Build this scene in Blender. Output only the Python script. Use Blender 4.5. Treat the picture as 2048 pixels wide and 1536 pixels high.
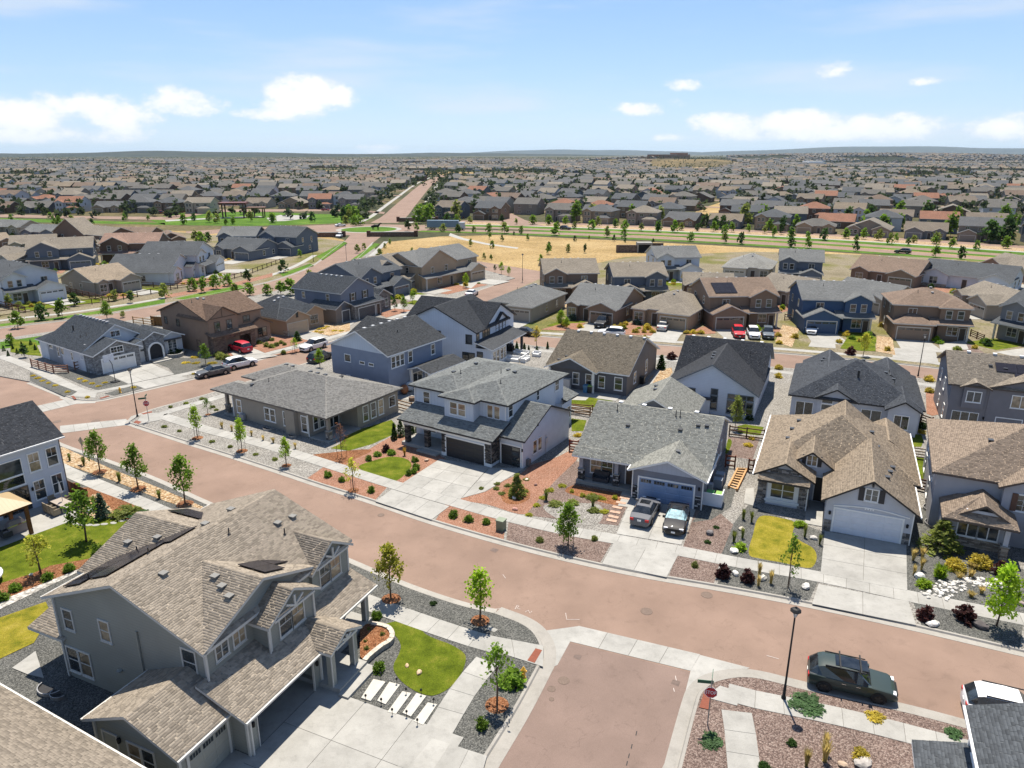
import bpy, bmesh, math, random
import numpy as np
from mathutils import Vector, Matrix
random.seed(7); rng = np.random.default_rng(7)
R = math.radians
for o in list(bpy.data.objects): bpy.data.objects.remove(o)
scene = bpy.context.scene
COL = scene.collection
# ------------------------------------------------------------------ camera
CAMH, FPX, HORY = 30.0, 1440.0, 308.0           # metres up, focal length in photo pixels (2048 wide), horizon row
PITCH = math.atan((768 - HORY) / FPX)
cam = bpy.data.cameras.new('camera'); camo = bpy.data.objects.new('camera', cam); COL.objects.link(camo)
cam.sensor_width = 36.0; cam.lens = 36.0 * FPX / 2048.0
cam.clip_start = 0.5; cam.clip_end = 90000
camo.location = (0, 0, CAMH); camo.rotation_euler = (R(90) - PITCH, 0, 0)
scene.camera = camo
# ------------------------------------------------------------------ light
SUN_EL, SUN_AZ = 69.0, 1.5                       # degrees; azimuth from +Y towards +X
sd = Vector((math.sin(R(SUN_AZ)) * math.cos(R(SUN_EL)), math.cos(R(SUN_AZ)) * math.cos(R(SUN_EL)), math.sin(R(SUN_EL))))
sun = bpy.data.lights.new('sun', 'SUN'); sun.energy = 5.0; sun.angle = R(0.53); sun.color = (1.0, 0.92, 0.80)
suno = bpy.data.objects.new('sun', sun); COL.objects.link(suno)
suno.rotation_euler = (-sd).to_track_quat('-Z', 'Y').to_euler(); suno.location = (0, 60, 200)
scene.view_settings.view_transform = 'Standard'; scene.view_settings.look = 'None'
scene.view_settings.exposure = 0.78; scene.view_settings.gamma = 1.0; scene.view_settings.use_curve_mapping = False
_c, _s = math.cos(PITCH), math.sin(PITCH)
def ray(x, y):
    a = (x - 1024) / FPX; b = -(y - 768) / FPX
    return (a, _c + b * _s, -_s + b * _c)
def G(x, y, z=0.0):
    """photo pixel -> point on the level plane at height z"""
    r = ray(x, y); t = (z - CAMH) / r[2]
    return (r[0] * t, r[1] * t)
def proj(X, Y, Z=0.0):
    dz = Z - CAMH; d = Y * _c - dz * _s; u = Y * _s + dz * _c
    return (1024 + FPX * X / d, 768 - FPX * u / d)
# ------------------------------------------------------------------ world: physical sky + procedural cumulus
world = bpy.data.worlds.new('World'); scene.world = world; world.use_nodes = True
nt = world.node_tree; nt.nodes.clear()
def N(t, tree=None, **kw):
    n = (tree or nt).nodes.new(t)
    for k, v in kw.items(): setattr(n, k, v)
    return n
def L(a, b, tree=None): (tree or nt).links.new(a, b)
sky = N('ShaderNodeTexSky', sky_type='NISHITA', sun_disc=False, sun_elevation=R(SUN_EL), sun_rotation=R(SUN_AZ))
sky.altitude = 1900; sky.air_density = 1.0; sky.dust_density = .35; sky.ozone_density = 2.0
def wmath(op, a, b=None, clamp=False):
    n = N('ShaderNodeMath', operation=op, use_clamp=clamp)
    for i, v in enumerate((a, b)):
        if v is None: continue
        if isinstance(v, (int, float)): n.inputs[i].default_value = v
        else: L(v, n.inputs[i])
    return n.outputs[0]
tc = N('ShaderNodeTexCoord'); sx = N('ShaderNodeSeparateXYZ'); L(tc.outputs['Generated'], sx.inputs[0])
az = wmath('ARCTAN2', sx.outputs[0], sx.outputs[1]); el = wmath('ARCSINE', sx.outputs[2])
cxy = N('ShaderNodeCombineXYZ'); L(az, cxy.inputs[0]); L(el, cxy.inputs[1])
# (px, py of the centre in the photograph, half width, half height, weight)
CLOUDS = [(60, 235, 85, 28, .95), (210, 225, 115, 34, .95), (345, 205, 90, 28, .9), (120, 262, 200, 22, .7), (600, 185, 70, 40, 1), (650, 195, 72, 26, .8), (520, 228, 55, 14, .8), (560, 210, 60, 26, .7),
          (750, 297, 50, 12, .7), (925, 294, 40, 9, .5), (1360, 172, 42, 15, .9), (1290, 217, 75, 14, .75), (1350, 205, 40, 14, .7), (1470, 250, 90, 30, 1), (1580, 245, 90, 26, 1), (1770, 255, 100, 26, 1),
          (1660, 265, 200, 18, .8), (1350, 276, 45, 10, .8), (1664, 140, 38, 17, .85), (1855, 162, 32, 9, .7), (2000, 262, 60, 22, .85), (1165, 282, 30, 8, .5), (2120, 255, 90, 30, .9), (-120, 240, 120, 36, .9)]
acc = None
for (px, py, hw, hh, wgt) in CLOUDS:
    r = Vector(ray(px, py)).normalized(); a0 = math.atan2(r.x, r.y); e0 = math.asin(r.z)
    sub = N('ShaderNodeVectorMath', operation='SUBTRACT'); L(cxy.outputs[0], sub.inputs[0]); sub.inputs[1].default_value = (a0, e0, 0)
    mul = N('ShaderNodeVectorMath', operation='MULTIPLY'); L(sub.outputs[0], mul.inputs[0]); mul.inputs[1].default_value = (FPX / hw * .92, FPX / hh * .95, 0)
    ln = N('ShaderNodeVectorMath', operation='LENGTH'); L(mul.outputs[0], ln.inputs[0])
    mr = N('ShaderNodeMapRange', interpolation_type='SMOOTHERSTEP'); L(ln.outputs['Value'], mr.inputs[0])
    mr.inputs[1].default_value = 1.75; mr.inputs[2].default_value = 0.0; mr.inputs[3].default_value = 0; mr.inputs[4].default_value = wgt
    acc = mr.outputs[0] if acc is None else wmath('MAXIMUM', acc, mr.outputs[0])
# the same kind of low cumulus goes on all round the horizon, beyond the frame
nb = N('ShaderNodeTexNoise'); nb.inputs['Scale'].default_value = 3.2; nb.inputs['Detail'].default_value = 2
mpb = N('ShaderNodeMapping'); mpb.inputs['Scale'].default_value = (1, 1, 3); L(tc.outputs['Generated'], mpb.inputs[0]); L(mpb.outputs[0], nb.inputs[0])
band = N('ShaderNodeMapRange', interpolation_type='SMOOTHSTEP'); L(el, band.inputs[0])
band.inputs[1].default_value = .34; band.inputs[2].default_value = .03; band.inputs[3].default_value = 0; band.inputs[4].default_value = 1
azo = N('ShaderNodeMapRange', interpolation_type='SMOOTHSTEP'); L(wmath('ABSOLUTE', az), azo.inputs[0])
azo.inputs[1].default_value = .72; azo.inputs[2].default_value = 1.0
nbm = N('ShaderNodeMapRange'); L(nb.outputs[0], nbm.inputs[0]); nbm.inputs[1].default_value = .5; nbm.inputs[2].default_value = .66
side = wmath('MULTIPLY', wmath('MULTIPLY', nbm.outputs[0], azo.outputs[0]), band.outputs[0])
acc = wmath('MAXIMUM', acc, side)
mpn = N('ShaderNodeMapping'); mpn.inputs['Scale'].default_value = (1, 1, 1.75); L(tc.outputs['Generated'], mpn.inputs[0])
nz = N('ShaderNodeTexNoise'); nz.inputs['Scale'].default_value = 17; nz.inputs['Detail'].default_value = 9; nz.inputs['Roughness'].default_value = .66; L(mpn.outputs[0], nz.inputs[0])
den = wmath('ADD', acc, wmath('MULTIPLY', wmath('SUBTRACT', nz.outputs[0], .5), 2.1))
cm = N('ShaderNodeMapRange', interpolation_type='SMOOTHSTEP'); L(den, cm.inputs[0])
cm.inputs[1].default_value = .36; cm.inputs[2].default_value = .84
cmask = wmath('MULTIPLY', cm.outputs[0], wmath('MINIMUM', wmath('MULTIPLY', acc, 2.2), 1.0), clamp=True)
# pale summer air: the brightest part of the sky near the horizon rolls off
ssep = N('ShaderNodeSeparateColor'); L(sky.outputs[0], ssep.inputs[0]); skyc = N('ShaderNodeCombineColor')
for ch, kk, gg in ((0, 5.9, .95), (1, 6.5, 1.06), (2, 8.2, 1.16)):
    q = wmath('DIVIDE', ssep.outputs[ch], kk); L(wmath('MULTIPLY', wmath('DIVIDE', ssep.outputs[ch], wmath('SQRT', wmath('ADD', wmath('MULTIPLY', q, q), 1.0))), gg), skyc.inputs[ch])
# thin cirrus streaks
mpc = N('ShaderNodeMapping'); mpc.inputs['Scale'].default_value = (1.0, 1.0, 7.0); mpc.inputs['Rotation'].default_value = (0, R(6), 0); L(tc.outputs['Generated'], mpc.inputs[0])
nc = N('ShaderNodeTexNoise'); nc.inputs['Scale'].default_value = 3.4; nc.inputs['Detail'].default_value = 6; L(mpc.outputs[0], nc.inputs[0])
ci = N('ShaderNodeMapRange', interpolation_type='SMOOTHSTEP'); L(nc.outputs[0], ci.inputs[0]); ci.inputs[1].default_value = .47; ci.inputs[2].default_value = .78; ci.inputs[4].default_value = .6
mixc = N('ShaderNodeMix', data_type='RGBA'); L(ci.outputs[0], mixc.inputs[0]); L(skyc.outputs[0], mixc.inputs[6]); mixc.inputs[7].default_value = (5.0, 5.3, 5.75, 1)
mixk = N('ShaderNodeMix', data_type='RGBA'); L(cmask, mixk.inputs[0]); L(mixc.outputs[2], mixk.inputs[6]); ctone = N('ShaderNodeMix', data_type='RGBA'); ctone.inputs[6].default_value = (5.7, 5.9, 6.3, 1); ctone.inputs[7].default_value = (7.2, 7.2, 7.1, 1)
cms = N('ShaderNodeMapRange'); L(den, cms.inputs[0]); cms.inputs[1].default_value = .5; cms.inputs[2].default_value = 1.2; L(cms.outputs[0], ctone.inputs[0]); L(ctone.outputs[2], mixk.inputs[7])
bg = N('ShaderNodeBackground'); bg.inputs[1].default_value = 0.096; L(mixk.outputs[2], bg.inputs[0])
wo = N('ShaderNodeOutputWorld'); L(bg.outputs[0], wo.inputs[0])

scene.render.engine = 'CYCLES'; scene.cycles.max_bounces = 5; scene.cycles.diffuse_bounces = 2; scene.cycles.glossy_bounces = 2; scene.cycles.transparent_max_bounces = 4
# ------------------------------------------------------------------ mesh helpers
def lin(c): c /= 255.0; return c / 12.92 if c <= .04045 else ((c + .055) / 1.055) ** 2.4
def C(r, g, b, k=1.0): return (lin(r) * k, lin(g) * k, lin(b) * k)
class MB:
    """collects polygons; build() links them as one mesh object"""
    def __init__(s): s.v = []; s.f = []; s.m = []
    def add(s, vs, fs, m=0):
        o = len(s.v); s.v += [tuple(p) for p in vs]
        for f in fs: s.f.append(tuple(i + o for i in f)); s.m.append(m)
        return s
    def poly(s, vs, m=0): return s.add(vs, [tuple(range(len(vs)))], m)
    def box(s, x0, x1, y0, y1, z0, z1, m=0, bottom=True):
        vs = [(x0, y0, z0), (x1, y0, z0), (x1, y1, z0), (x0, y1, z0), (x0, y0, z1), (x1, y0, z1), (x1, y1, z1), (x0, y1, z1)]
        fs = [(4, 5, 6, 7), (0, 1, 5, 4), (1, 2, 6, 5), (2, 3, 7, 6), (3, 0, 4, 7)]
        if bottom: fs.append((3, 2, 1, 0))
        return s.add(vs, fs, m)
    def prism(s, pts, z0, z1, m=0, ms=None, bottom=False):
        n = len(pts); a = sum(pts[i][0] * pts[(i + 1) % n][1] - pts[(i + 1) % n][0] * pts[i][1] for i in range(n))
        if a < 0: pts = pts[::-1]
        vs = [(p[0], p[1], z0) for p in pts] + [(p[0], p[1], z1) for p in pts]
        s.add(vs, [tuple(range(n, 2 * n))], m)
        s.add(vs, [(i, (i + 1) % n, n + (i + 1) % n, n + i) for i in range(n)], m if ms is None else ms)
        if bottom: s.add(vs, [tuple(range(n - 1, -1, -1))], m)
        return s
    def tube(s, path, radii, n=8, m=0, cap=True):
        rings = []
        for i, p in enumerate(path):
            p = Vector(p); d = (Vector(path[min(i + 1, len(path) - 1)]) - Vector(path[max(i - 1, 0)])).normalized()
            a = d.cross(Vector((0, 0, 1)));
            if a.length < .05: a = d.cross(Vector((1, 0, 0)))
            a.normalize(); b = d.cross(a)
            rings.append([p + (a * math.cos(6.28318 * k / n) + b * math.sin(6.28318 * k / n)) * radii[i] for k in range(n)])
        vs = [q for r in rings for q in r]; fs = []
        for i in range(len(path) - 1):
            for k in range(n): fs.append((i * n + k, i * n + (k + 1) % n, (i + 1) * n + (k + 1) % n, (i + 1) * n + k))
        if cap: fs += [tuple(range(n - 1, -1, -1)), tuple(range((len(path) - 1) * n, len(path) * n))]
        return s.add(vs, fs, m)
    def lathe(s, prof, n=12, m=0, c=(0, 0)):
        vs = []; fs = []
        for (r, z) in prof: vs += [(c[0] + r * math.cos(6.28318 * k / n), c[1] + r * math.sin(6.28318 * k / n), z) for k in range(n)]
        for i in range(len(prof) - 1):
            for k in range(n): fs.append((i * n + k, i * n + (k + 1) % n, (i + 1) * n + (k + 1) % n, (i + 1) * n + k))
        fs += [tuple(range(n - 1, -1, -1)), tuple(range((len(prof) - 1) * n, len(prof) * n))]
        return s.add(vs, fs, m)
    def mesh(s, name, mats, smooth=False, uv=True):
        me = bpy.data.meshes.new(name); me.from_pydata(s.v, [], s.f)
        for m in mats: me.materials.append(m)
        if len(mats) > 1: me.polygons.foreach_set('material_index', s.m)
        if smooth: me.polygons.foreach_set('use_smooth', [True] * len(s.f))
        if uv: auto_uv(me)
        return me
    def build(s, name, mats, parent=None, loc=None, rz=0.0, smooth=False, col=None, uv=True):
        if not isinstance(mats, (list, tuple)): mats = [mats]
        return obj(name, s.mesh(name, mats, smooth, uv), parent, loc, rz, col)
def auto_uv(me):
    n = len(me.loops)
    if n == 0: return
    lay = me.uv_layers.new(name='UVMap')
    npol = len(me.polygons)
    nor = np.empty(npol * 3); me.polygons.foreach_get('normal', nor); nor = nor.reshape(-1, 3)
    co = np.empty(len(me.vertices) * 3); me.vertices.foreach_get('co', co); co = co.reshape(-1, 3)
    vi = np.empty(n, dtype=np.int32); me.loops.foreach_get('vertex_index', vi)
    lt = np.empty(npol, dtype=np.int32); me.polygons.foreach_get('loop_total', lt)
    nl = np.repeat(nor, lt, axis=0); p = co[vi]
    t = np.stack([-nl[:, 1], nl[:, 0], np.zeros(n)], 1); ln = np.linalg.norm(t, axis=1); flat = ln < .12
    t[flat] = (1, 0, 0); ln[flat] = 1; t /= ln[:, None]
    sdir = np.cross(nl, t); sdir[flat] = (0, 1, 0)
    uvs = np.stack([(p * t).sum(1), (p * sdir).sum(1)], 1)
    lay.data.foreach_set('uv', uvs.ravel())
def obj(name, me, parent=None, loc=None, rz=0.0, col=None):
    o = bpy.data.objects.new(name, me); COL.objects.link(o)
    if parent is not None: o.parent = parent
    if loc is not None: o.location = loc
    if rz: o.rotation_euler = (0, 0, rz)
    if col is not None: o.color = (col[0], col[1], col[2], 1)
    return o
def empty(name, loc, rz=0.0):
    o = bpy.data.objects.new(name, None); o.empty_display_size = .3; COL.objects.link(o); o.location = loc; o.rotation_euler = (0, 0, rz); return o
REG = []          # things whose label still needs an ordinal
def tag(o, label, cat, group=None):
    o['label'] = label; o['category'] = cat
    if group: o['group'] = group
    REG.append(o); return o
def struct(o): o['kind'] = 'structure'; return o
def stuff(o): o['kind'] = 'stuff'; return o
def copy_tree(o, parent=None):
    c = o.copy(); COL.objects.link(c); c.parent = parent
    for ch in o.children: copy_tree(ch, c)
    return c
# ------------------------------------------------------------------ materials
def newmat(name):
    m = bpy.data.materials.new(name); m.use_nodes = True; t = m.node_tree
    b = t.nodes['Principled BSDF']; return m, t, b
def base_col(t, base):
    if base == 'obj':
        n = N('ShaderNodeObjectInfo', t); return n.outputs['Color']
    if base == 'attr':
        n = N('ShaderNodeAttribute', t); n.attribute_name = 'Col'; return n.outputs['Color']
    n = N('ShaderNodeRGB', t); n.outputs[0].default_value = (*base, 1); return n.outputs[0]
def vmul(t, col, fac):
    """multiply a colour by a scalar socket"""
    n = N('ShaderNodeVectorMath', t, operation='SCALE'); L(col, n.inputs[0], t); L(fac, n.inputs['Scale'], t); return n.outputs[0]
def noise(t, vec, scale, detail=3, lo=.8, hi=1.2, a=.3, b=.7, rough=.5):
    n = N('ShaderNodeTexNoise', t); n.inputs['Scale'].default_value = scale; n.inputs['Detail'].default_value = detail; n.inputs['Roughness'].default_value = rough
    L(vec, n.inputs['Vector'], t)
    m = N('ShaderNodeMapRange', t); L(n.outputs[0], m.inputs[0], t)
    m.inputs[1].default_value = a; m.inputs[2].default_value = b; m.inputs[3].default_value = lo; m.inputs[4].default_value = hi
    return m.outputs[0]
def bump(t, b, h, strength=.4, dist=.02):
    n = N('ShaderNodeBump', t); n.inputs['Strength'].default_value = strength; n.inputs['Distance'].default_value = dist
    L(h, n.inputs['Height'], t); L(n.outputs[0], b.inputs['Normal'], t)
def coords(t, kind='Object'):
    if kind == 'World':
        n = N('ShaderNodeNewGeometry', t); return n.outputs['Position']
    n = N('ShaderNodeTexCoord', t); return n.outputs[kind]
def plain(name, base, rough=.6, amt=.12, scale=3, metal=0.0, spec=.4, bmp=0.0, kind='World'):
    m, t, b = newmat(name); v = coords(t, kind)
    c = vmul(t, base_col(t, base), noise(t, v, scale, 4, 1 - amt, 1 + amt)); L(c, b.inputs['Base Color'], t)
    b.inputs['Roughness'].default_value = rough; b.inputs['Metallic'].default_value = metal; b.inputs['Specular IOR Level'].default_value = spec
    if bmp: bump(t, b, noise(t, v, scale * 12, 4, 0, 1), bmp, .01)
    return m
def brickmat(name, base, bw, bh, lo, hi, mort, msize=.012, rough=.85, bmp=.5, off=.5, noisesc=.35, namt=.1, squash=1.0, fine=0.0):
    m, t, b = newmat(name); uv = coords(t, 'UV')
    n = N('ShaderNodeTexBrick', t, offset=off, squash=squash, squash_frequency=2, offset_frequency=2); L(uv, n.inputs['Vector'], t)
    n.inputs['Scale'].default_value = 1; n.inputs['Brick Width'].default_value = bw; n.inputs['Row Height'].default_value = bh
    n.inputs['Mortar Size'].default_value = msize; n.inputs['Mortar Smooth'].default_value = .2; n.inputs['Bias'].default_value = 0
    n.inputs['Color1'].default_value = (lo, lo, lo, 1); n.inputs['Color2'].default_value = (hi, hi, hi, 1); n.inputs['Mortar'].default_value = (mort, mort, mort, 1)
    sep = N('ShaderNodeSeparateColor', t); L(n.outputs['Color'], sep.inputs[0], t)
    c = vmul(t, vmul(t, base_col(t, base), sep.outputs[0]), noise(t, coords(t, 'World'), noisesc, 5, 1 - namt, 1 + namt))
    if fine: c = vmul(t, c, noise(t, uv, 26, 3, 1 - fine, 1 + fine))
    L(c, b.inputs['Base Color'], t); b.inputs['Roughness'].default_value = rough; b.inputs['Specular IOR Level'].default_value = .25
    bump(t, b, sep.outputs[0], bmp, .012)
    return m
def stripes(name, base, period, axis, width=.1, dark=.72, rough=.65, bmp=.6):
    m, t, b = newmat(name); uv = coords(t, 'UV'); s = N('ShaderNodeSeparateXYZ', t); L(uv, s.inputs[0], t)
    d = N('ShaderNodeMath', t, operation='DIVIDE'); L(s.outputs[axis], d.inputs[0], t); d.inputs[1].default_value = period
    f = N('ShaderNodeMath', t, operation='FRACT'); L(d.outputs[0], f.inputs[0], t)
    r = N('ShaderNodeMapRange', t); L(f.outputs[0], r.inputs[0], t); r.inputs[1].default_value = 0; r.inputs[2].default_value = width; r.inputs[3].default_value = dark; r.inputs[4].default_value = 1
    c = vmul(t, vmul(t, base_col(t, base), r.outputs[0]), noise(t, coords(t, 'World'), .5, 5, .93, 1.06)); L(c, b.inputs['Base Color'], t)
    b.inputs['Roughness'].default_value = rough; b.inputs['Specular IOR Level'].default_value = .3; bump(t, b, f.outputs[0], bmp, .012)
    return m
def ramp(t, fac, stops):
    n = N('ShaderNodeValToRGB', t); L(fac, n.inputs[0], t); e = n.color_ramp.elements
    while len(e) < len(stops): e.new(.5)
    for i, (p, c) in enumerate(stops): e[i].position = p; e[i].color = (*c, 1)
    return n.outputs[0]
def pebble(name, cols, scale, rough=.9, bmp=.8, big=.12):
    """loose stone: one random tint for each cell"""
    m, t, b = newmat(name); v = coords(t, 'World')
    n = N('ShaderNodeTexVoronoi', t, voronoi_dimensions='2D'); n.inputs['Scale'].default_value = scale; L(v, n.inputs['Vector'], t)
    sep = N('ShaderNodeSeparateColor', t); L(n.outputs['Color'], sep.inputs[0], t)
    k = len(cols); c = ramp(t, sep.outputs[0], [(i / max(k - 1, 1), cols[i]) for i in range(k)])
    edge = N('ShaderNodeMapRange', t); L(n.outputs['Distance'], edge.inputs[0], t); edge.inputs[1].default_value = .25; edge.inputs[2].default_value = .75; edge.inputs[3].default_value = 1.06; edge.inputs[4].default_value = .5
    c = vmul(t, vmul(t, c, edge.outputs[0]), noise(t, v, .45, 4, 1 - big, 1 + big)); L(c, b.inputs['Base Color'], t)
    b.inputs['Roughness'].default_value = rough; b.inputs['Specular IOR Level'].default_value = .2
    inv = N('ShaderNodeMath', t, operation='SUBTRACT'); inv.inputs[0].default_value = 1; L(n.outputs['Distance'], inv.inputs[1], t); bump(t, b, inv.outputs[0], bmp, .03)
    return m
def turf(name, stops, big=.5, fine=22):
    stops = [(p, tuple(.7 * v for v in c)) for (p, c) in stops]
    m, t, b = newmat(name); v = coords(t, 'World')
    n = N('ShaderNodeTexNoise', t); n.inputs['Scale'].default_value = big; n.inputs['Detail'].default_value = 6; n.inputs['Roughness'].default_value = .62; L(v, n.inputs['Vector'], t)
    c = ramp(t, n.outputs[0], stops)
    c = vmul(t, c, noise(t, v, fine, 3, .62, 1.36)); L(c, b.inputs['Base Color'], t)
    b.inputs['Roughness'].default_value = .95; b.inputs['Specular IOR Level'].default_value = .1; bump(t, b, noise(t, v, fine * 1.5, 4, 0, 1), .6, .05)
    return m
K = .57
SHINGLE = brickmat('asphalt_shingle', 'obj', .34, .15, .72, 1.14, .62, .014, .9, .45, .37, .3, .1, fine=.12)
TAB = plain('shingle_tab', 'attr', .92, .10, 7, spec=.15)
SIDING = stripes('lap_siding', 'obj', .19, 1, .14, .74)
BATTEN = stripes('board_and_batten', 'obj', .42, 0, .12, .8)
STUCCO = plain('stucco', 'obj', .85, .05, 1.3, bmp=.25, spec=.2)
PAINT = plain('painted_trim', 'obj', .5, .04, 2)
STONE = brickmat('stone_veneer', 'obj', .42, .13, .5, 1.3, .5, .016, .9, .8, .37, 2.0, .25, .7, .2)
PIECE = plain('stone_piece', 'attr', .85, .12, 9, bmp=.3, spec=.2)
METAL = plain('painted_metal', 'obj', .38, .05, 2, spec=.5)
def glassmat(name, base, rough=.04):
    m, t, b = newmat(name); oi = N('ShaderNodeObjectInfo', t)
    mr = N('ShaderNodeMapRange', t); L(oi.outputs['Random'], mr.inputs[0], t); mr.inputs[3].default_value = .5; mr.inputs[4].default_value = 1.7
    v = coords(t, 'Object'); nn = noise(t, v, 1.6, 2, .4, 1.6)
    c = vmul(t, vmul(t, base_col(t, base), mr.outputs[0]), nn); L(c, b.inputs['Base Color'], t)
    b.inputs['Roughness'].default_value = rough; b.inputs['Specular IOR Level'].default_value = .9; b.inputs['IOR'].default_value = 1.5
    return m
GLASS = glassmat('window_glass', (.035, .042, .045)); BLIND = glassmat('glass_before_blind', (.22, .17, .11)); CARGLASS = glassmat('car_glass', (.012, .014, .016))
ASPHALT = None
def asphalt(name, a, bcol):
    m, t, b = newmat(name); v = coords(t, 'World')
    n = N('ShaderNodeTexNoise', t); n.inputs['Scale'].default_value = .11; n.inputs['Detail'].default_value = 7; n.inputs['Roughness'].default_value = .6; L(v, n.inputs['Vector'], t)
    c = ramp(t, n.outputs[0], [(.3, a), (.72, bcol)])
    # faint tar lines / worn patches
    w = N('ShaderNodeTexNoise', t); w.inputs['Scale'].default_value = .9; w.inputs['Detail'].default_value = 8; w.inputs['Roughness'].default_value = .7; L(v, w.inputs['Vector'], t)
    mr = N('ShaderNodeMapRange', t); L(w.outputs[0], mr.inputs[0], t); mr.inputs[1].default_value = .32; mr.inputs[2].default_value = .44; mr.inputs[3].default_value = .87; mr.inputs[4].default_value = 1.0
    # hairline cracks and sealed seams follow a level line of slow noise
    k = N('ShaderNodeTexNoise', t); k.inputs['Scale'].default_value = .16; k.inputs['Detail'].default_value = 5; k.inputs['Roughness'].default_value = .55; L(v, k.inputs['Vector'], t)
    d = N('ShaderNodeMath', t, operation='SUBTRACT'); L(k.outputs[0], d.inputs[0], t); d.inputs[1].default_value = .53
    ab = N('ShaderNodeMath', t, operation='ABSOLUTE'); L(d.outputs[0], ab.inputs[0], t)
    cr = N('ShaderNodeMapRange', t); L(ab.outputs[0], cr.inputs[0], t); cr.inputs[1].default_value = .0006; cr.inputs[2].default_value = .0026; cr.inputs[3].default_value = .86; cr.inputs[4].default_value = 1.0
    c = vmul(t, vmul(t, vmul(t, c, mr.outputs[0]), cr.outputs[0]), noise(t, v, 38, 2, .8, 1.2)); c = vmul(t, c, noise(t, v, .35, 4, .9, 1.08)); L(c, b.inputs['Base Color'], t)
    b.inputs['Roughness'].default_value = .9; b.inputs['Specular IOR Level'].default_value = .2; bump(t, b, noise(t, v, 60, 2, 0, 1), .25, .01)
    return m
ASPHALT = asphalt('red_asphalt', C(179, 151, 134, .43), C(197, 168, 150, .43))
ASPHALT2 = asphalt('red_asphalt_side', C(168, 145, 133, .43), C(184, 159, 147, .43))
def concretemat(name, lo, hi):
    m, t, b = newmat(name); v = coords(t, 'World'); oi = N('ShaderNodeObjectInfo', t)
    mr = N('ShaderNodeMapRange', t); L(oi.outputs['Random'], mr.inputs[0], t); mr.inputs[3].default_value = .93; mr.inputs[4].default_value = 1.05
    n = N('ShaderNodeTexNoise', t); n.inputs['Scale'].default_value = .5; n.inputs['Detail'].default_value = 8; n.inputs['Roughness'].default_value = .65; L(v, n.inputs['Vector'], t)
    c = vmul(t, vmul(t, ramp(t, n.outputs[0], [(.3, lo), (.7, hi)]), mr.outputs[0]), noise(t, v, 24, 3, .93, 1.06)); c = vmul(t, c, noise(t, v, 1.7, 6, .88, 1.04, .3, .5, .7)); L(c, b.inputs['Base Color'], t)
    b.inputs['Roughness'].default_value = .85; b.inputs['Specular IOR Level'].default_value = .25; return m
CONC = concretemat('concrete', C(196, 194, 187, .45), C(222, 220, 213, .46)); CONCD = plain('joint', C(128, 124, 116, K), .95, .1, 3)
KERBM = concretemat('kerb_concrete', C(198, 193, 183, .45), C(216, 211, 202, .45))
GREYGRAVEL = pebble('grey_gravel', [C(84, 85, 82, K), C(108, 109, 105, K), C(124, 124, 119, K), C(152, 151, 145, K)], 15)
LTGRAVEL = pebble('light_gravel', [C(140, 136, 130, K), C(166, 162, 154, K), C(182, 178, 170, K), C(206, 202, 195, K)], 10)
REDGRAVEL = pebble('red_gravel', [C(158, 112, 88, K), C(182, 132, 107, K), C(192, 144, 119, K), C(206, 164, 142, K)], 13)
BROWNGRAVEL = pebble('brown_gravel', [C(112, 94, 86, K), C(140, 119, 110, K), C(156, 135, 124, K), C(184, 165, 154, K)], 13)
TANPEBBLE = pebble('tan_pebble', [C(160, 124, 84, K), C(206, 172, 130, K), C(216, 188, 148, K), C(238, 218, 188, K)], 5.5)
WHITEROCK = pebble('white_rock', [C(170, 165, 156, K), C(212, 207, 198, K), C(226, 222, 214, K), C(244, 241, 235, K)], 4.2)
MULCH = pebble('bark_mulch', [C(124, 78, 46, K), C(156, 102, 66, K), C(170, 116, 80, K), C(192, 142, 104, K)], 12, big=.2)
LAWN = turf('lawn_grass', [(.3, C(88, 106, 22, .7)), (.52, C(122, 138, 36, .72)), (.76, C(164, 160, 66, .74))], .7)
LAWNY = turf('yellowing_grass', [(.3, C(122, 130, 34, .7)), (.52, C(178, 166, 58, .72)), (.76, C(204, 186, 88, .74))], .8)
LAWNF = turf('verge_grass', [(.3, C(72, 112, 32, .72)), (.6, C(110, 148, 52, .72)), (.85, C(168, 168, 90, .72))], .08, 3)
FIELD = turf('dry_field_grass', [(.25, C(164, 140, 90, .72)), (.5, C(194, 166, 116, .76)), (.68, C(212, 186, 136, .76)), (.85, C(156, 148, 84, .7))], .045, 2.2)
YARD = turf('yard_ground', [(.3, C(150, 140, 112, .6)), (.48, C(176, 164, 138, .64)), (.6, C(150, 146, 88, .6)), (.75, C(112, 132, 66, .6))], .06, 2.5)
FARLAND = turf('far_land', [(.3, C(74, 86, 60, .5)), (.5, C(112, 112, 82, .55)), (.75, C(178, 156, 110, .62))], .008, .5)
WOODB = plain('brown_wood', 'obj', .8, .22, 5, spec=.2)
RUST = plain('rust_plate', C(150, 82, 58, K), .8, .15, 8)
BLACKM = plain('black_metal', (.012, .012, .013), .6, .05, 3, spec=.3)
DARK = plain('dark_interior', (.03, .03, .032), .9, .1, 3)
CHALK = plain('marking_paint', (.42, .37, .34), .8, .15, 9)
SOLAR = brickmat('solar_cells', C(40, 38, 44, .8), 1.0, 1.7, .9, 1.05, 1.9, .012, .16, .05, 0.0, 1, .05)
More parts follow.
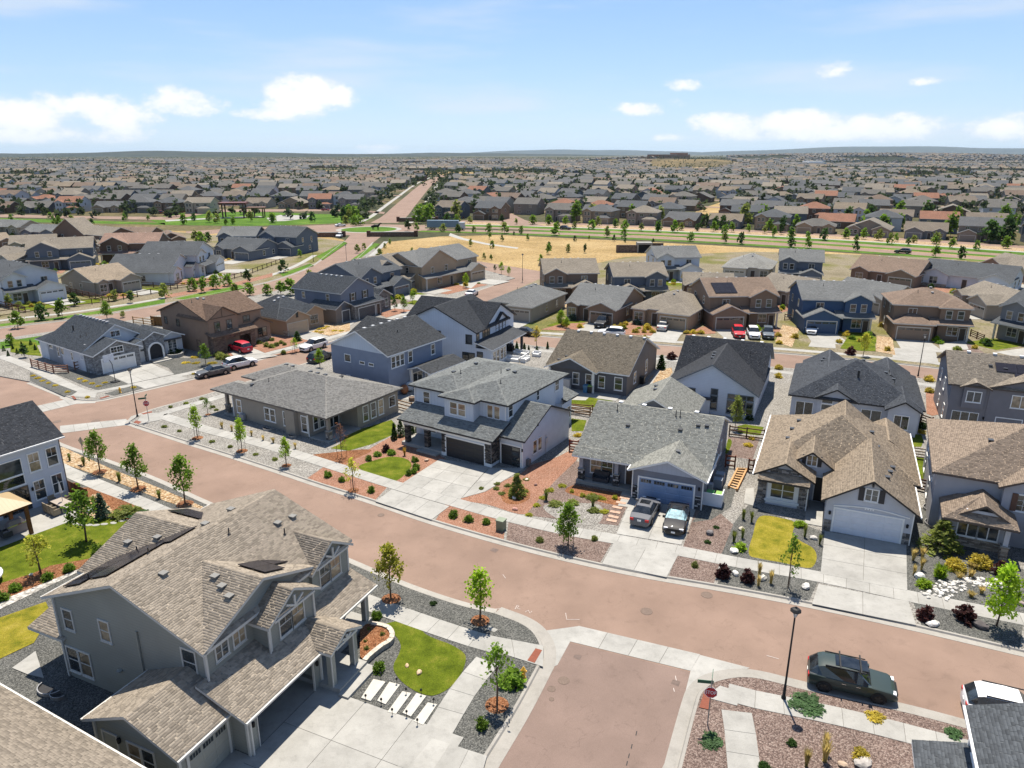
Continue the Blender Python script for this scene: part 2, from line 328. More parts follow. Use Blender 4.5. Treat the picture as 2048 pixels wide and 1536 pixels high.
def leafmat(name, base, trans=.25):
    m, t, b = newmat(name); v = coords(t, 'Object'); oi = N('ShaderNodeObjectInfo', t)
    mr = N('ShaderNodeMapRange', t); L(oi.outputs['Random'], mr.inputs[0], t); mr.inputs[3].default_value = .82; mr.inputs[4].default_value = 1.2
    c = vmul(t, vmul(t, base_col(t, base), mr.outputs[0]), noise(t, v, 2.2, 3, .6, 1.4)); L(c, b.inputs['Base Color'], t)
    b.inputs['Roughness'].default_value = .6; b.inputs['Specular IOR Level'].default_value = .25
    tr = N('ShaderNodeBsdfTranslucent', t); L(vmul(t, c, base_val(t, 1.25)), tr.inputs['Color'], t)
    mx = N('ShaderNodeMixShader', t); mx.inputs[0].default_value = trans; L(b.outputs[0], mx.inputs[1], t); L(tr.outputs[0], mx.inputs[2], t)
    L(mx.outputs[0], t.nodes['Material Output'].inputs['Surface'], t); return m
def base_val(t, v):
    n = N('ShaderNodeValue', t); n.outputs[0].default_value = v; return n.outputs[0]
LEAF = leafmat('leaf', 'obj', .5); BARK = plain('bark', C(120, 100, 82, .6), .9, .2, 8)
SNOWST = plain('boulder', 'obj', .9, .2, 4, bmp=.6, spec=.2)
# ------------------------------------------------------------------ house kit (local frame: u along the front, v to the back, z up)
CACHE = {}
def cached(key, fn):
    if key not in CACHE: CACHE[key] = fn()
    return CACHE[key]
FACE_ROT = {'f': 0.0, 'r': R(90), 'b': R(180), 'l': R(-90)}
def win_mesh(w, h, style):
    def fn():
        b = MB(); t = .09 if style != 'thin' else .06; p = -.055
        b.box(-w / 2 - t, w / 2 + t, p, .02, -t, 0); b.box(-w / 2 - t, w / 2 + t, p, .02, h, h + t + .02)
        b.box(-w / 2 - t, -w / 2, p, .02, 0, h); b.box(w / 2, w / 2 + t, p, .02, 0, h)
        b.box(-w / 2 - t - .04, w / 2 + t + .04, p - .035, .02, -t - .045, -t)            # sill
        q = p + .022; s = .028
        if style in ('dh', 'dh2', 'grid'): b.box(-w / 2, w / 2, q, .01, h * .5 - s, h * .5 + s)
        if style in ('slider', 'dh2', 'grid2', 'twin'): b.box(-s * 1.4, s * 1.4, q - .004, .01, 0, h)
        if style == 'twin': b.box(-w / 2, -s * 1.4, q, .01, h * .5 - s, h * .5 + s); b.box(s * 1.4, w / 2, q, .01, h * .5 - s, h * .5 + s)
        if style == 'triple':
            for k in (-1, 1): b.box(k * w / 6 - s * 1.4, k * w / 6 + s * 1.4, q - .004, .01, 0, h)
        if style == 'cottage':
            b.box(-w / 2, w / 2, q, .01, h * .52 - s, h * .52 + s); b.box(-.012, .012, q + .008, .01, h * .52 + s, h)
        if style in ('grid', 'grid2'):
            nx = max(2, round(w / .38)); nzz = max(2, round(h / .42))
            for i in range(1, nx): b.box(-w / 2 + w * i / nx - .013, -w / 2 + w * i / nx + .013, q + .006, .01, 0, h)
            for i in range(1, nzz): b.box(-w / 2, w / 2, q + .009, .01, h * i / nzz - .013, h * i / nzz + .013)
        return b.mesh('window', [PAINT])
    return cached(('win', round(w, 2), round(h, 2), style), fn)
def pane_mesh(w, h, mat):
    return cached(('pane', round(w, 2), round(h, 2), mat.name), lambda: MB().box(-w / 2, w / 2, -.014, .01, 0, h).mesh('pane', [mat]))
def panel_mesh(w, h):
    def fn():
        b = MB(); x, z, d = w / 2, h, .02; i = .05
        o = [(-x, 0, 0), (x, 0, 0), (x, 0, z), (-x, 0, z)]; f = [(-x + i, -d, i), (x - i, -d, i), (x - i, -d, z - i), (-x + i, -d, z - i)]
        b.add(o + f, [(4, 5, 6, 7), (0, 1, 5, 4), (1, 2, 6, 5), (2, 3, 7, 6), (3, 0, 4, 7)]); return b.mesh('panel', [PAINT])
    return cached(('panel', round(w, 2), round(h, 2)), fn)
def shingle_field(planes, base, parent, tabw=.32, exp=.145):
    """real overlapping shingle tabs on the given roof planes, joined into one part"""
    V = []; Cc = []; n0 = 0; Fq = []
    for pl in planes:
        P = np.array(pl, float); e1 = P[1] - P[0]
        nrm = np.cross(P[1] - P[0], P[2] - P[0]); nrm /= np.linalg.norm(nrm)
        if nrm[2] < 0: nrm = -nrm; P = P[::-1]
        T = np.array([-nrm[1], nrm[0], 0.0]); T /= np.linalg.norm(T); S = np.cross(nrm, T)
        if S[2] < 0: S = -S; T = -T
        o = P[0]; q = np.stack([(P - o) @ T, (P - o) @ S], 1)
        ar = 0.5 * np.sum(q[:, 0] * np.roll(q[:, 1], -1) - np.roll(q[:, 0], -1) * q[:, 1])
        if ar < 0: q = q[::-1]
        t0, t1, s0, s1 = q[:, 0].min(), q[:, 0].max(), q[:, 1].min(), q[:, 1].max()
        rows = np.arange(s0, s1 - exp * .5, exp); nc = int((t1 - t0) / tabw) + 3
        ts = t0 - tabw + np.arange(nc) * tabw
        tt, ss = np.meshgrid(ts, rows); tt = tt + rng.uniform(0, tabw, (len(rows), 1)); tt = tt + rng.uniform(-.06, .06, tt.shape); tt = tt.ravel(); ss = ss.ravel()
        w = rng.uniform(.9, 1.02, len(tt)) * tabw
        # trim the tabs to the plane at mid-course
        lo = np.full(len(tt), -1e9); hi = np.full(len(tt), 1e9)
        for sy in (.12, .92):
            yy = ss + exp * sy; a = np.full(len(tt), -1e9); b_ = np.full(len(tt), 1e9)
            for i in range(len(q)):
                A, B = q[i], q[(i + 1) % len(q)]; dy = B[1] - A[1]
                if abs(dy) < 1e-6: continue
                xi = A[0] + (yy - A[1]) / dy * (B[0] - A[0])
                if dy < 0: a = np.maximum(a, xi)
                else: b_ = np.minimum(b_, xi)
            lo = np.maximum(lo, a); hi = np.minimum(hi, b_)
        x0 = np.maximum(tt, lo); x1 = np.minimum(tt + w, hi); ok = (x1 - x0 > .05) & (ss + exp < s1 + .02)
        x0, x1, ss = x0[ok], x1[ok], ss[ok]; m = len(x0)
        if m == 0: continue
        th = rng.uniform(.008, .02, m); up = np.minimum(ss + exp * 1.25, s1)
        def pt(x, y, hgt): return o + x[:, None] * T + y[:, None] * S + hgt[:, None] * nrm
        z = np.full(m, .005); vv = np.stack([pt(x0, ss, z), pt(x1, ss, z), pt(x1, ss, th), pt(x0, ss, th), pt(x1, up, z + .002), pt(x0, up, z + .002)], 1)
        V.append(vv.reshape(-1, 3)); idx = n0 + np.arange(m)[:, None] * 6
        f1 = idx + np.array([0, 1, 2, 3]); f2 = idx + np.array([3, 2, 4, 5]); Fq.append(np.stack([f1, f2], 1).reshape(-1, 4)); n0 += m * 6
        val = np.where(rng.random(m) < .38, rng.uniform(.7, .86, m), rng.uniform(.94, 1.12, m)) ; Cc.append(np.repeat(val, 8))
    V = np.concatenate(V); Fq = np.concatenate(Fq); Cc = np.concatenate(Cc)
    me = bpy.data.meshes.new('shingles'); me.vertices.add(len(V)); me.vertices.foreach_set('co', V.ravel())
    me.loops.add(len(Fq) * 4); me.loops.foreach_set('vertex_index', Fq.ravel().astype(np.int32))
    me.polygons.add(len(Fq)); me.polygons.foreach_set('loop_start', (np.arange(len(Fq)) * 4).astype(np.int32)); me.polygons.foreach_set('loop_total', np.full(len(Fq), 4, np.int32))
    me.update(calc_edges=True)
    ca = me.color_attributes.new('Col', 'FLOAT_COLOR', 'CORNER'); cc = np.ones((len(Cc), 4), np.float32); cc[:, :3] = Cc[:, None] * np.array(base)[None, :]
    ca.data.foreach_set('color', cc.ravel()); me.materials.append(TAB)
    return stuff(obj('shingles', me, parent))
def stone_mesh(faces, cols, sh=.13, sw=.38, name='stone_veneer'):
    """faces: list of (origin, along, length, height, outward) -> uneven blocks, joined"""
    b = MB(); cl = []
    for (o, al, ln, ht, out) in faces:
        o, al, out = Vector(o), Vector(al), Vector(out); z = 0.0
        while z < ht - .02:
            h = min(random.uniform(.75, 1.3) * sh, ht - z); x = 0.0
            while x < ln - .02:
                w = min(random.uniform(.5, 1.6) * sw, ln - x)
                if ln - x - w < .1: w = ln - x
                d = random.uniform(.02, .065); g = .008
                p = [o + al * (x + g) + Vector((0, 0, z + g)), o + al * (x + w - g) + Vector((0, 0, z + g)), o + al * (x + w - g) + Vector((0, 0, z + h - g)), o + al * (x + g) + Vector((0, 0, z + h - g))]
                q = [k + out * d for k in p]
                b.add(p + q, [(4, 5, 6, 7), (0, 1, 5, 4), (1, 2, 6, 5), (2, 3, 7, 6), (3, 0, 4, 7)]); c = random.choice(cols); j = random.uniform(.85, 1.15)
                cl += [(c[0] * j, c[1] * j, c[2] * j, 1)] * 20
                x += w
            z += h
    me = b.mesh(name, [PIECE], uv=False); ca = me.color_attributes.new('Col', 'FLOAT_COLOR', 'CORNER'); ca.data.foreach_set('color', np.array(cl, np.float32).ravel()); return me
NOTRIM = object()
class House:
    def __init__(s, label, X, Y, th, wall=(.5, .5, .5), roof=(.1, .1, .1), trim=(.75, .75, .73), wmat=None, near=False, group='houses of the neighbourhood', fascia=None, cat='house', name='house'):
        s.e = empty(name, (X, Y, 0), R(th)); tag(s.e, label, cat, group)
        s.wall, s.roofc, s.trim, s.wmat, s.near = wall, roof, trim, wmat or SIDING, near; s.fascia = fascia or trim; s.B = []; s.vn = 0
    def block(s, u0, u1, v0, v1, z1, roof='gu', pitch=.42, ov=.4, z0=-.12, wall=None, wmat=None, gable=None, gmat=None, rc=None, walls=True, holes=(), fascia=None, shing=None, t=.17):
        b = dict(u0=u0, u1=u1, v0=v0, v1=v1, z0=z0, z1=z1, roof=roof, pitch=pitch, ov=ov, t=t); s.B.append(b)
        wall = wall or s.wall; wmat = wmat or s.wmat; rc = tuple(.76 * c for c in (rc or s.roofc))
        uc, vc = (u0 + u1) / 2, (v0 + v1) / 2; hu, hv = (u1 - u0) / 2, (v1 - v0) / 2
        if walls:
            m = MB()
            for f in 'frbl':
                (ox, oy), (dx, dy), ln = s.fr(b, f)
                hs = [h for h in holes if h[0] == f]
                if hs:
                    a0, a1, zt = hs[0][1:4]
                    for (x0, x1, za, zb) in ((0, a0, z0, z1), (a1, ln, z0, z1), (a0, a1, zt, z1)):
                        m.poly([(ox + dx * x0, oy + dy * x0, za), (ox + dx * x1, oy + dy * x1, za), (ox + dx * x1, oy + dy * x1, zb), (ox + dx * x0, oy + dy * x0, zb)])
                else:
                    m.poly([(ox, oy, z0), (ox + dx * ln, oy + dy * ln, z0), (ox + dx * ln, oy + dy * ln, z1), (ox, oy, z1)])
            gbs = []
            if roof == 'gu':
                for (uu, d) in ((u0, 1), (u1, -1)):
                    p = [(uu, v1, z1), (uu, v0, z1), (uu, vc, z1 + hv * pitch)]; (m if not gable else gbs.append(MB()) or gbs[-1]).poly(p if d > 0 else p[::-1])
            if roof in ('gv', 'xv'):
                for (vv, d) in ((v0, 1), (v1, -1))[:2 if roof == 'gv' else 1]:
                    p = [(u0, vv, z1), (u1, vv, z1), (uc, vv, z1 + hu * pitch)]; (m if not gable else gbs.append(MB()) or gbs[-1]).poly(p if d > 0 else p[::-1])
            w = m.build('wall', wmat, s.e, col=wall); b['wall'] = w
            for gb in gbs: gb.build('gable', gmat or BATTEN, s.e, col=gable)
        if roof is None: return len(s.B) - 1
        # roof planes
        a0, a1, c0, c1 = u0 - ov, u1 + ov, v0 - ov, v1 + ov; ze = z1 - pitch * ov + t
        planes = []
        if roof == 'gu':
            zr = z1 + pitch * hv + t; planes = [[(a0, c0, ze), (a1, c0, ze), (a1, vc, zr), (a0, vc, zr)], [(a1, c1, ze), (a0, c1, ze), (a0, vc, zr), (a1, vc, zr)]]
        elif roof == 'gv':
            zr = z1 + pitch * hu + t; planes = [[(a0, c1, ze), (a0, c0, ze), (uc, c0, zr), (uc, c1, zr)], [(a1, c0, ze), (a1, c1, ze), (uc, c1, zr), (uc, c0, zr)]]
        elif roof == 'hip':
            h = min(hu, hv) + ov; zr = ze + pitch * h
            if hu >= hv: r0, r1 = (a0 + h, vc, zr), (a1 - h, vc, zr)
            else: r0, r1 = (uc, c0 + h, zr), (uc, c1 - h, zr)
            if hu >= hv: planes = [[(a0, c0, ze), (a1, c0, ze), r1, r0], [(a1, c1, ze), (a0, c1, ze), r0, r1], [(a0, c1, ze), (a0, c0, ze), r0], [(a1, c0, ze), (a1, c1, ze), r1]]
            else: planes = [[(a0, c1, ze), (a0, c0, ze), r0, r1], [(a1, c0, ze), (a1, c1, ze), r1, r0], [(a0, c0, ze), (a1, c0, ze), r0], [(a1, c1, ze), (a0, c1, ze), r1]]
        elif roof == 'xv':      # cross gable flush with the front of a block: its slopes die into the valleys
            zr = z1 + pitch * hu + t; planes = [[(a0, c0, ze), (uc, c0, zr), (uc, v0 + hu, zr)], [(a1, c0, ze), (uc, v0 + hu, zr), (uc, c0, zr)]]
        elif roof == 'shed':    # low at the front (v0), high at the back
            zh = ze + pitch * (c1 - c0 - ov); planes = [[(a0, c0, ze), (a1, c0, ze), (a1, v1, zh), (a0, v1, zh)]]
        m = MB()
        for p in planes: m.poly(p, 0)
        for p in planes: m.poly([(x, y, z - t) for (x, y, z) in p][::-1], 1)
        # edges
        ed = {}
        for p in planes:
            for i in range(len(p)):
                a, c = p[i], p[(i + 1) % len(p)]; k = tuple(sorted((tuple(round(x, 3) for x in a), tuple(round(x, 3) for x in c)))); ed.setdefault(k, []).append((a, c))
        for k, l in ed.items():
            if len(l) == 1:
                a, c = l[0]; m.poly([(a[0], a[1], a[2] - t), (c[0], c[1], c[2] - t), c, a], 1)
        b['planes'] = planes
        rf = m.build('roof', [SHINGLE, PAINT2(fascia or s.fascia)], s.e, col=rc); b['robj'] = rf
        if shing if shing is not None else s.near: shingle_field(planes, rc, rf)
        return len(s.B) - 1
    def fr(s, b, f):
        u0, u1, v0, v1 = b['u0'], b['u1'], b['v0'], b['v1']
        return {'f': ((u0, v0), (1, 0), u1 - u0), 'b': ((u1, v1), (-1, 0), u1 - u0), 'l': ((u0, v1), (0, -1), v1 - v0), 'r': ((u1, v0), (0, 1), v1 - v0)}[f]
    def at(s, bi, f, a, out=0.0):
        b = s.B[bi]; (ox, oy), (dx, dy), ln = s.fr(b, f); return (ox + dx * a + dy * out, oy + dy * a - dx * out)
    def win(s, bi, f, a, z, w, h, style='dh', trim=None, blind=None):
        x, y = s.at(bi, f, a); o = obj('window', win_mesh(w, h, style), s.e, (x, y, z), FACE_ROT[f], trim or s.trim)
        bl = (random.random() < .22) if blind is None else blind
        obj('pane', pane_mesh(w, h, BLIND if bl else GLASS), o); return o
    def wins(s, bi, f, items, **kw):
        for it in items: s.win(bi, f, *it, **kw)
    def garage(s, bi, f, a, w=4.9, h=2.2, col=(.6, .6, .58), rows=4, cols=4, lites=False, trim=None, panels=True, z=0.0, contemporary=False):
        x, y = s.at(bi, f, a)
        b = MB(); b.box(-w / 2, w / 2, -.012, .01, 0, h); d = b.build('garage_door', PAINT, s.e, (x, y, z), FACE_ROT[f], col=col)
        t = .14; fb = MB(); fb.box(-w / 2 - t, -w / 2, -.06, .02, 0, h + t); fb.box(w / 2, w / 2 + t, -.06, .02, 0, h + t); fb.box(-w / 2, w / 2, -.06, .02, h, h + t); fb.build('door_frame', PAINT, d, col=trim or s.trim)
        pw, ph = w / cols, h / rows
        if panels:
            for r in range(rows):
                for c in range(cols):
                    if lites and r == rows - 1: continue
                    obj('panel', panel_mesh(pw - .03, ph - .025), d, (-w / 2 + pw * (c + .5), -.013, ph * r + .012), 0, col)
        if lites:
            for c in range(cols):
                lw = min(pw * .8, .95); xx = -w / 2 + pw * (c + .5); f2 = MB(); hh = ph * .55; zb = ph * (rows - 1) + ph * .2
                f2.box(xx - lw / 2, xx + lw / 2, -.02, .0, zb, zb + hh); f2.build('pane', GLASS, d)
                g = MB()
                for k in range(1, 4): g.box(xx - lw / 2 + lw * k / 4 - .012, xx - lw / 2 + lw * k / 4 + .012, -.026, -.018, zb, zb + hh)
                g.build('muntin', PAINT, d, col=col)
        if contemporary:
            for r in range(rows):
                g = MB(); g.box(w * .08, w * .45, -.035, 0, ph * r + .1, ph * (r + 1) - .1); g.build('pane', GLASS, d)
        return d
    def door(s, bi, f, a, w=.95, h=2.1, z=.0, col=(.06, .045, .035), trim=None):
        x, y = s.at(bi, f, a); b = MB(); b.box(-w / 2, w / 2, -.02, .01, 0, h); d = b.build('door', PAINT, s.e, (x, y, z), FACE_ROT[f], col=col)
        fb = MB(); fb.box(-w / 2 - .1, -w / 2, -.06, .02, 0, h + .1); fb.box(w / 2, w / 2 + .1, -.06, .02, 0, h + .1); fb.box(-w / 2, w / 2, -.06, .02, h, h + .1); fb.build('door_frame', PAINT, d, col=trim or s.trim)
        MB().box(w / 2 - .14, w / 2 - .08, -.08, -.02, .95, 1.1).build('handle', BLACKM, d); return d
    def sliding(s, bi, f, a, w=2.4, h=2.1, z=.05, n=2, trim=None):
        x, y = s.at(bi, f, a); b = MB(); t = .07
        b.box(-w / 2 - t, w / 2 + t, -.05, .02, h, h + t); b.box(-w / 2 - t, -w / 2, -.05, .02, 0, h); b.box(w / 2, w / 2 + t, -.05, .02, 0, h); b.box(-w / 2, w / 2, -.05, .02, 0, .08)
        for k in range(1, n): b.box(-w / 2 + w * k / n - .045, -w / 2 + w * k / n + .045, -.045, .01, .08, h)
        o = b.build('patio_door', PAINT, s.e, (x, y, z), FACE_ROT[f], col=trim or s.trim); obj('pane', pane_mesh(w, h, GLASS), o); return o
    def col(s, u, v, w, z0, z1, stone=0.0, col=None, scols=None):
        o = MB().box(-w / 2, w / 2, -w / 2, w / 2, z0 + stone * 0, z1).build('column', PAINT, s.e, (u, v, 0), col=col or s.trim)
        if stone:
            k = w / 2 + .06; h = stone
            fs = [((-k, -k, z0), (1, 0, 0), 2 * k, h, (0, -1, 0)), ((k, -k, z0), (0, 1, 0), 2 * k, h, (1, 0, 0)), ((k, k, z0), (-1, 0, 0), 2 * k, h, (0, 1, 0)), ((-k, k, z0), (0, -1, 0), 2 * k, h, (-1, 0, 0))]
            obj('stone_veneer', stone_mesh(fs, scols), o); MB().box(-k, k, -k, k, z0, z0 + h).build('stone_core', DARK, o)
            MB().box(-k - .08, k + .08, -k - .08, k + .08, z0 + h, z0 + h + .07).build('cap', CONC, o)
        return o
    def stone(s, bi, f, a0, a1, z0, z1, scols, sh=.13, sw=.38):
        x, y = s.at(bi, f, a0, .012); b = s.B[bi]; d = s.fr(b, f)[1]
        return obj('stone_veneer', stone_mesh([((x, y, z0), (d[0], d[1], 0), a1 - a0, z1 - z0, (d[1], -d[0], 0))], scols, sh, sw), s.e)
    def slab(s, u0, u1, v0, v1, z0, z1, name='porch_floor', mat=None, col=None): return MB().box(u0, u1, v0, v1, z0, z1).build(name, mat or CONC, s.e, col=col)
    def box(s, name, u0, u1, v0, v1, z0, z1, col=None, mat=None): return MB().box(u0, u1, v0, v1, z0, z1).build(name, mat or PAINT, s.e, col=col or s.trim)
    def zroof(s, bi, u, v):
        b = s.B[bi]; z = -1e9
        best = None
        for p in b['planes']:
            a, c, d = Vector(p[0]), Vector(p[1]), Vector(p[2]); n = (c - a).cross(d - a)
            zz = a.z - (n.x * (u - a.x) + n.y * (v - a.y)) / n.z
            if best is None or zz < best: best = zz
        return best
    def vents(s, bi, pts, col=(.05, .05, .05)):
        for (u, v) in pts:
            z = s.zroof(bi, u, v); m = MB(); m.box(-.16, .16, -.16, .16, -.2, .1); m.box(-.2, .2, -.24, .2, .1, .17); m.build('roof_vent', METAL, s.e, (u, v, z), col=col)
    def pipes(s, bi, pts, h=.45, r=.04):
        for (u, v) in pts:
            z = s.zroof(bi, u, v); m = MB(); m.lathe([(.11, -.1), (.1, .05), (r, .09), (r, h)], 8); m.build('vent_pipe', METAL, s.e, (u, v, z), col=(.03, .03, .03))
    def gutter(s, bi, sides='fb', col=None):
        b = s.B[bi]; ov, t = b['ov'], b['t']; z = b['z1'] - b['pitch'] * ov + t
        a0, a1, c0, c1 = b['u0'] - ov, b['u1'] + ov, b['v0'] - ov, b['v1'] + ov
        for f in sides:
            m = MB()
            if f in 'fb':
                y = c0 - .11 if f == 'f' else c1 + .005; m.box(a0, a1, y, y + .105, z - .13, z - .015)
            else:
                x = a0 - .11 if f == 'l' else a1 + .005; m.box(x, x + .105, c0, c1, z - .13, z - .015)
            m.build('gutter', METAL, s.e, col=col or s.trim)
    def spout(s, u, v, z0, z1, col=None): MB().box(-.045, .045, -.045, .045, z0, z1).build('downspout', METAL, s.e, (u, v, 0), col=col or s.trim)
    def lamp(s, bi, f, a, z=1.9):
        x, y = s.at(bi, f, a, .09); m = MB(); m.lathe([(.03, .34), (.1, .28), (.09, .02), (.05, 0)], 6); m.box(-.05, .05, 0, .09, .1, .25); m.build('wall_lamp', BLACKM, s.e, (x, y, z), FACE_ROT[f])
    def solar(s, bi, pl, t0, s0, nx, ny, pw=1.0, ph=1.7):
        """rows of panels on plane pl; t0 from the plane's first corner along the eave, s0 up the slope"""
        p = [Vector(q) for q in s.B[bi]['planes'][pl]]; T = (p[1] - p[0]).normalized(); n = (p[1] - p[0]).cross(p[2] - p[0]).normalized(); S = n.cross(T)
        for i in range(nx):
            for j in range(ny):
                o = p[0] + T * (t0 + i * (pw + .02)) + S * (s0 + j * (ph + .02)) + n * .09
                vs = [o, o + T * pw, o + T * pw + S * ph, o + S * ph]; k = MB(); k.add([*[v + n * .045 for v in vs], *vs], [(0, 1, 2, 3), (4, 5, 1, 0), (5, 6, 2, 1), (6, 7, 3, 2), (7, 4, 0, 3)])
                k.build('solar_panel', SOLAR, s.e)
P2 = {}
def PAINT2(c):
    k = tuple(round(x, 3) for x in c)
    if k not in P2: P2[k] = plain('fascia_paint_%d' % len(P2), k, .55, .04, 2)
    return P2[k]
# colours (base reflectance)
WHITE = (.74, .75, .76); OFFW = (.68, .66, .62); TRIMW = (.78, .78, .76); BLK = (.022, .022, .024)
RB_ = 1.5      # roofs: factor raising the tan shingle's base colour
RF_TAN = C(158, 147, 132, .74 * RB_); RF_GREY = C(134, 137, 135, .72 * 1.35); RF_LGREY = C(146, 144, 139, .74 * 1.4); RF_DK = C(70, 72, 76, 1.05)
ST_GREY = [(.16, .15, .14), (.26, .24, .22), (.10, .095, .09), (.34, .31, .28), (.2, .17, .14)]
ST_BW = [(.05, .05, .05), (.06, .06, .065), (.5, .49, .47), (.03, .03, .03), (.1, .1, .1)]
ST_DK = [(.045, .042, .045), (.08, .075, .07), (.12, .105, .09), (.03, .03, .03), (.16, .14, .12)]
ST_TAN = [(.3, .24, .18), (.38, .31, .24), (.22, .17, .13), (.42, .36, .29)]
# ------------------------------------------------------------------ ground, roads, beds
ZOOM = {'2': (640, 960, 2.6667), '3': (1280, 960, 2.6667), '1': (0, 960, 2.6667), '4': (0, 560, 2.6667), '5': (640, 560, 2.6667), '6': (1280, 560, 2.6667), '7': (0, 280, 2.926), '8': (600, 280, 2.926), '9': (1200, 280, 2.415),
        'a': (780, 690, 5.12), 'b': (1130, 760, 5.12), 'c': (1480, 780, 5.12), 'd': (1648, 660, 5.12), 'e': (1808, 940, 8.5333), 'f': (420, 700, 5.12), 'g': (640, 570, 5.12), 'h': (1060, 630, 5.12), 'i': (60, 560, 5.12), 'j': (300, 500, 5.12), 'k': (0, 780, 6.4), 'l': (0, 980, 6.4), 'p': (0, 0, 1)}
def px(k, *pts):
    o = ZOOM[k]; return [(o[0] + x / o[2], o[1] + y / o[2]) for (x, y) in pts]
def W(pts, z=0.0): return [G(x, y, z) for (x, y) in pts]
def smooth_line(P, n=6):
    """Catmull-Rom through the points"""
    P = [Vector((p[0], p[1])) for p in P]; out = []
    for i in range(len(P) - 1):
        p0, p1, p2, p3 = P[max(i - 1, 0)], P[i], P[i + 1], P[min(i + 2, len(P) - 1)]
        for k in range(n):
            t = k / n; out.append(.5 * ((2 * p1) + (p2 - p0) * t + (2 * p0 - 5 * p1 + 4 * p2 - p3) * t * t + (3 * p1 - p0 - 3 * p2 + p3) * t ** 3))
    out.append(P[-1]); return [(p.x, p.y) for p in out]
def closed_smooth(P, n=5):
    P = list(P); m = len(P); ext = [P[-1]] + P + [P[0], P[1]]; s = smooth_line(ext, n); return s[n:n + n * m]
def sheet(name, pts, z, mat, col=None):
    m = MB(); a = sum(pts[i][0] * pts[(i + 1) % len(pts)][1] - pts[(i + 1) % len(pts)][0] * pts[i][1] for i in range(len(pts)))
    if a < 0: pts = pts[::-1]
    m.poly([(x, y, z) for (x, y) in pts]); return struct(m.build(name, mat, col=col, uv=False))
def land(name, pts, mat):
    m = MB(); m.prism(pts, -.3, 0.0, 0, 1); return struct(m.build(name, [mat, KERBM], uv=False))
def offset(line, d):
    out = []
    for i, p in enumerate(line):
        a = line[max(i - 1, 0)]; b = line[min(i + 1, len(line) - 1)]; dx, dy = b[0] - a[0], b[1] - a[1]; l = math.hypot(dx, dy) or 1
        out.append((p[0] - dy / l * d, p[1] + dx / l * d))
    return out
def ribbon(name, line, offs, mat, parent=None):
    """offs: list of (sideways offset, z) -> swept profile"""
    rows = [offset(line, o) for (o, z) in offs]; m = MB(); n = len(line); k = len(offs)
    vs = [(rows[j][i][0], rows[j][i][1], offs[j][1]) for i in range(n) for j in range(k)]
    fs = [(i * k + j, (i + 1) * k + j, (i + 1) * k + j + 1, i * k + j + 1) for i in range(n - 1) for j in range(k - 1)]
    m.add(vs, fs); o = m.build(name, mat, parent, uv=False); return o
def kerb(line, side=1, pan=.5):
    """kerb and gutter pan along a block edge; side=+1 when the road lies to the left of the line"""
    s = side; prof = [(-.16 * s, .012), (.0, .012), (.07 * s, -.098), (pan * s, -.112), ((pan + .01) * s, -.16)]
    return struct(ribbon('kerb', line, prof, KERBM))
def resample(line, step):
    pts = [Vector(p) for p in line]; out = [pts[0].copy()]; need = step; acc = 0.0
    i = 0; cur = pts[0].copy()
    while i < len(pts) - 1:
        d = (pts[i + 1] - cur).length
        if acc + d >= step:
            cur = cur + (pts[i + 1] - cur).normalized() * (step - acc); out.append(cur.copy()); acc = 0.0
        else: acc += d; i += 1; cur = pts[i].copy()
    return [(p.x, p.y) for p in out]
def sidewalk(line, width=1.5, step=1.55, z=.028, slabs=True):
    ln = resample(line, .3); base = struct(ribbon('sidewalk', ln, [(-width / 2, -.02), (-width / 2, z - .016), (width / 2, z - .016), (width / 2, -.02)], CONCD if slabs else CONC))
    if slabs:
        q = resample(line, step); L_, R_ = offset(q, width / 2), offset(q, -width / 2); g = .012
        for i in range(len(q) - 1):
            def lerp(a, b, t): return (a[0] + (b[0] - a[0]) * t, a[1] + (b[1] - a[1]) * t)
            t = g / step; m = MB(); m.prism([lerp(L_[i], L_[i + 1], t), lerp(L_[i], L_[i + 1], 1 - t), lerp(R_[i], R_[i + 1], 1 - t), lerp(R_[i], R_[i + 1], t)], 0, z); m.build('slab', CONC, base, uv=False)
    return base
def paving(name, quad, nu, nv, z=.03, skip=(), mat=None):
    """concrete flatwork cut into slabs: quad = four corners (front-left, front-right, back-right, back-left)"""
    A, B, Cc, Dd = [Vector(p) for p in quad]; m = MB(); m.poly([(p.x, p.y, z - .014) for p in (A, B, Cc, Dd)]); base = struct(m.build(name, CONCD, uv=False)); g = .014
    def at(s, t): return (A * (1 - s) + B * s) * (1 - t) + (Dd * (1 - s) + Cc * s) * t
    gu = g / ((B - A).length / 1); gv = g / ((Dd - A).length)
    for i in range(nu):
        for j in range(nv):
            if (i, j) in skip: continue
            s0, s1, t0, t1 = i / nu + (gu if i else 0), (i + 1) / nu - (gu if i < nu - 1 else 0), j / nv + (gv if j else 0), (j + 1) / nv - (gv if j < nv - 1 else 0)
            k = MB(); k.prism([tuple(at(s0, t0)), tuple(at(s1, t0)), tuple(at(s1, t1)), tuple(at(s0, t1))], z - .03, z); k.build('slab', mat or CONC, base, uv=False)
    return base
RZ = -.13
# base terrain to the horizon
big = MB(); Rr = [(0, 0)]; vs = [(0, 0, -.17)]; fs = []; nseg = 48
for ri, rad in enumerate((300, 900, 2600, 7000, 20000, 60000)):
    for k in range(nseg): vs.append((rad * math.cos(6.28318 * k / nseg), rad * math.sin(6.28318 * k / nseg), -.17))
for k in range(nseg): fs.append((0, 1 + k, 1 + (k + 1) % nseg))
for ri in range(5):
    for k in range(nseg): a = 1 + ri * nseg; fs.append((a + k, a + nseg + k, a + nseg + (k + 1) % nseg, a + (k + 1) % nseg))
big.add(vs, fs); struct(big.build('ground', FARLAND, uv=False))
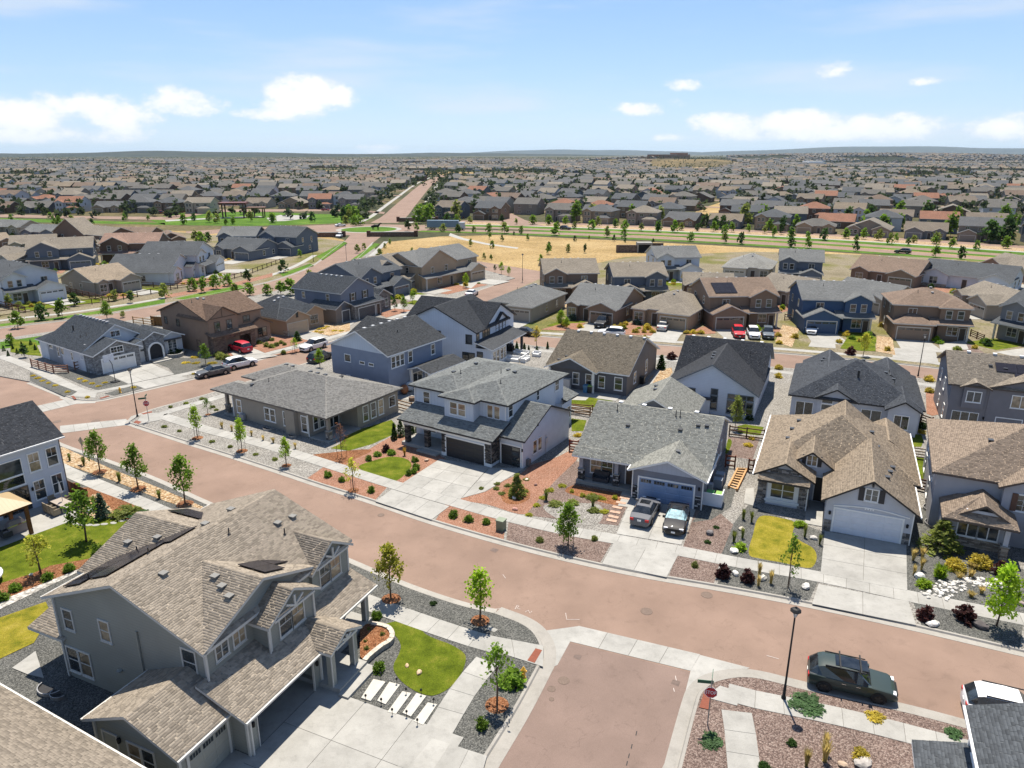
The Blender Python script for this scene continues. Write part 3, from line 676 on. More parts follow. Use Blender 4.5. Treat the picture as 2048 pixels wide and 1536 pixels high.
# --- street edges, traced on the ground
UP = [(272, 849), (375, 882), (450, 905), (562, 941), (640, 967), (752, 1002), (865, 1040), (1000, 1079), (1130, 1112), (1280, 1144), (1450, 1173), (1617, 1204), (1824, 1249), (2048, 1301)]
LOW = [(60, 860), (119, 889), (210, 921), (307, 958), (412, 1006), (560, 1066), (689, 1119), (809, 1170), (917, 1207), (990, 1224)]
up = smooth_line(W(UP)); upE = [(up[-1][0] + 12, up[-1][1] - 4.6), (up[-1][0] + 30, up[-1][1] - 10)]
low = smooth_line(W(LOW)); 
cornerA = smooth_line(W([(990, 1224), (1040, 1243), (1068, 1262), (1084, 1290), (1084, 1318), (1074, 1340), (1030, 1420), (974, 1510)]))
sideL = [(cornerA[-1][0] - 4.0, cornerA[-1][1] - 9.0)]
cornerD = smooth_line(W([(1357, 1536), (1388, 1415), (1402, 1380), (1436, 1358), (1505, 1352), (1617, 1378), (1805, 1420), (1932, 1453), (2048, 1486)]))
Bup = smooth_line(W([(60, 763), (130, 791), (160, 799), (197, 799), (228, 793), (287, 779), (372, 759), (400, 752), (470, 731), (546, 710), (612, 693), (690, 672), (770, 645), (850, 619), (905, 599), (960, 578), (1000, 565)]))
Blow = smooth_line(W([(272, 849), (258, 843), (275, 832), (304, 819), (365, 802), (423, 786), (486, 766), (570, 740), (651, 714), (740, 690), (830, 672), (880, 668), (930, 674), (1000, 682), (1120, 697), (1351, 713), (1548, 734), (1842, 757), (2048, 793)]))
Dup = smooth_line(W([(1000, 592), (968, 612), (945, 634), (955, 650), (1000, 660), (1060, 669), (1320, 688), (1550, 704), (1805, 727), (2048, 757)]))
EL = smooth_line(W([(-60, 664), (0, 655), (60, 648), (150, 637), (300, 612), (476, 577), (560, 556), (620, 533), (660, 505), (689, 482)]))
ER = smooth_line(W([(747, 484), (713, 517), (665, 544), (590, 571), (500, 593), (325, 629), (190, 651), (60, 669), (-60, 690)]))
far = lambda p, dx, dy: (p[0] + dx, p[1] + dy)
# blocks of land, a kerb's height above the roads
land('lot_ground', up + upE + [far(Blow[-1], 30, -8)] + Blow[::-1][:-1], LTGRAVEL)
land('lot_ground', low + cornerA[1:] + sideL + [(-60, 12), (-95, 40), (low[0][0] - 22, low[0][1] - 8)], GREYGRAVEL)
land('lot_ground', cornerD + [(60, 10), (-.8, 10)], BROWNGRAVEL)
land('lot_ground', Bup + W([(1030, 556), (959, 537), (840, 515), (760, 514)]) + ER[1:-1] + [(-140, 118), (-105, 112)], LTGRAVEL)
land('lot_ground', Dup + [far(Dup[-1], 30, -6), (150, 150), (150, 205)] + W([(2048, 527), (1800, 512), (1500, 503), (1250, 514), (1110, 545)]), YARD)
land('lot_ground', EL[:-1] + W([(684, 482), (640, 476), (560, 472), (420, 470), (330, 462), (-60, 452)]) + [(-260, 180)], YARD)
# roads
sheet('road', W([(-60, 770), (-60, 690), (60, 745), (60, 763)]) + Bup[6:60] + W([(960, 595), (700, 700)]) + [(60, 10), (0, 5)] + [(-110, 60)], RZ, ASPHALT)
sheet('road', W([(640, 722), (830, 690), (900, 640), (905, 596), (1000, 560), (1100, 548), (1080, 600), (1060, 650), (1320, 682), (1550, 698), (1805, 720), (2048, 750), (2110, 780), (2048, 805), (1842, 765), (1548, 742), (1351, 720), (1120, 705), (900, 690)]), RZ + .004, ASPHALT)
sheet('road', W([(835, 512), (960, 522), (1090, 543), (1100, 556), (1000, 570), (950, 541), (835, 519)]), RZ + .008, ASPHALT)
sheet('road', W([(1139, 1282), (1381, 1341)]) + [(0.8, 12.0), (-8.8, 12.0)], RZ + .004, ASPHALT2)
sheet('road', EL + W([(700, 470), (765, 470), (747, 484)]) + ER[1:], RZ, ASPHALT)
for ln, sd, pan in ((up, -1, .55), (low, 1, .5), (cornerA + sideL, 1, .85), ([(-2.2, 12)] + cornerD, 1, .75), (Bup, -1, .5), (Blow, 1, .5), (Dup, -1, .45), (EL, -1, .4), (ER, -1, .4)): kerb(ln, sd, pan)
# concrete cross pans at the junctions
def pan(pts, n): 
    q = W(pts, RZ); paving('cross_pan', [q[0], q[1], q[2], q[3]], n, 1, RZ + .02)
pan([(1139, 1283), (1381, 1342), (1400, 1309), (1157, 1252)], 4)
pan([(120, 867), (262, 849), (252, 838), (120, 852)], 5); pan([(82, 825), (160, 806), (150, 795), (60, 815)], 4)
sheet('corner_apron', W([(1086, 1262), (1160, 1252), (1140, 1284), (1115, 1330), (1082, 1345), (1090, 1300)], RZ), RZ + .012, CONC)
sheet('corner_apron', W([(1381, 1342), (1400, 1310), (1500, 1336), (1440, 1356), (1404, 1378), (1386, 1416), (1362, 1420)], RZ), RZ + .012, CONC)
sheet('corner_apron', W([(247, 851), (262, 833), (300, 820), (275, 850)], RZ), RZ + .012, CONC)
sheet('corner_apron', W([(118, 796), (133, 790), (160, 799), (196, 799), (190, 806), (150, 808)], RZ), RZ + .012, CONC)
# --- sidewalks
swN = smooth_line(W([(322, 831), (370, 846), (420, 861), (518, 886), (635, 922), (795, 972), (921, 1008), (1015, 1034), (1127, 1060), (1240, 1080), (1364, 1103), (1490, 1128), (1640, 1154), (1816, 1192), (2048, 1239)])); swN += [far(swN[-1], 10, -3.8)]
sidewalk(swN, 1.55)
swA = smooth_line(W([(60, 905), (130, 941), (187, 966), (250, 992), (330, 1026), (450, 1078), (590, 1140), (724, 1200), (801, 1229), (884, 1258), (962, 1283), (1030, 1300)]))
sidewalk(swA, 1.55)
swS = smooth_line(W([(975, 1322), (929, 1378), (872, 1470), (827, 1536)])); swS += [far(swS[-1], -2.2, -4.6)]
sidewalk(swS, 1.6)
swR = smooth_line(W([(1455, 1384), (1515, 1400), (1640, 1425), (1760, 1453), (1900, 1490), (2048, 1530)])); sidewalk(swR + [far(swR[-1], 6, -2.2)], 1.5)
swR2 = smooth_line(W([(1473, 1423), (1479, 1455), (1488, 1536)])); sidewalk(swR2 + [far(swR2[-1], -1.2, -6)], 1.65)
swB = smooth_line(W([(318, 830), (365, 815), (423, 799), (500, 775), (580, 750)])); sidewalk(swB, 1.4)
swP = smooth_line(W([(160, 790), (193, 783), (260, 771), (330, 757), (420, 737), (500, 716), (580, 696), (660, 676), (740, 650), (820, 624), (880, 603)])); sidewalk(swP, 1.4)
swF = smooth_line(W([(0, 712), (40, 726), (90, 748), (150, 778), (178, 786)])); sidewalk(swF, 1.5)
swD = smooth_line(W([(1000, 655), (1060, 664), (1200, 673), (1320, 682), (1550, 697), (1805, 719), (2048, 748)])); sidewalk(swD, 1.4, slabs=False)
swD2 = smooth_line(W([(1000, 692), (1120, 705), (1351, 721), (1548, 743), (1842, 768), (2048, 806)])); sidewalk(swD2, 1.3, slabs=False)
swE = smooth_line(W([(-40, 646), (60, 634), (150, 624), (300, 601), (420, 577), (520, 557), (590, 532), (630, 510)])); sidewalk(swE, 1.6, slabs=False)
swE2 = smooth_line(W([(772, 483), (742, 512), (700, 535), (660, 560)])); sidewalk(swE2, 1.6, slabs=False)
paving('corner_pad', W([(962, 1268), (1086, 1292), (1086, 1334), (975, 1298)]), 2, 1, .034)
paving('corner_pad', W([(1410, 1395), (1440, 1372), (1482, 1385), (1474, 1412)]), 1, 1, .034)
paving('corner_pad', W([(270, 850), (285, 826), (330, 826), (322, 840)]), 1, 1, .034); paving('corner_pad', W([(140, 793), (190, 796), (196, 782), (160, 780)]), 1, 1, .034)
for pts in (px('2', (1105, 965), (1150, 900), (1185, 910), (1145, 978)), px('3', (315, 1215), (340, 1140), (382, 1148), (370, 1228)), px('i', (1060, 1460), (1090, 1440), (1145, 1455), (1110, 1478)), px('i', (1140, 1370), (1250, 1345), (1250, 1360), (1160, 1380)), px('i', (420, 1192), (450, 1188), (478, 1220), (455, 1225)), px('i', (710, 1212), (800, 1185), (818, 1192), (730, 1218))):
    sheet('tactile_plate', W(pts), .042, RUST)
# --- planted beds: gravel, mulch, lawn
BZ = [.004]
def bed(name, pts, mat, smooth=True, z=None):
    w = W(pts); w = closed_smooth(w) if smooth else w
    if z is None: BZ[0] += .0007; z = BZ[0]
    return sheet(name, w, z, mat)
def verge(x0, x1, x2, x3, mat):
    """strip between far kerb and sidewalk; x0..x1 along the kerb, x2..x3 along the walk (photo columns)"""
    def cut(line, a, b):
        l = resample(line, .25); return [p for p in l if a <= proj(p[0], p[1])[0] <= b]
    BZ[0] += .0007; return sheet('gravel_bed', offset(cut(up, x0, x1), .1) + offset(cut(swN, x2, x3), -.72)[::-1], BZ[0], mat)
verge(610, 750, 655, 785, REDGRAVEL); verge(867, 1008, 900, 1020, REDGRAVEL); verge(1008, 1204, 1020, 1228, BROWNGRAVEL); verge(1335, 1432, 1352, 1444, BROWNGRAVEL); verge(1432, 1622, 1444, 1640, GREYGRAVEL); verge(1836, 2048, 1820, 2048, GREYGRAVEL)
# beside the street in front of the hip-roofed ranch and the white house
bed('gravel_bed', [(683, 928), (735, 900), (770, 880), (800, 868), (840, 890), (900, 925), (905, 960), (880, 1000), (760, 968), (700, 945)], REDGRAVEL)
bed('gravel_bed', px('5', (1075, 1030), (1130, 985), (1250, 950), (1345, 905), (1378, 905), (1365, 965), (1250, 1075), (1180, 1160), (1095, 1250), (900, 1200), (745, 1168), (880, 1130), (990, 1066)), REDGRAVEL)
bed('mulch_bed', px('f', (1040, 1080), (1240, 1050), (1560, 1018), (1650, 1035), (1480, 1120), (1355, 1172), (1200, 1130)), MULCH)
bed('lawn', px('f', (1235, 1008), (1330, 960), (1400, 880), (1540, 810), (1860, 715), (1910, 780), (1870, 870), (1660, 965), (1420, 1032)), LAWN, False)
bed('lawn', px('5', (205, 1000), (290, 962), (380, 942), (460, 955), (488, 990), (450, 1040), (400, 1072), (330, 1058)), LAWN)
bed('mulch_bed', px('5', (965, 1150), (990, 1110), (1060, 1095), (1115, 1120), (1115, 1165), (1060, 1195), (990, 1190)), MULCH)
bed('gravel_bed', px('5', (1095, 1255), (1180, 1155), (1250, 1075), (1365, 965), (1420, 985), (1600, 1060), (1650, 1180), (1590, 1310), (1400, 1290)), BROWNGRAVEL, False)
bed('gravel_bed', px('5', (1190, 1210), (1280, 1185), (1400, 1190), (1490, 1200), (1510, 1250), (1480, 1300), (1380, 1310), (1260, 1270)), LTGRAVEL)
bed('mulch_bed', px('5', (1310, 1130), (1350, 1095), (1420, 1105), (1620, 1150), (1590, 1200), (1440, 1170)), MULCH)
bed('gravel_bed', px('3', (225, 370), (300, 150), (350, 120), (430, 180), (500, 240), (470, 330), (430, 400)), BROWNGRAVEL, False)
bed('gravel_bed', px('3', (430, 410), (500, 230), (580, 130), (700, 180), (990, 280), (965, 500)), GREYGRAVEL, False)
bed('gravel_bed', px('3', (1420, 590), (1420, 330), (1480, 150), (1600, 150), (1800, 380), (2048, 480), (2200, 540), (2200, 740)), GREYGRAVEL, False)
bed('lawn', px('3', (640, 195), (760, 205), (825, 228), (815, 285), (850, 322), (920, 362), (942, 405), (930, 452), (890, 470), (760, 442), (640, 420), (580, 395), (600, 300)), LAWNY)
bed('gravel_bed', px('b', (1500, 1430), (1300, 1460), (1420, 1290), (1600, 1080), (1750, 1110), (1700, 1300)), GREYGRAVEL, False)
bed('gravel_bed', px('6', (455, 940), (470, 835), (640, 840), (600, 960)), BROWNGRAVEL, False)
bed('lawn', px('6', (455, 920), (470, 850), (490, 865), (470, 920)), LAWN); bed('lawn', px('6', (520, 780), (560, 770), (660, 785), (640, 830), (520, 815)), LAWN, False)
bed('lawn', px('6', (1420, 820), (1500, 825), (1512, 860), (1500, 890), (1430, 890)), LAWN, False); bed('lawn', px('6', (1435, 940), (1520, 945), (1510, 1070), (1460, 1060)), LAWN, False)
bed('lawn', px('h', (410, 870), (570, 875), (610, 830), (690, 830), (700, 850), (900, 865), (640, 950), (410, 920)), LAWN, False)
bed('lawn', px('h', (425, 1060), (580, 1080), (570, 1110), (545, 1190), (425, 1190)), LAWN, False)
bed('gravel_bed', px('h', (1190, 760), (1230, 640), (1330, 560), (1450, 540), (1460, 590), (1380, 690)), TANPEBBLE, False)
paving('walkway', W(px('h', (1180, 755), (1215, 760), (1340, 560), (1310, 555))), 1, 9, .03)
bed('gravel_bed', px('d', (1040, 590), (1110, 600), (1200, 860), (1110, 880), (1050, 860)), REDGRAVEL, False)
# bottom right plot
# dark green SUV side: brown gravel is the block itself
# corner plot of the grey-green house
bed('lawn', px('2', (335, 785), (380, 760), (440, 755), (520, 775), (560, 820), (620, 850), (700, 880), (768, 925), (776, 970), (750, 1040), (690, 1110), (610, 1150), (540, 1140), (480, 1110), (430, 1070), (395, 1020), (395, 980), (420, 930), (430, 880), (400, 830)), LAWN)
bed('gravel_bed', px('k', (760, 745), (800, 730), (1400, 1000), (2048, 1260), (2700, 1540), (2700, 1620), (2048, 1400), (1500, 1180), (810, 945)), TANPEBBLE, False)
bed('lawn', px('l', (-300, 860), (0, 735), (950, 385), (1100, 365), (1240, 352), (1690, 400), (1700, 430), (1130, 890), (650, 970), (420, 1070), (60, 1180), (-300, 1300)), LAWN, False)
bed('mulch_bed', px('l', (-300, 1300), (60, 1180), (420, 1070), (650, 970), (1160, 878), (1060, 995), (80, 1390), (-300, 1560)), MULCH, False)
bed('gravel_bed', px('l', (-300, 1560), (80, 1390), (1060, 995), (1010, 1050), (0, 1530), (-300, 1680)), WHITEROCK, False)
bed('mulch_bed', px('l', (1130, 130), (850, -20), (1130, -30), (1560, 130), (2048, 330), (1720, 380), (1440, 360)), MULCH, False)
bed('gravel_bed', px('l', (1000, 330), (1180, 60), (1280, 60), (1380, 200), (1500, 320), (1270, 370), (1080, 360)), TANPEBBLE, False)
bed('lawn', px('1', (-200, 800), (0, 735), (245, 650), (275, 720), (180, 870), (0, 955), (-200, 1010)), LAWNY, False)
sheet('patio', W(px('l', (-300, 850), (-300, 560), (400, 190), (640, 170), (760, 100), (1010, 320), (950, 385), (390, 590))), .03, CONC)
sheet('patio', W(px('1', (65, 1005), (190, 915), (235, 1060), (150, 1040))), .05, CONC)
# left plots along the cross street
bed('gravel_bed', px('i', (1280, 850), (1500, 800), (1900, 800), (2048, 800), (2048, 850), (1480, 970), (1420, 900)), GREYGRAVEL, False)
bed('gravel_bed', px('i', (260, 960), (420, 920), (640, 960), (860, 980), (1060, 1060), (700, 1130), (600, 1100)), GREYGRAVEL, False)
bed('gravel_bed', px('i', (0, 945), (300, 1075), (540, 1165), (420, 1175), (350, 1190), (0, 1035)), GREYGRAVEL, False)
bed('gravel_bed', px('i', (760, 1165), (1060, 1080), (1190, 1100), (870, 1185)), GREYGRAVEL, False)
bed('lawn', px('i', (-200, 600), (60, 640), (120, 780), (0, 770), (-200, 740)), LAWN, False)
bed('gravel_bed', px('j', (1010, 990), (1150, 900), (1420, 880), (1640, 930), (1180, 1055)), REDGRAVEL, False); bed('gravel_bed', px('j', (1230, 1085), (1560, 1000), (1600, 1030), (1480, 1050)), REDGRAVEL, False)
bed('gravel_bed', px('j', (600, 1080), (760, 980), (860, 1090), (720, 1130)), REDGRAVEL, False)
bed('gravel_bed', px('j', (1650, 840), (1800, 770), (2048, 740), (2048, 830), (1840, 880)), TANPEBBLE, False); bed('gravel_bed', px('g', (600, 300), (760, 240), (940, 260), (680, 335)), REDGRAVEL, False)
bed('lawn', px('g', (880, 190), (960, 155), (1150, 180), (1010, 210)), LAWN, False)
# cross-street yards
bed('gravel_bed', px('h', (110, 150), (330, 90), (570, 80), (480, 160), (300, 160)), REDGRAVEL, False); bed('gravel_bed', px('h', (830, 170), (900, 80), (1180, 80), (1300, 150), (1240, 215), (960, 200)), REDGRAVEL, False)
bed('lawn', px('d', (165, 190), (240, 75), (520, 95), (530, 220), (380, 215)), LAWN, False); bed('gravel_bed', px('d', (530, 220), (540, 60), (700, 80), (730, 260)), TANPEBBLE, False)
bed('gravel_bed', px('h', (1590, 210), (1640, 150), (1880, 100), (1900, 190)), REDGRAVEL, False)
bed('gravel_bed', px('6', (720, 330), (760, 240), (850, 260), (810, 360)), TANPEBBLE, False)
# boulevard verges and the strip of dry grass
def strip(name, a, b, mat, z): return sheet(name, W(a) + W(b)[::-1], z, mat)
strip('verge', [(0, 648), (100, 637), (220, 618), (330, 598)], [(0, 653), (100, 641), (220, 624), (330, 606)], LAWNF, .01)
strip('verge', [(350, 597), (480, 570)], [(372, 600), (490, 576)], LAWNF, .01); strip('verge', [(560, 548), (620, 527)], [(566, 553), (628, 531)], LAWNF, .01); strip('verge', [(633, 513), (688, 483)], [(645, 520), (695, 486)], LAWNF, .01)
strip('verge', [(0, 684), (80, 672), (200, 655)], [(0, 698), (80, 690), (160, 672)], LAWNF, .01); strip('verge', [(664, 545), (690, 533)], [(675, 548), (697, 540)], LAWNF, .01); strip('verge', [(702, 520), (750, 486)], [(716, 520), (760, 488)], LAWNF, .01)
strip('verge', [(60, 612), (200, 596)], [(60, 622), (200, 604)], LAWN, .012); strip('verge', [(205, 588), (330, 572)], [(200, 598), (330, 582)], LAWN, .012)
strip('gravel_bed', [(330, 597), (470, 572), (545, 553)], [(330, 590), (470, 565), (545, 546)], REDGRAVEL, .013)
# ------------------------------------------------------------------ the houses one can look into, measured off the photograph
def org(k, x, y): return G(*px(k, (x, y))[0])
GRN = C(142, 143, 135, 1.0); GRN2 = C(205, 203, 196, .85)
# A: grey-green two-storey house in the foreground
X, Y = org('1', 1390, 1420); hA = House('large grey-green two-storey house with tan shingles and open garage, front left', X, Y, 66, GRN, RF_TAN, GRN2, near=True)
h = hA
main = h.block(-.4, 11.5, 2.7, 14.4, 5.6, 'gu', .39, holes=[('f', .3, 5.5, 2.6)])
fg = h.block(-.41, 8.1, 2.66, 3.2, 5.58, 'xv', .39, .36, z0=3.2)
bay = h.block(3.0, 6.7, 1.5, 4.2, 5.25, 'gv', .58, .38, z0=2.9)
dor = h.block(7.9, 11.38, 2.45, 8.0, 5.5, 'gv', .62, .36, z0=3.1)
rear = h.block(2.3, 10.7, 9.0, 15.1, 5.56, 'gv', .4, .4)
gar = h.block(-.7, 5.15, .02, 2.72, 2.72, 'shed', .36, .5, holes=[('f', .7, 5.2, 2.25)])
porch = h.block(6.6, 11.3, .9, 2.72, 2.74, 'shed', .36, .45, walls=False)
pg = h.block(4.95, 7.35, -1.0, 2.9, 2.78, 'gv', .5, .3, walls=False)
wing = h.block(-4.0, -.42, 1.1, 6.9, 2.72, 'gu', .42, .38)
h.block(-.3, 4.6, 14.42, 16.8, 2.7, 'gv', .3, .35, walls=False)
h.box('beam', 4.95, 7.35, -1.0, -.8, 2.5, 2.76, GRN2)
for (u, v) in ((5.1, -.85), (7.2, -.85), (11.1, 1.05), (8.4, 1.05)): h.col(u, v, .36, .0, 2.75, col=GRN); h.box('corner_board', u - .21, u - .15, v - .21, v - .15, .3, 2.75, GRN2)
h.slab(4.9, 7.6, -1.5, 2.68, 0, .32); h.slab(7.6, 11.4, .75, 2.68, 0, .32); h.slab(4.7, 7.6, -2.2, -1.5, 0, .16, 'step')
# trusses in the three front gables
for (uc, v, zb, half, rise) in ((4.85, 1.17, 5.2, 1.7, 1.0), (9.64, 2.14, 5.45, 1.6, 1.0), (6.15, -1.26, 2.8, 1.0, .5)):
    m = MB(); m.box(uc - half, uc + half, v - .05, v + .03, zb - .02, zb + .12); m.box(uc - .07, uc + .07, v - .06, v + .02, zb + .12, zb + rise * .82)
    for k in (-1, 1):
        a = Vector((uc, 0, zb + .14)); b_ = Vector((uc + k * half * .42, 0, zb + rise * .56)); d = (b_ - a).normalized(); n = Vector((-d.z, 0, d.x)) * .06
        p = [a - n, b_ - n, b_ + n, a + n]; m.add([(q.x, v - .055, q.z) for q in p] + [(q.x, v + .02, q.z) for q in p], [(0, 1, 2, 3), (7, 6, 5, 4), (0, 4, 5, 1), (1, 5, 6, 2), (2, 6, 7, 3), (3, 7, 4, 0)])
    m.build('gable_truss', PAINT, h.e, col=GRN2)
h.wins(main, 'l', [(.7, .55, .9, 1.6), (1.75, .55, .9, 1.6), (1.0, 3.6, .72, 1.25), (4.1, 3.75, .72, 1.25), (10.55, 3.62, .9, 1.5)])
h.wins(fg, 'f', [(1.1, 4.35, .8, .8, 'grid2'), (2.35, 4.35, .8, .8, 'grid2')])
h.wins(bay, 'f', [(1.3, 3.75, .95, 1.35, 'cottage'), (2.35, 3.75, .95, 1.35, 'cottage')]); h.wins(dor, 'f', [(1.2, 3.85, .95, 1.35, 'cottage'), (2.25, 3.85, .95, 1.35, 'cottage')])
h.wins(wing, 'l', [(2.7, .55, .8, 1.45), (3.65, .55, .8, 1.45)]); h.door(wing, 'l', 1.0, .95, 2.05, col=GRN); h.lamp(wing, 'l', 1.75, 1.8)
h.garage(wing, 'f', 1.75, 2.45, 2.1, GRN, 4, 3, True); h.lamp(gar, 'f', .35, 1.6); h.lamp(gar, 'f', 5.5, 1.6)
h.door(main, 'f', 6.6, 1.0, 2.1, .32, GRN); h.wins(main, 'f', [(8.6, .9, 1.5, 1.4, 'slider')])
fbm = MB(); fbm.box(-.05, .0, -.045, .1, 0, 2.3); fbm.box(4.5, 4.55, -.045, .1, 0, 2.3); fbm.box(-.05, 4.55, -.045, .1, 2.25, 2.42); fbm.build('garage_door_frame', PAINT, h.e, col=GRN2)
h.box('garage_floor', -.5, 5.0, .05, 8.6, -.05, .01, mat=CONC)
for (u, v, z0, z1) in ((-.38, 2.68, 3.2, 5.5), (2.98, 1.48, 3.0, 5.2), (6.72, 1.48, 3.0, 5.2), (-.42, 14.4, 0, 5.5), (11.5, 2.5, 3.4, 5.4), (-.72, .0, 0, 2.7), (5.17, 0, 0, 2.7), (-4.02, 1.08, 0, 2.7), (-4.02, 6.92, 0, 2.7)): h.box('corner_board', u - .07, u + .07, v - .07, v + .07, z0, z1, GRN2)
h.spout(-.55, 2.45, 3.2, 5.5, GRN2); h.spout(-.46, 7.6, 0, 5.2, GRN); h.spout(-.62, -.15, 0, 2.6, GRN2); h.spout(2.85, 1.4, 3.0, 5.1, GRN2)
for bi, sd_ in ((main, 'b'), (gar, 'f'), (porch, 'f'), (wing, 'fb')): h.gutter(bi, sd_, GRN2)
h.vents(main, [(1.6, 7.4), (6.8, 9.7), (8.9, 9.6), (9.4, 6.2), (10.6, 6.0)], C(120, 118, 112)); h.vents(fg, [(3.1, 5.2), (2.7, 4.3), (2.3, 3.4)], C(120, 118, 112)); h.vents(rear, [(4.4, 13.9), (5.2, 12.2)], C(120, 118, 112))
h.pipes(main, [(.6, 12.4), (6.5, 7.4), (9.0, 5.3), (3.2, 10.5)]); h.pipes(rear, [(4.0, 12.6)])
h.solar(main, 1, 7.3, 1.0, 4, 1); h.solar(main, 1, 7.3, 2.75, 4, 1); h.solar(main, 1, 5.4, 3.4, 2, 1); h.solar(main, 1, 9.9, 1.0, 2, 1)
pl_ = h.B[fg]['planes']; pl_[1] = [(8.46, 2.3, pl_[1][0][2]), (8.46, 6.9, pl_[1][0][2]), (3.845, 6.9, pl_[1][2][2])]; h.solar(fg, 1, .5, 2.6, 2, 1); h.solar(fg, 1, 1.4, .85, 1, 1); h.solar(rear, 1, 3.2, 1.3, 3, 1)
h.box('electric_meter', -4.1, -4.0, 1.5, 1.95, .6, 1.4, (.3, .31, .31)); h.box('meter_box', -4.15, -4.0, 1.2, 1.45, .5, 1.2, (.36, .36, .34)); m = MB(); m.lathe([(.09, 0), (.16, .05), (.16, .12), (0.02, .16)], 8); m.build('wall_vent', METAL, h.e, (-.5, 9.6, 1.9), col=GRN)
# B: neighbour's roof, bottom left
X, Y = org('1', 0, 1536); h = House('tan shingled roof of neighbouring house cut off by bottom left corner', X, Y, 62, GRN, C(150, 140, 127, .95), GRN2, near=True)
hb = h.block(-12, 1.1, -13, 2.6, 3.35, 'gv', .4, .45); h.gutter(hb, 'r')
# C: white house, left edge
X, Y = org('k', 830, 1290); hC = House('white two-storey house with dark roof above gazebo patio at left edge', X, Y, 58, C(206, 212, 222, .86), C(74, 76, 80, 1.15), TRIMW, STUCCO, near=True)
h = hC; c0 = h.block(-13.0, -.3, -1.35, 7.0, 5.9, 'gu', .56); h.gutter(c0, 'f', TRIMW)
h.wins(c0, 'f', [(10.45, 3.4, .82, 1.6, 'cottage'), (11.95, 3.4, .82, 1.6, 'cottage'), (10.45, .7, .82, 1.7, 'cottage'), (11.95, .7, .82, 1.7, 'cottage'), (8.4, 3.55, 2.0, 1.35, 'thin'), (8.4, 2.6, 2.0, .8, 'thin'), (5.6, 3.5, 1.6, 1.5, 'slider'), (3.0, 3.5, 1.6, 1.5, 'slider')])
h.sliding(c0, 'f', 8.4, 2.2, 2.2, .1, 2, (.1, .08, .07)); h.lamp(c0, 'f', 9.85, 1.7); h.spout(-.25, -1.3, 0, 5.7, (.12, .1, .09)); h.pipes(c0, [(-3.2, 2.0)], .6); h.vents(c0, [(-3.6, 2.6)])
h.wins(c0, 'r', [(2.2, 3.4, .9, 1.5), (5.8, 3.4, .9, 1.5)])
# D: dark-roofed house, bottom right corner
X, Y = org('3', 1480, 1380); h = House('dark shingled roof and white wall of house in bottom right corner', X, Y, 66, C(196, 200, 208, .85), C(84, 88, 92, 1.2), TRIMW, near=True)
d0 = h.block(-14, -3.85, -11, -1.35, 5.35, 'gu', .42, .42); d1 = h.block(-9, -4.0, -1.33, .5, 2.85, None); 
h.B.pop(); m = MB(); m.poly([(-9.2, .95, 2.85), (-3.72, .95, 2.85), (-3.72, -1.33, 3.55), (-9.2, -1.33, 3.55)][::-1]); m.poly([(-9.2, .95, 2.7), (-3.72, .95, 2.7), (-3.72, -1.33, 3.4), (-9.2, -1.33, 3.4)], 1); m.poly([(-3.72, .95, 2.7), (-3.72, -1.33, 3.4), (-3.72, -1.33, 3.55), (-3.72, .95, 2.85)], 1); m.poly([(-9.2, .95, 2.7), (-3.72, .95, 2.7), (-3.72, .95, 2.85), (-9.2, .95, 2.85)], 1)
lr = m.build('lower_roof', [SHINGLE, PAINT2(TRIMW)], h.e, col=[.76 * c for c in h.roofc]); shingle_field([[(-9.2, .95, 2.85), (-3.72, .95, 2.85), (-3.72, -1.33, 3.55), (-9.2, -1.33, 3.55)]], [.76 * c for c in h.roofc], lr)
h.gutter(d0, 'b', TRIMW); h.wins(d0, 'b', [(3.0, 3.75, .9, 1.3), (1.2, 3.75, .9, 1.3)]); h.box('corner_board', -3.92, -3.78, -1.4, -1.26, 0, 5.3); h.spout(-6.6, -1.2, 3.5, 5.2)
# E: white house with charcoal garage doors, centre
X, Y = org('a', 620, 1125); hE = House('white two-storey house with grey hip roof and charcoal garage doors, centre', X, Y, -32, C(214, 220, 228, .86), RF_GREY, TRIMW, STUCCO, near=True, fascia=(.03, .03, .032))
h = hE; DKR = C(112, 116, 118, .74)
eL = h.block(-6.5, -.5, 2.4, 14.5, 6.0, 'hip', .26, .5, wmat=BATTEN); eR = h.block(-1.4, 5.5, 2.3, 14.48, 5.98, 'hip', .26, .5, wmat=BATTEN); eB = h.block(-1.5, 2.2, 1.15, 8.0, 5.97, 'hip', .26, .48, z0=3.0, wmat=BATTEN)
eS1 = h.block(-5.9, -.5, -.35, 2.38, 3.05, 'shed', .33, .5, walls=False); eS2 = h.block(-.8, 5.35, -.36, 2.36, 3.06, 'shed', .33, .55)
e3 = h.block(5.52, 8.2, 1.1, 10.9, 3.1, 'gu', .42, .42)
h.garage(eS2, 'f', 2.95, 4.75, 2.15, (.03, .03, .032), 4, 4, False, panels=True); h.garage(e3, 'f', 1.25, 2.25, 2.15, (.028, .028, .03), 4, 2, False, contemporary=True)
h.stone(eS2, 'f', 0, .55, .35, 3.0, ST_DK); h.stone(eS2, 'f', 5.4, 6.15, .35, 3.0, ST_DK); h.stone(eS2, 'r', 0, 1.45, .35, 3.0, ST_DK)
h.box('stone_base', -.86, -.22, -.44, -.3, 0, .35, TRIMW); h.box('stone_base', 4.6, 5.43, -.44, -.3, 0, .35, TRIMW); h.box('beam', -5.9, 5.35, -.46, -.37, 2.45, 2.95, TRIMW)
for u in (-5.6, -2.9): h.col(u, -.1, .34, .3, 3.0, stone=2.0, scols=ST_DK)
h.slab(-6.2, -.85, -.5, 2.3, 0, .36); h.slab(-3.6, -1.0, -1.2, -.5, 0, .18, 'step')
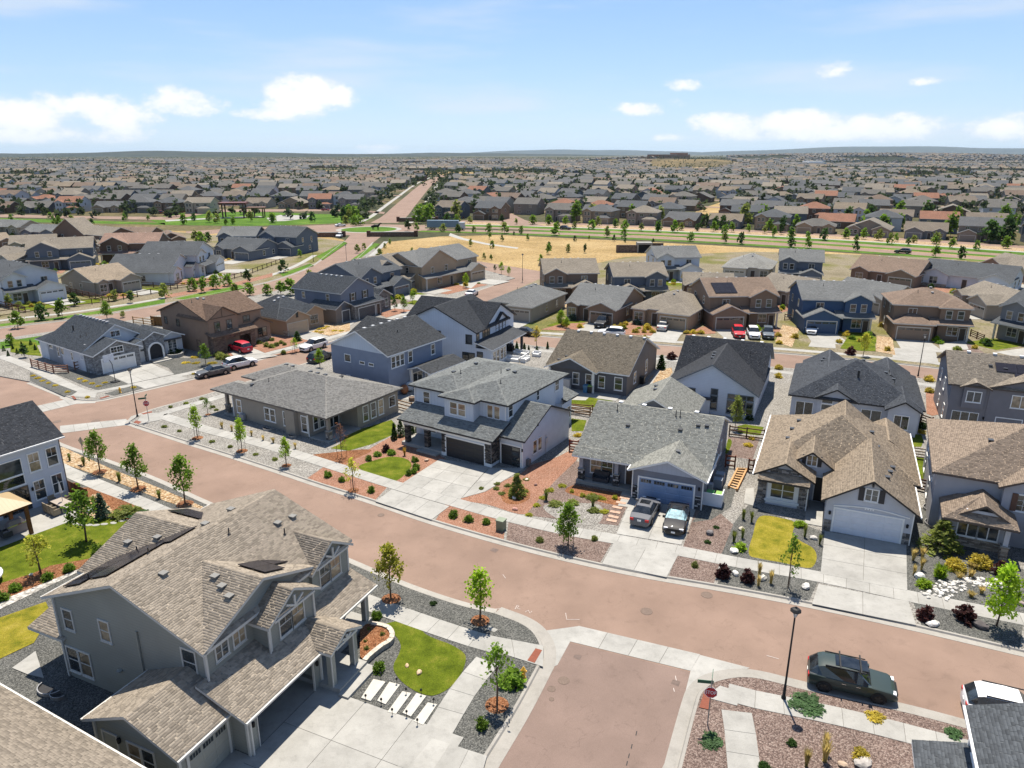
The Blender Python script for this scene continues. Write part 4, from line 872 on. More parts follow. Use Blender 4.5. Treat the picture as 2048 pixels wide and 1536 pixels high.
h.wins(eL, 'f', [(1.65, 4.15, .8, 1.25)]); h.wins(eB, 'f', [(1.2, 4.15, .85, 1.25), (2.25, 4.15, .85, 1.25)], blind=True); h.wins(eR, 'f', [(4.9, 4.15, .62, 1.3, 'thin'), (5.75, 4.15, .62, 1.3, 'thin')], blind=True)
h.wins(eR, 'r', [(.75, 4.4, .75, 1.4), (6.3, 4.6, .5, .95), (10.6, 4.5, .8, 1.2)]); h.wins(e3, 'r', [(2.3, .85, .7, 1.35, 'thin'), (3.3, .85, .7, 1.35, 'thin')], blind=True); h.wins(eL, 'f', [(2.2, .9, 1.1, 1.5)]); h.door(eL, 'f', 4.3, 1.05, 2.15, .36, (.05, .05, .05))
h.vents(eR, [(2.2, 9.2), (.6, 10.4)]); h.vents(eL, [(-3.8, 6.0), (-3.5, 9.9)]); h.pipes(eR, [(.4, 9.2), (2.8, 5.4)]); h.pipes(eL, [(-3.0, 6.2)]); h.lamp(e3, 'f', 2.62, 1.8); m = MB().box(8.205, 8.24, 3.9, 4.1, 3.6, 3.9); m.build('gable_vent', BLACKM, h.e)
h.box('gas_meter', 8.25, 8.6, 1.6, 2.0, .1, .8, (.12, .12, .12)); h.box('conduit', 8.2, 8.28, 5.6, 5.68, 0, 2.1, (.5, .5, .5)); h.box('meter_box', 8.2, 8.38, 5.5, 5.8, 1.2, 1.8, (.5, .5, .5))
h.block(2.4, 5.8, 14.5, 16.8, 2.9, 'gv', .3, .4, walls=False, fascia=(.03, .03, .03)); eb2 = h.block(3.0, 6.4, 12.6, 14.9, 3.0, None); h.wins(eb2, 'r', [(.6, 1.0, .7, 1.3), (1.6, 1.0, .7, 1.3)])
def text_mesh(body, size, mat, extrude=.006, align='CENTER'):
    cu = bpy.data.curves.new('txt', 'FONT'); cu.body = body; cu.size = size; cu.extrude = extrude; cu.align_x = align; cu.align_y = 'CENTER'; cu.resolution_u = 2
    o = bpy.data.objects.new('txt', cu); COL.objects.link(o); dg = bpy.context.evaluated_depsgraph_get(); me = bpy.data.meshes.new_from_object(o.evaluated_get(dg)); bpy.data.objects.remove(o); bpy.data.curves.remove(cu)
    me.materials.clear(); me.materials.append(mat); return me
def number(h, bi, f, a, z, col, n=4, size=.15):
    for k in range(n):
        x, y = h.at(bi, f, a + (k - (n - 1) / 2) * size * 1.25, .02); MB().box(-size * .4, size * .4, -.03, .02, 0, size * 1.5).build('number_tile', PAINT, h.e, (x, y, z), FACE_ROT[f], col=col)
# F: grey hip-roofed ranch
X, Y = org('f', 235, 680); hF = House('taupe single-storey ranch with wide grey hip roof and corner porch', X, Y, -32, C(158, 150, 138, .85), RF_LGREY, TRIMW, STUCCO, near=True, fascia=C(96, 90, 84))
h = hF; f0 = h.block(.2, 13.0, .1, 12.0, 2.95, 'hip', .30, .45, shing=False); 
# one big roof over house, porches and garage
h.B[f0]['robj'].hide_render = False
bpy.data.objects.remove(h.B[f0]['robj'])
f1 = h.block(-1.0, 15.6, .3, 12.0, 2.95, 'hip', .33, .5, walls=False); f2 = h.block(-4.0, 4.0, 5.6, 12.1, 2.97, 'hip', .3, .5, walls=False); f3 = h.block(-3.0, 3.0, .31, 3.4, 2.94, 'hip', .34, .5, walls=False)
f4 = h.block(12.9, 15.6, 5.0, 12.0, 2.95, None); f5 = h.block(-3.6, .3, 6.0, 11.8, 2.95, None); fc = h.block(9.8, 11.3, -.45, .2, 2.9, None)
h.wins(f0, 'f', [(1.1, .75, .7, 1.5), (6.0, .75, .75, 1.45), (6.95, .75, .75, 1.45), (9.1, .7, .65, 1.6), (12.1, .6, .8, 1.75)]); h.wins(f0, 'r', [(1.0, .7, .6, 1.5), (1.9, .7, .6, 1.5)]); h.sliding(f0, 'r', 3.6, 1.6, 2.0, .15)
h.wins(f4, 'r', [(1.3, .6, .75, 1.75), (2.6, .6, .75, 1.75), (3.9, .6, .75, 1.75), (5.9, 1.0, 1.0, 1.2, 'thin')]); h.lamp(f0, 'f', 9.75, 1.7)
h.slab(13.0, 16.0, .0, 5.0, 0, .15); h.col(15.5, .6, .34, .15, 2.9, 1.0, C(150, 142, 134, .8), ST_GREY); h.slab(-1.6, .2, .0, 3.0, 0, .15); h.col(-1.3, .45, .34, .15, 2.9, 1.0, C(150, 142, 134, .8), ST_GREY)
h.vents(f1, [(6.4, 6.9), (7.6, 6.9), (8.9, 6.9)]); h.vents(f2, [(-.8, 9.4), (.6, 9.2)]); h.pipes(f1, [(3.2, 3.2), (10.5, 8.0)]); h.vents(f1, [(1.6, 2.0), (9.0, 9.4)]); h.box('gas_meter', 1.6, 2.4, -.35, .05, .1, .75, (.3, .3, .3))
# G: grey ranch with porch and two cars
X, Y = org('b', 780, 1225); hG = House('grey ranch with mottled shingles, stone pillars and blue-grey double garage', X, Y, -23.5, C(134, 138, 148, .82), C(150, 150, 142, 1.1), TRIMW, near=True)
h = hG; g0 = h.block(-6.6, 5.3, 2.0, 15.6, 2.95, 'gu', .41, .42); gg = h.block(-.85, 5.28, .02, 6.0, 2.95, 'gv', .4, .42, gable=C(190, 196, 208, .85), gmat=BATTEN, holes=[]); gp = h.block(-6.55, -.85, 1.6, 2.02, 2.9, None, walls=False)
bpy_dummy = None
h.B.pop(); gback = h.block(-6.0, 1.6, 13.6, 21.6, 3.1, 'gv', .52, .4)
h.garage(gg, 'f', 3.0, 4.85, 2.2, C(150, 172, 205, .72), 4, 4, True); h.wins(g0, 'f', [(1.65, .95, 1.0, 1.4, 'cottage'), (2.75, .95, 1.0, 1.4, 'cottage')]); h.door(g0, 'f', 5.1, 1.0, 2.1, .32, (.07, .05, .04))
h.block(-6.6, -.86, 1.2, 2.02, 2.93, 'shed', .41, .42, walls=False)
for u in (-6.2, -2.75): h.col(u, 1.35, .36, .3, 2.92, 1.15, C(150, 152, 160), ST_BW)
for a0, a1 in ((0, .5), (5.6, 6.1)): h.stone(gg, 'f', a0, a1, 0, 1.35, ST_BW, .1, .3)
h.slab(-6.6, -.87, .9, 1.98, 0, .34); h.slab(-1.9, -.9, -.1, .9, 0, .17, 'step'); h.gutter(gg, 'lr', TRIMW)
h.vents(g0, [(2.0, 6.2), (3.5, 7.1), (-3.0, 5.8), (4.3, 7.2)]); h.pipes(g0, [(-4.6, 7.6), (1.2, 7.9), (1.6, 7.95)], .7); h.vents(g0, [(-4.6, 9.0), (-2.2, 9.0), (.4, 9.0), (3.0, 9.0)], (.7, .7, .7)); h.vents(gg, [(2.6, 2.4)], (.1, .1, .1)); h.vents(gback, [(-3.3, 19.4), (-3.0, 17.6)])
h.wins(g0, 'r', [(6.0, 1.0, .7, 1.3), (9.5, 1.0, .7, 1.3)]); h.lamp(gg, 'f', 5.9, 1.9); h.box('gas_meter', 5.35, 5.75, 3.6, 4.1, .2, 1.0, (.3, .32, .34)); h.box('air_conditioner', 5.6, 6.4, 5.0, 5.8, .05, .9, (.2, .23, .27)); h.box('air_conditioner', 5.6, 6.4, 6.4, 7.2, .05, .9, (.22, .25, .29))
# H: white and stone ranch with tan roof
X, Y = org('c', 945, 1450); hH = House('white and stone ranch with tan roof, black rakes and white garage door', X, Y, -24, C(204, 206, 212, .82), C(158, 143, 124, 1.1), TRIMW, STUCCO, near=True, fascia=(.03, .028, .028))
h = hH; h0 = h.block(-6.4, 6.1, 6.0, 18.6, 3.0, 'hip', .5, .42); hg = h.block(-.75, 5.6, .02, 9.0, 2.98, 'gv', .66, .45); hl = h.block(-6.42, -2.2, 3.1, 9.0, 2.97, 'gv', .55, .45); he = h.block(-4.1, -.4, 5.3, 10.5, 3.35, 'gv', .72, .4); hr = h.block(-3.2, 3.6, 12.0, 18.2, 3.2, 'gv', .72, .4); hr2 = h.block(2.4, 6.0, 13.0, 18.9, 2.96, 'gv', .6, .4)
h.garage(hg, 'f', 3.2, 4.95, 2.15, (.66, .68, .72), 4, 4, False, TRIMW); h.wins(hg, 'f', [(3.2, 3.35, .85, .95, 'grid2')]); number(h, hg, 'f', 3.2, 2.5, (.8, .8, .78))
for x_ in (2.45, 3.95): h.box('shutter', -.75 + x_ - .2, -.75 + x_ + .2, -.05, .0, 3.25, 4.4, (.03, .03, .035))
h.wins(hl, 'f', [(2.1, .8, 1.9, 1.45, 'twin')]); h.wins(he, 'f', [(1.85, 3.45, .75, .9, 'grid2')], blind=True)
for x_ in (1.2, 2.5): h.box('shutter', -4.1 + x_ - .17, -4.1 + x_ + .17, 5.23, 5.29, 3.4, 4.4, (.03, .03, .035))
h.stone(hl, 'f', 0, .75, 0, 2.7, ST_GREY); h.stone(hl, 'f', 3.45, 4.22, 0, 2.7, ST_GREY); h.stone(hl, 'f', .9, 3.3, 2.98, 3.6, ST_GREY); h.box('window_surround', -5.6, -3.0, 3.088, 3.1, .15, 2.6, TRIMW); h.box('sill_band', -5.75, -2.85, 2.95, 3.1, .35, .55, TRIMW)
h.block(-6.2, -2.4, 2.3, 3.1, 2.62, 'shed', .4, .25, walls=False, fascia=(.03, .03, .03)); h.stone(hg, 'f', 0, .55, 0, 1.05, ST_GREY); h.stone(hg, 'f', 5.82, 6.36, 0, 1.05, ST_GREY); h.stone(hl, 'r', 0, 2.6, 0, 2.7, ST_GREY)
h.door(he, 'f', 2.9, 1.1, 2.3, .1, (.02, .018, .018)); h.lamp(hg, 'f', .35, 1.55); h.lamp(hg, 'f', 6.05, 1.55); m = MB(); pts = [(-.2 + i * .62, 2.35 + .28 * math.sin(math.pi * i / 9)) for i in range(10)]
for i in range(9): m.add([(pts[i][0], -.04, pts[i][1]), (pts[i + 1][0], -.04, pts[i + 1][1]), (pts[i + 1][0], -.04, pts[i + 1][1] + .1), (pts[i][0], -.04, pts[i][1] + .1), (pts[i][0], .02, pts[i][1]), (pts[i + 1][0], .02, pts[i + 1][1]), (pts[i + 1][0], .02, pts[i + 1][1] + .1), (pts[i][0], .02, pts[i][1] + .1)], [(0, 1, 2, 3), (3, 2, 6, 7), (4, 5, 1, 0)])
m.build('arched_trim', PAINT, h.e, col=TRIMW)
for u in (-.95, 5.75): h.box('bracket', u - .06, u + .06, -.4, 0, 2.75, 2.95, BLK)
h.box('bracket', 2.36, 2.5, -.42, 0, 4.7, 4.95, BLK); h.vents(hg, [(3.6, 2.6), (3.9, 4.4), (4.2, 6.0)]); h.vents(h0, [(3.0, 9.0), (-4.6, 9.5), (-4.4, 12.0), (-3.9, 14.0), (2.6, 12.0)]); h.gutter(h0, 'lr', TRIMW); h.gutter(hg, 'r', TRIMW); h.gutter(hl, 'l', TRIMW); h.gutter(hr, 'lr', TRIMW); h.spout(-2.25, 3.05, 0, 2.7)
h.slab(-2.2, -.8, .5, 5.3, 0, .06, 'walkway')
# I: stone-trimmed house at the right edge
X, Y = org('e', 1640, 1400); hI = House('light stucco house with brown roof and stone porch at right edge', X, Y, -27, C(186, 186, 190, .82), C(150, 134, 118, 1.1), TRIMW, STUCCO, near=True, fascia=(.09, .07, .06))
h = hI; i0 = h.block(-5.0, 9, 2.2, 15.5, 5.1, 'hip', .42, .42); ip = h.block(-4.1, .2, -1.3, 3.0, 2.85, 'hip', .5, .42, walls=False); ig = h.block(-3.4, .0, -.9, 4.0, 2.95, 'gv', .62, .3, walls=False); iw = h.block(-4.4, .3, -.2, 3.0, 2.85, None); iu = h.block(-.4, 6.0, 1.4, 8.0, 5.1, 'gv', .5, .45)
h.wins(iw, 'f', [(1.9, .95, 1.3, 1.15, 'slider'), (3.3, .95, 1.3, 1.15, 'slider')], blind=False); h.wins(iu, 'f', [(1.6, 3.2, 1.2, 1.3, 'grid2')])
for u in (.4, 2.0): h.box('shutter', u - .2, u + .2, 1.33, 1.4, 3.1, 4.6, (.12, .06, .04))
h.stone(iw, 'f', .2, 4.5, 0, .85, ST_TAN); h.col(-3.9, -1.1, .34, 0, 2.8, 1.1, (.5, .5, .52), ST_TAN); h.col(.0, -1.1, .34, 0, 2.8, 1.1, (.5, .5, .52), ST_TAN); h.wins(i0, 'l', [(3.0, 3.2, .8, 1.4), (5.0, 3.2, .8, 1.4), (8.5, .8, 1.0, 1.5), (10.5, 3.2, .8, 1.4), (2.4, .8, 1.0, 1.5)]); h.vents(i0, [(-1.2, 6.5), (2.4, 7.0)])
h.box('porch_gable', -2.9, -.6, -.82, -.7, 3.0, 3.5, (.6, .61, .64)); h.garage(iu, 'f', 4.8, 2.6, 2.2, (.3, .27, .24))
ig2 = h.block(2.5, 9, -2.5, 2.2, 2.9, 'hip', .42, .42); h.garage(ig2, 'f', 3.2, 4.9, 2.15, (.3, .26, .22))
for h_, pts in ((hE, ((-6.45, 2.35, 3.6, 5.9), (5.45, 2.2, 4.2, 5.9), (8.15, 1.05, 0, 3.0))), (hG, ((5.35, .05, 0, 2.9), (-.9, .0, 0, 2.9), (5.35, 15.5, 0, 2.9))), (hH, ((5.65, .05, 0, 2.9), (6.15, 18.5, 0, 2.9))), (hF, ((12.95, .05, .15, 2.9), (.25, .05, .1, 2.9)))):
    for (u, v, z0, z1) in pts: h_.spout(u, v, z0, z1)
# ------------------------------------------------------------------ second rank of houses
# J: white house with steep charcoal roof
X, Y = org('h', 1590, 980); h = House('white house with steep charcoal roof and tall narrow grey-framed windows', X, Y, -24.5, C(212, 220, 232, .86), C(70, 72, 76, 1.15), C(110, 118, 124), near=True, fascia=C(110, 116, 122))
j0 = h.block(-2.4, 8.0, 6.0, 17.4, 3.2, 'gu', .58, .4); j1 = h.block(-2.35, 7.98, .1, 12.0, 3.15, 'gv', .58, .42)
h.wins(j1, 'f', [(2.95, .7, .75, 1.5), (2.95, 2.35, .75, .6, 'thin'), (5.6, .7, .75, 1.6), (5.6, 2.5, .75, .7, 'thin'), (7.6, .5, .8, 1.5), (8.7, .6, 1.2, 1.6, 'thin'), (9.75, .5, .7, 1.5), (7.6, 2.3, .8, .5, 'thin'), (8.7, 2.3, 1.2, .5, 'thin'), (9.75, 2.3, .7, .5, 'thin')], blind=False)
h.box('hot_tub_closet', 1.4, 2.9, -.45, .05, 0, 1.9, C(205, 212, 222, .8)); h.box('closet_roof', 1.3, 3.0, -.55, .05, 1.9, 2.1, (.03, .03, .04)); h.vents(j0, [(-1.8, 12.0), (.2, 12.0), (2.3, 12.0), (4.6, 12.0), (7, 12.0)], (.7, .7, .7)); h.vents(j1, [(2.1, 4), (2.0, 5.5), (1.9, 7)]); h.gutter(j0, 'b'); h.pipes(j0, [(6, 9.5), (-1.6, 10.6)])
# K: white with black hip roof
X, Y = org('c', 530, 330); h = House('pale stucco ranch with charcoal hip roof and black-edged gables', X, Y, -24, C(200, 204, 212, .82), C(82, 86, 92, 1.1), TRIMW, STUCCO, near=True, fascia=BLK)
k0 = h.block(-.4, 13.1, 1.6, 15.2, 3.0, 'hip', .46, .42); k1 = h.block(2.4, 6.4, 1.5, 9.0, 3.0, 'gv', .55, .42); k2 = h.block(9.8, 12.8, .4, 6.0, 3.0, 'gv', .6, .4); k3 = h.block(.4, 6, 9.0, 17.5, 3.0, 'gv', .6, .4); k4 = h.block(7.6, 12.6, 9.0, 17.0, 3.0, 'gv', .6, .4)
h.wins(k1, 'f', [(1.1, .9, 1.1, 1.3), (2.8, .9, 1.1, 1.3), (1.1, 2.4, 1.1, .5, 'thin'), (2.8, 2.4, 1.1, .5, 'thin')], blind=False); h.wins(k2, 'f', [(1.4, .8, 1.4, 1.5, 'slider')], blind=False); h.sliding(k0, 'f', 1.5, 1.8, 2.1); h.sliding(k0, 'f', 8.6, 2.0, 2.1); h.pipes(k0, [(6.5, 5.2)], .9, .13); h.pipes(k0, [(10.4, 5.5), (10.0, 9.6)]); h.vents(k0, [(6.1, 9.2), (7.0, 9.2), (9.6, 8.8), (10.4, 7.5)]); h.vents(k3, [(2.6, 14), (2.4, 13)])
# L: grey two-storey at the right
X, Y = org('d', 1240, 980); h = House('grey two-storey house with tan roof and rooftop solar panels at right', X, Y, -24, C(136, 134, 138, .82), C(148, 138, 124, 1.1), TRIMW, STUCCO, near=True, fascia=(.08, .06, .05))
l0 = h.block(-.3, 12, -1.2, 10.2, 5.5, 'gu', .40, .42); l1 = h.block(.9, 3.0, -1.5, 4, 5.45, 'gv', .45, .5, z0=2.9); l2 = h.block(3.4, 10.5, -1.25, 5, 5.48, 'gv', .34, .42)
h.wins(l1, 'f', [(1.05, 3.7, 1.3, 1.1, 'slider')], blind=False); h.wins(l2, 'f', [(3.0, 3.5, 1.6, 1.3, 'slider')]); h.wins(l0, 'f', [(6.0, .9, 2.4, 1.2, 'triple')], blind=False); h.sliding(l0, 'f', 1.8, 2.5, 2.1, .2, 3, TRIMW); h.lamp(l0, 'f', 3.6, 1.7)
h.wins(l0, 'l', [(3.0, 3.6, .7, 1.3), (6.5, 3.4, .7, 1.3), (9.0, .8, .9, 1.4), (4.5, .8, .7, 1.2)]); h.solar(l0, 0, 4.8, 3.1, 6, 1); h.solar(l0, 0, 6.5, 1.35, 4, 1); h.vents(l0, [(1.6, 4.4), (4.2, 4.4), (6.8, 4.4)], (.7, .7, .7)); h.vents(l0, [(3.6, 2.2), (5.0, 1.9)])
# M: dark grey ranch with tan roof
X, Y = org('h', 985, 800); h = House('dark grey ranch with taupe gable roof and recessed corner patio', X, Y, -26, C(112, 112, 116, .85), C(136, 126, 110, 1.08), TRIMW, STUCCO, near=True)
m0 = h.block(-10.5, .4, -1.3, 13.0, 3.0, 'gu', .44, .4, wall=C(142, 130, 120, .8)); m1 = h.block(-10.3, -3.7, -2.3, 6, 2.98, 'gv', .44, .4, walls=False); h.block(-10.3, -3.75, -2.2, -2.1, 2.9, None, walls=False); h.B.pop()
fw = MB(); fw.box(-10.46, .39, -1.33, -1.28, -.1, 2.98); fw.build('rear_wall', STUCCO, h.e, col=C(104, 104, 108, .85)); gt = MB(); gt.poly([(-10.2, -2.1, 2.95), (-3.8, -2.1, 2.95), (-7.0, -2.1, 4.3)]); gt.build('gable', STUCCO, h.e, col=C(96, 98, 104, .85))
for (a, w_, hh) in ((5.7, .75, 1.5), (7.5, .75, 1.5), (9.8, .95, 1.6), (3.9, .8, 1.5)): x_, y_ = h.at(m0, 'f', a, .04); o = obj('window', win_mesh(w_, hh, 'dh'), h.e, (x_, y_, .75), 0, TRIMW); obj('pane', pane_mesh(w_, hh, GLASS), o)
h.wins(m0, 'r', [(3.5, .9, .9, 1.4), (9.0, .8, .8, 1.8)], blind=True); h.col(-3.9, -2.1, .25, 0, 2.9); h.col(-10.1, -2.1, .25, 0, 2.9); h.vents(m0, [(-9 + 1.9 * i, 5.6) for i in range(6)], (.6, .6, .6)); h.vents(m1, [(-8.6, 0.2), (-9.2, -1)])
h.box('bin_closet', -8.4, -7.0, -2.6, -1.9, 0, 1.6, C(190, 188, 186, .8)); h.slab(-10.5, -.2, -3.8, -1.4, 0, .05, 'patio')
# N: white farmhouse gable
X, Y = org('g', 1230, 700); h = House('white two-storey gabled house with charcoal roof and windowed sun porch', X, Y, -25, C(216, 224, 234, .86), C(72, 75, 79, 1.1), C(60, 60, 62), BATTEN, near=True, fascia=BLK)
n0 = h.block(-4.6, 8.7, -4.4, 6.4, 5.3, 'gv', .47, .4); n1 = h.block(-5, 8.6, -1.5, 9, 5.3, 'gu', .52, .4); n2 = h.block(3, 8.72, 2.0, 6.2, 5.25, 'gu', .62, .4); n3 = h.block(8.72, 11.4, -4.5, 6.9, 2.95, None, walls=False); h.B.pop()
m = MB(); q = [(8.7, -4.9, 3.9), (11.7, -4.9, 3.0), (11.7, 7.2, 3.0), (8.7, 7.2, 3.9)]; m.poly(q[::-1] if False else q); m.poly([(x, y, z - .16) for x, y, z in q][::-1], 1); m.poly([(11.7, -4.9, 2.84), (11.7, 7.2, 2.84), (11.7, 7.2, 3.0), (11.7, -4.9, 3.0)], 1); m.poly([(8.7, -4.9, 3.74), (11.7, -4.9, 2.84), (11.7, -4.9, 3.0), (8.7, -4.9, 3.9)], 1); m.build('porch_roof', [SHINGLE, PAINT2(TRIMW)], h.e, col=[.76 * c for c in h.roofc])
n4 = h.block(8.7, 11.3, -4.4, .6, 2.9, None); h.wins(n4, 'r', [(.9, .7, .9, 1.7), (2.1, .7, .9, 1.7), (3.4, .7, .9, 1.7), (4.4, .7, .6, 1.7)], blind=True, trim=TRIMW); h.col(11.2, 6.5, .35, 0, 2.9); h.wins(n4, 'f', [(.7, .9, .8, 1.4)])
h.wins(n0, 'f', [(7.0, 3.6, .75, 1.2), (12.2, 3.5, .9, 1.2), (11.6, .6, .9, 1.4), (12.6, .6, .9, 1.4)], trim=BLK, blind=False); h.wins(n0, 'r', [(.7, 3.3, .8, 1.5), (2.6, 3.6, .7, 1.4), (3.4, 3.6, .7, 1.4), (4.2, 3.6, .7, 1.4), (7.2, 3.5, .9, 1.7), (8.4, 3.5, .9, 1.7), (9.6, 3.5, .9, 1.7)], trim=BLK, blind=True); h.vents(n1, [(-3 + 1.3 * i, 4.4) for i in range(5)], (.5, .5, .5)); h.vents(n2, [(4.6, 4.6), (6.2, 4.6)], (.5, .5, .5))
# O: blue-grey two-storey
X, Y = org('g', 100, 870); h = House('blue-grey two-storey house with white gable and charcoal roof', X, Y, -33, C(138, 148, 166, .84), C(80, 82, 84, 1.15), TRIMW, STUCCO, near=True)
o0 = h.block(6.0, 16.1, -4.9, 6.2, 5.8, 'gv', .47, .42, gable=C(200, 210, 222, .86)); o1 = h.block(4.4, 12, 0, 8.5, 5.7, 'gu', .45, .4)
h.wins(o0, 'f', [(3.0, 3.9, 1.0, .9, 'thin'), (5.6, 3.95, .8, .3, 'thin'), (7.2, 3.95, .8, .3, 'thin'), (2.9, .7, .6, 1.2), (6.2, .7, .6, 1.2)], blind=False); h.wins(o0, 'r', [(1.0, 3.9, .65, 1.4), (1.85, 3.9, .65, 1.4), (2.7, 3.9, .65, 1.4), (4.3, 3.9, .7, 1.4), (9.0, 3.9, .7, 1.3)], blind=False); h.vents(o0, [(10.7, -3.2 + 1.6 * i) for i in range(6)], (.5, .5, .5)); h.pipes(o0, [(13.2, .4)], .3, .06)
op = h.block(16.1, 19.6, -.9, 6.0, 2.95, 'gv', .3, .4, walls=False); h.sliding(o0, 'r', 5.6, 1.8, 2.1); h.col(19.4, -.8, .3, 0, 2.9); h.col(16.3, -.8, .3, 0, 2.9); h.wins(o0, 'r', [(7.6, .5, .8, 1.6)])
# P: white and grey stone ranch
X, Y = org('i', 745, 945); h = House('white and grey stone ranch with charcoal roof and arched stone entry', X, Y, 55, C(208, 212, 218, .86), C(90, 95, 100, 1.15), TRIMW, STUCCO, near=True)
p0 = h.block(-1.2, 8.6, 2.2, 13.4, 3.05, 'gv', .6, .42); p1 = h.block(-1.18, 5.2, -1.0, 6, 2.98, 'gv', .45, .45, wall=C(150, 152, 154, .8), wmat=STONE); p2 = h.block(5.2, 8.0, .4, 6, 2.95, 'gv', .3, .35); p3 = h.block(6.6, 9.6, -.2, 6, 3.6, 'gv', .5, .3, wall=C(150, 152, 154, .8), wmat=STONE); p4 = h.block(9.4, 12.9, .5, 8, 2.95, 'gv', .42, .4); p5 = h.block(-1.2, 12, 9, 16, 3.0, 'hip', .5, .4)
h.garage(p1, 'f', 3.2, 4.6, 2.1, (.7, .69, .66), 4, 4, True); h.garage(p2, 'f', .8, 1.7, 2.1, (.7, .69, .66), 4, 2, True); h.wins(p1, 'f', [(3.2, 2.75, 1.7, .75, 'grid2')], blind=False); h.wins(p0, 'f', [(4.9, 4.3, 1.3, .8, 'grid2')], blind=False); h.wins(p4, 'f', [(1.8, .7, 1.3, 1.7, 'grid2')], blind=False); h.box('awning', 9.7, 12.6, -.1, .5, 2.5, 2.65, (.05, .05, .055)); number(h, p1, 'f', 3.2, 2.4, (.03, .03, .03))
m = MB(); ar = [(1.0 * math.cos(math.pi * i / 8), 1.6 + 1.0 * math.sin(math.pi * i / 8)) for i in range(9)]; ao = [(1.25 * math.cos(math.pi * i / 8), 1.6 + 1.25 * math.sin(math.pi * i / 8)) for i in range(9)]; ar = [(1.0, .2)] + ar + [(-1.0, .2)]; ao = [(1.25, .2)] + ao + [(-1.25, .2)]
for i in range(10): m.add([(8.1 + ar[i][0], -.33, ar[i][1]), (8.1 + ao[i][0], -.33, ao[i][1]), (8.1 + ao[i + 1][0], -.33, ao[i + 1][1]), (8.1 + ar[i + 1][0], -.33, ar[i + 1][1]), (8.1 + ar[i][0], -.18, ar[i][1]), (8.1 + ao[i][0], -.18, ao[i][1]), (8.1 + ao[i + 1][0], -.18, ao[i + 1][1]), (8.1 + ar[i + 1][0], -.18, ar[i + 1][1])], [(0, 1, 2, 3), (1, 5, 6, 2), (0, 3, 7, 4)])
m.build('entry_arch', PAINT, h.e, col=TRIMW); m = MB(); m.poly([(8.1 + x, -.215, z) for x, z in ar]); m.build('entry_shade_face', DARK, h.e); h.slab(6.9, 9.4, -1.3, -.2, 0, .3, 'step'); h.slab(6.7, 9.6, -1.9, -1.3, 0, .15, 'step')  # shade of the entry painted as a flat near-black face in the arch
h.wins(p0, 'l', [(1.2, 2.0, 1.1, .5, 'thin'), (3.4, 1.1, .5, 1.4), (4.7, 1.6, .8, .9, 'thin'), (7.6, 1.2, .5, 1.1)], blind=False); h.wins(p1, 'l', [(3.2, 1.8, .9, .6, 'thin')], blind=False); h.vents(p0, [(3.7, 4 + 1.0 * i) for i in range(9)], (.35, .35, .36)); h.pipes(p0, [(1.2, 9.5)], .8, .12); h.vents(p1, [(-.2, 3.2), (.4, 2.6)], (.6, .6, .6)); h.pipes(p0, [(0.5, 6), (1.0, 5.2)])
# Q: brown two-storey
X, Y = org('j', 640, 1030); h = House('brown two-storey house with open garage behind red SUV', X, Y, 57, C(158, 132, 112, .8), C(134, 112, 96, 1.05), C(98, 80, 66, .9), STUCCO, near=True)
q0 = h.block(-1.6, 8.7, -1.6, 10.4, 5.6, 'gu', .36, .4); q1 = h.block(-1.62, 3.7, -2.2, 5, 5.55, 'gv', .6, .4); q2 = h.block(-1.62, 6.2, -2.9, -1.6, 2.9, 'shed', .35, .45, holes=[('f', 2.2, 6.9, 2.2)], wmat=STONE, wall=C(120, 102, 90)); q3 = h.block(6.0, 10.2, -1.7, 5, 2.95, 'gv', .5, .4, wall=C(160, 136, 116, .8))
h.wins(q1, 'f', [(1.5, 3.5, .9, 1.4), (3.7, 3.5, .9, 1.4)], blind=False); h.wins(q3, 'f', [(2.1, .9, .8, 1.4), (3.0, .9, .8, 1.4)]); h.stone(q3, 'f', 0, 4.2, 0, .8, ST_TAN); h.wins(q0, 'f', [(7.4, 3.9, 1.2, .9, 'slider')]); h.wins(q0, 'l', [(1.3, 3.7, .7, 1.0), (4.6, 3.7, .7, 1.0)], trim=C(80, 70, 62), blind=False); h.wins(q0, 'l', [(9.5, .9, .8, 1.0)], blind=True); h.vents(q0, [(1.2, 4.0), (2.0, 3.6)], (.4, .4, .4)); h.pipes(q0, [(-.4, 3.2)]); h.door(q3, 'l', 5.6, 1.0, 2.1); h.box('garage_floor', -1.4, 6.0, -2.8, -1.7, 0, .01, mat=CONC)
m = MB(); m.box(.9, 1.0, -2.25, -2.18, 5.6, 7.1); m.box(-1.2, 3.3, -2.25, -2.18, 5.5, 5.62); m.build('gable_truss', PAINT, h.e, col=C(90, 72, 60))
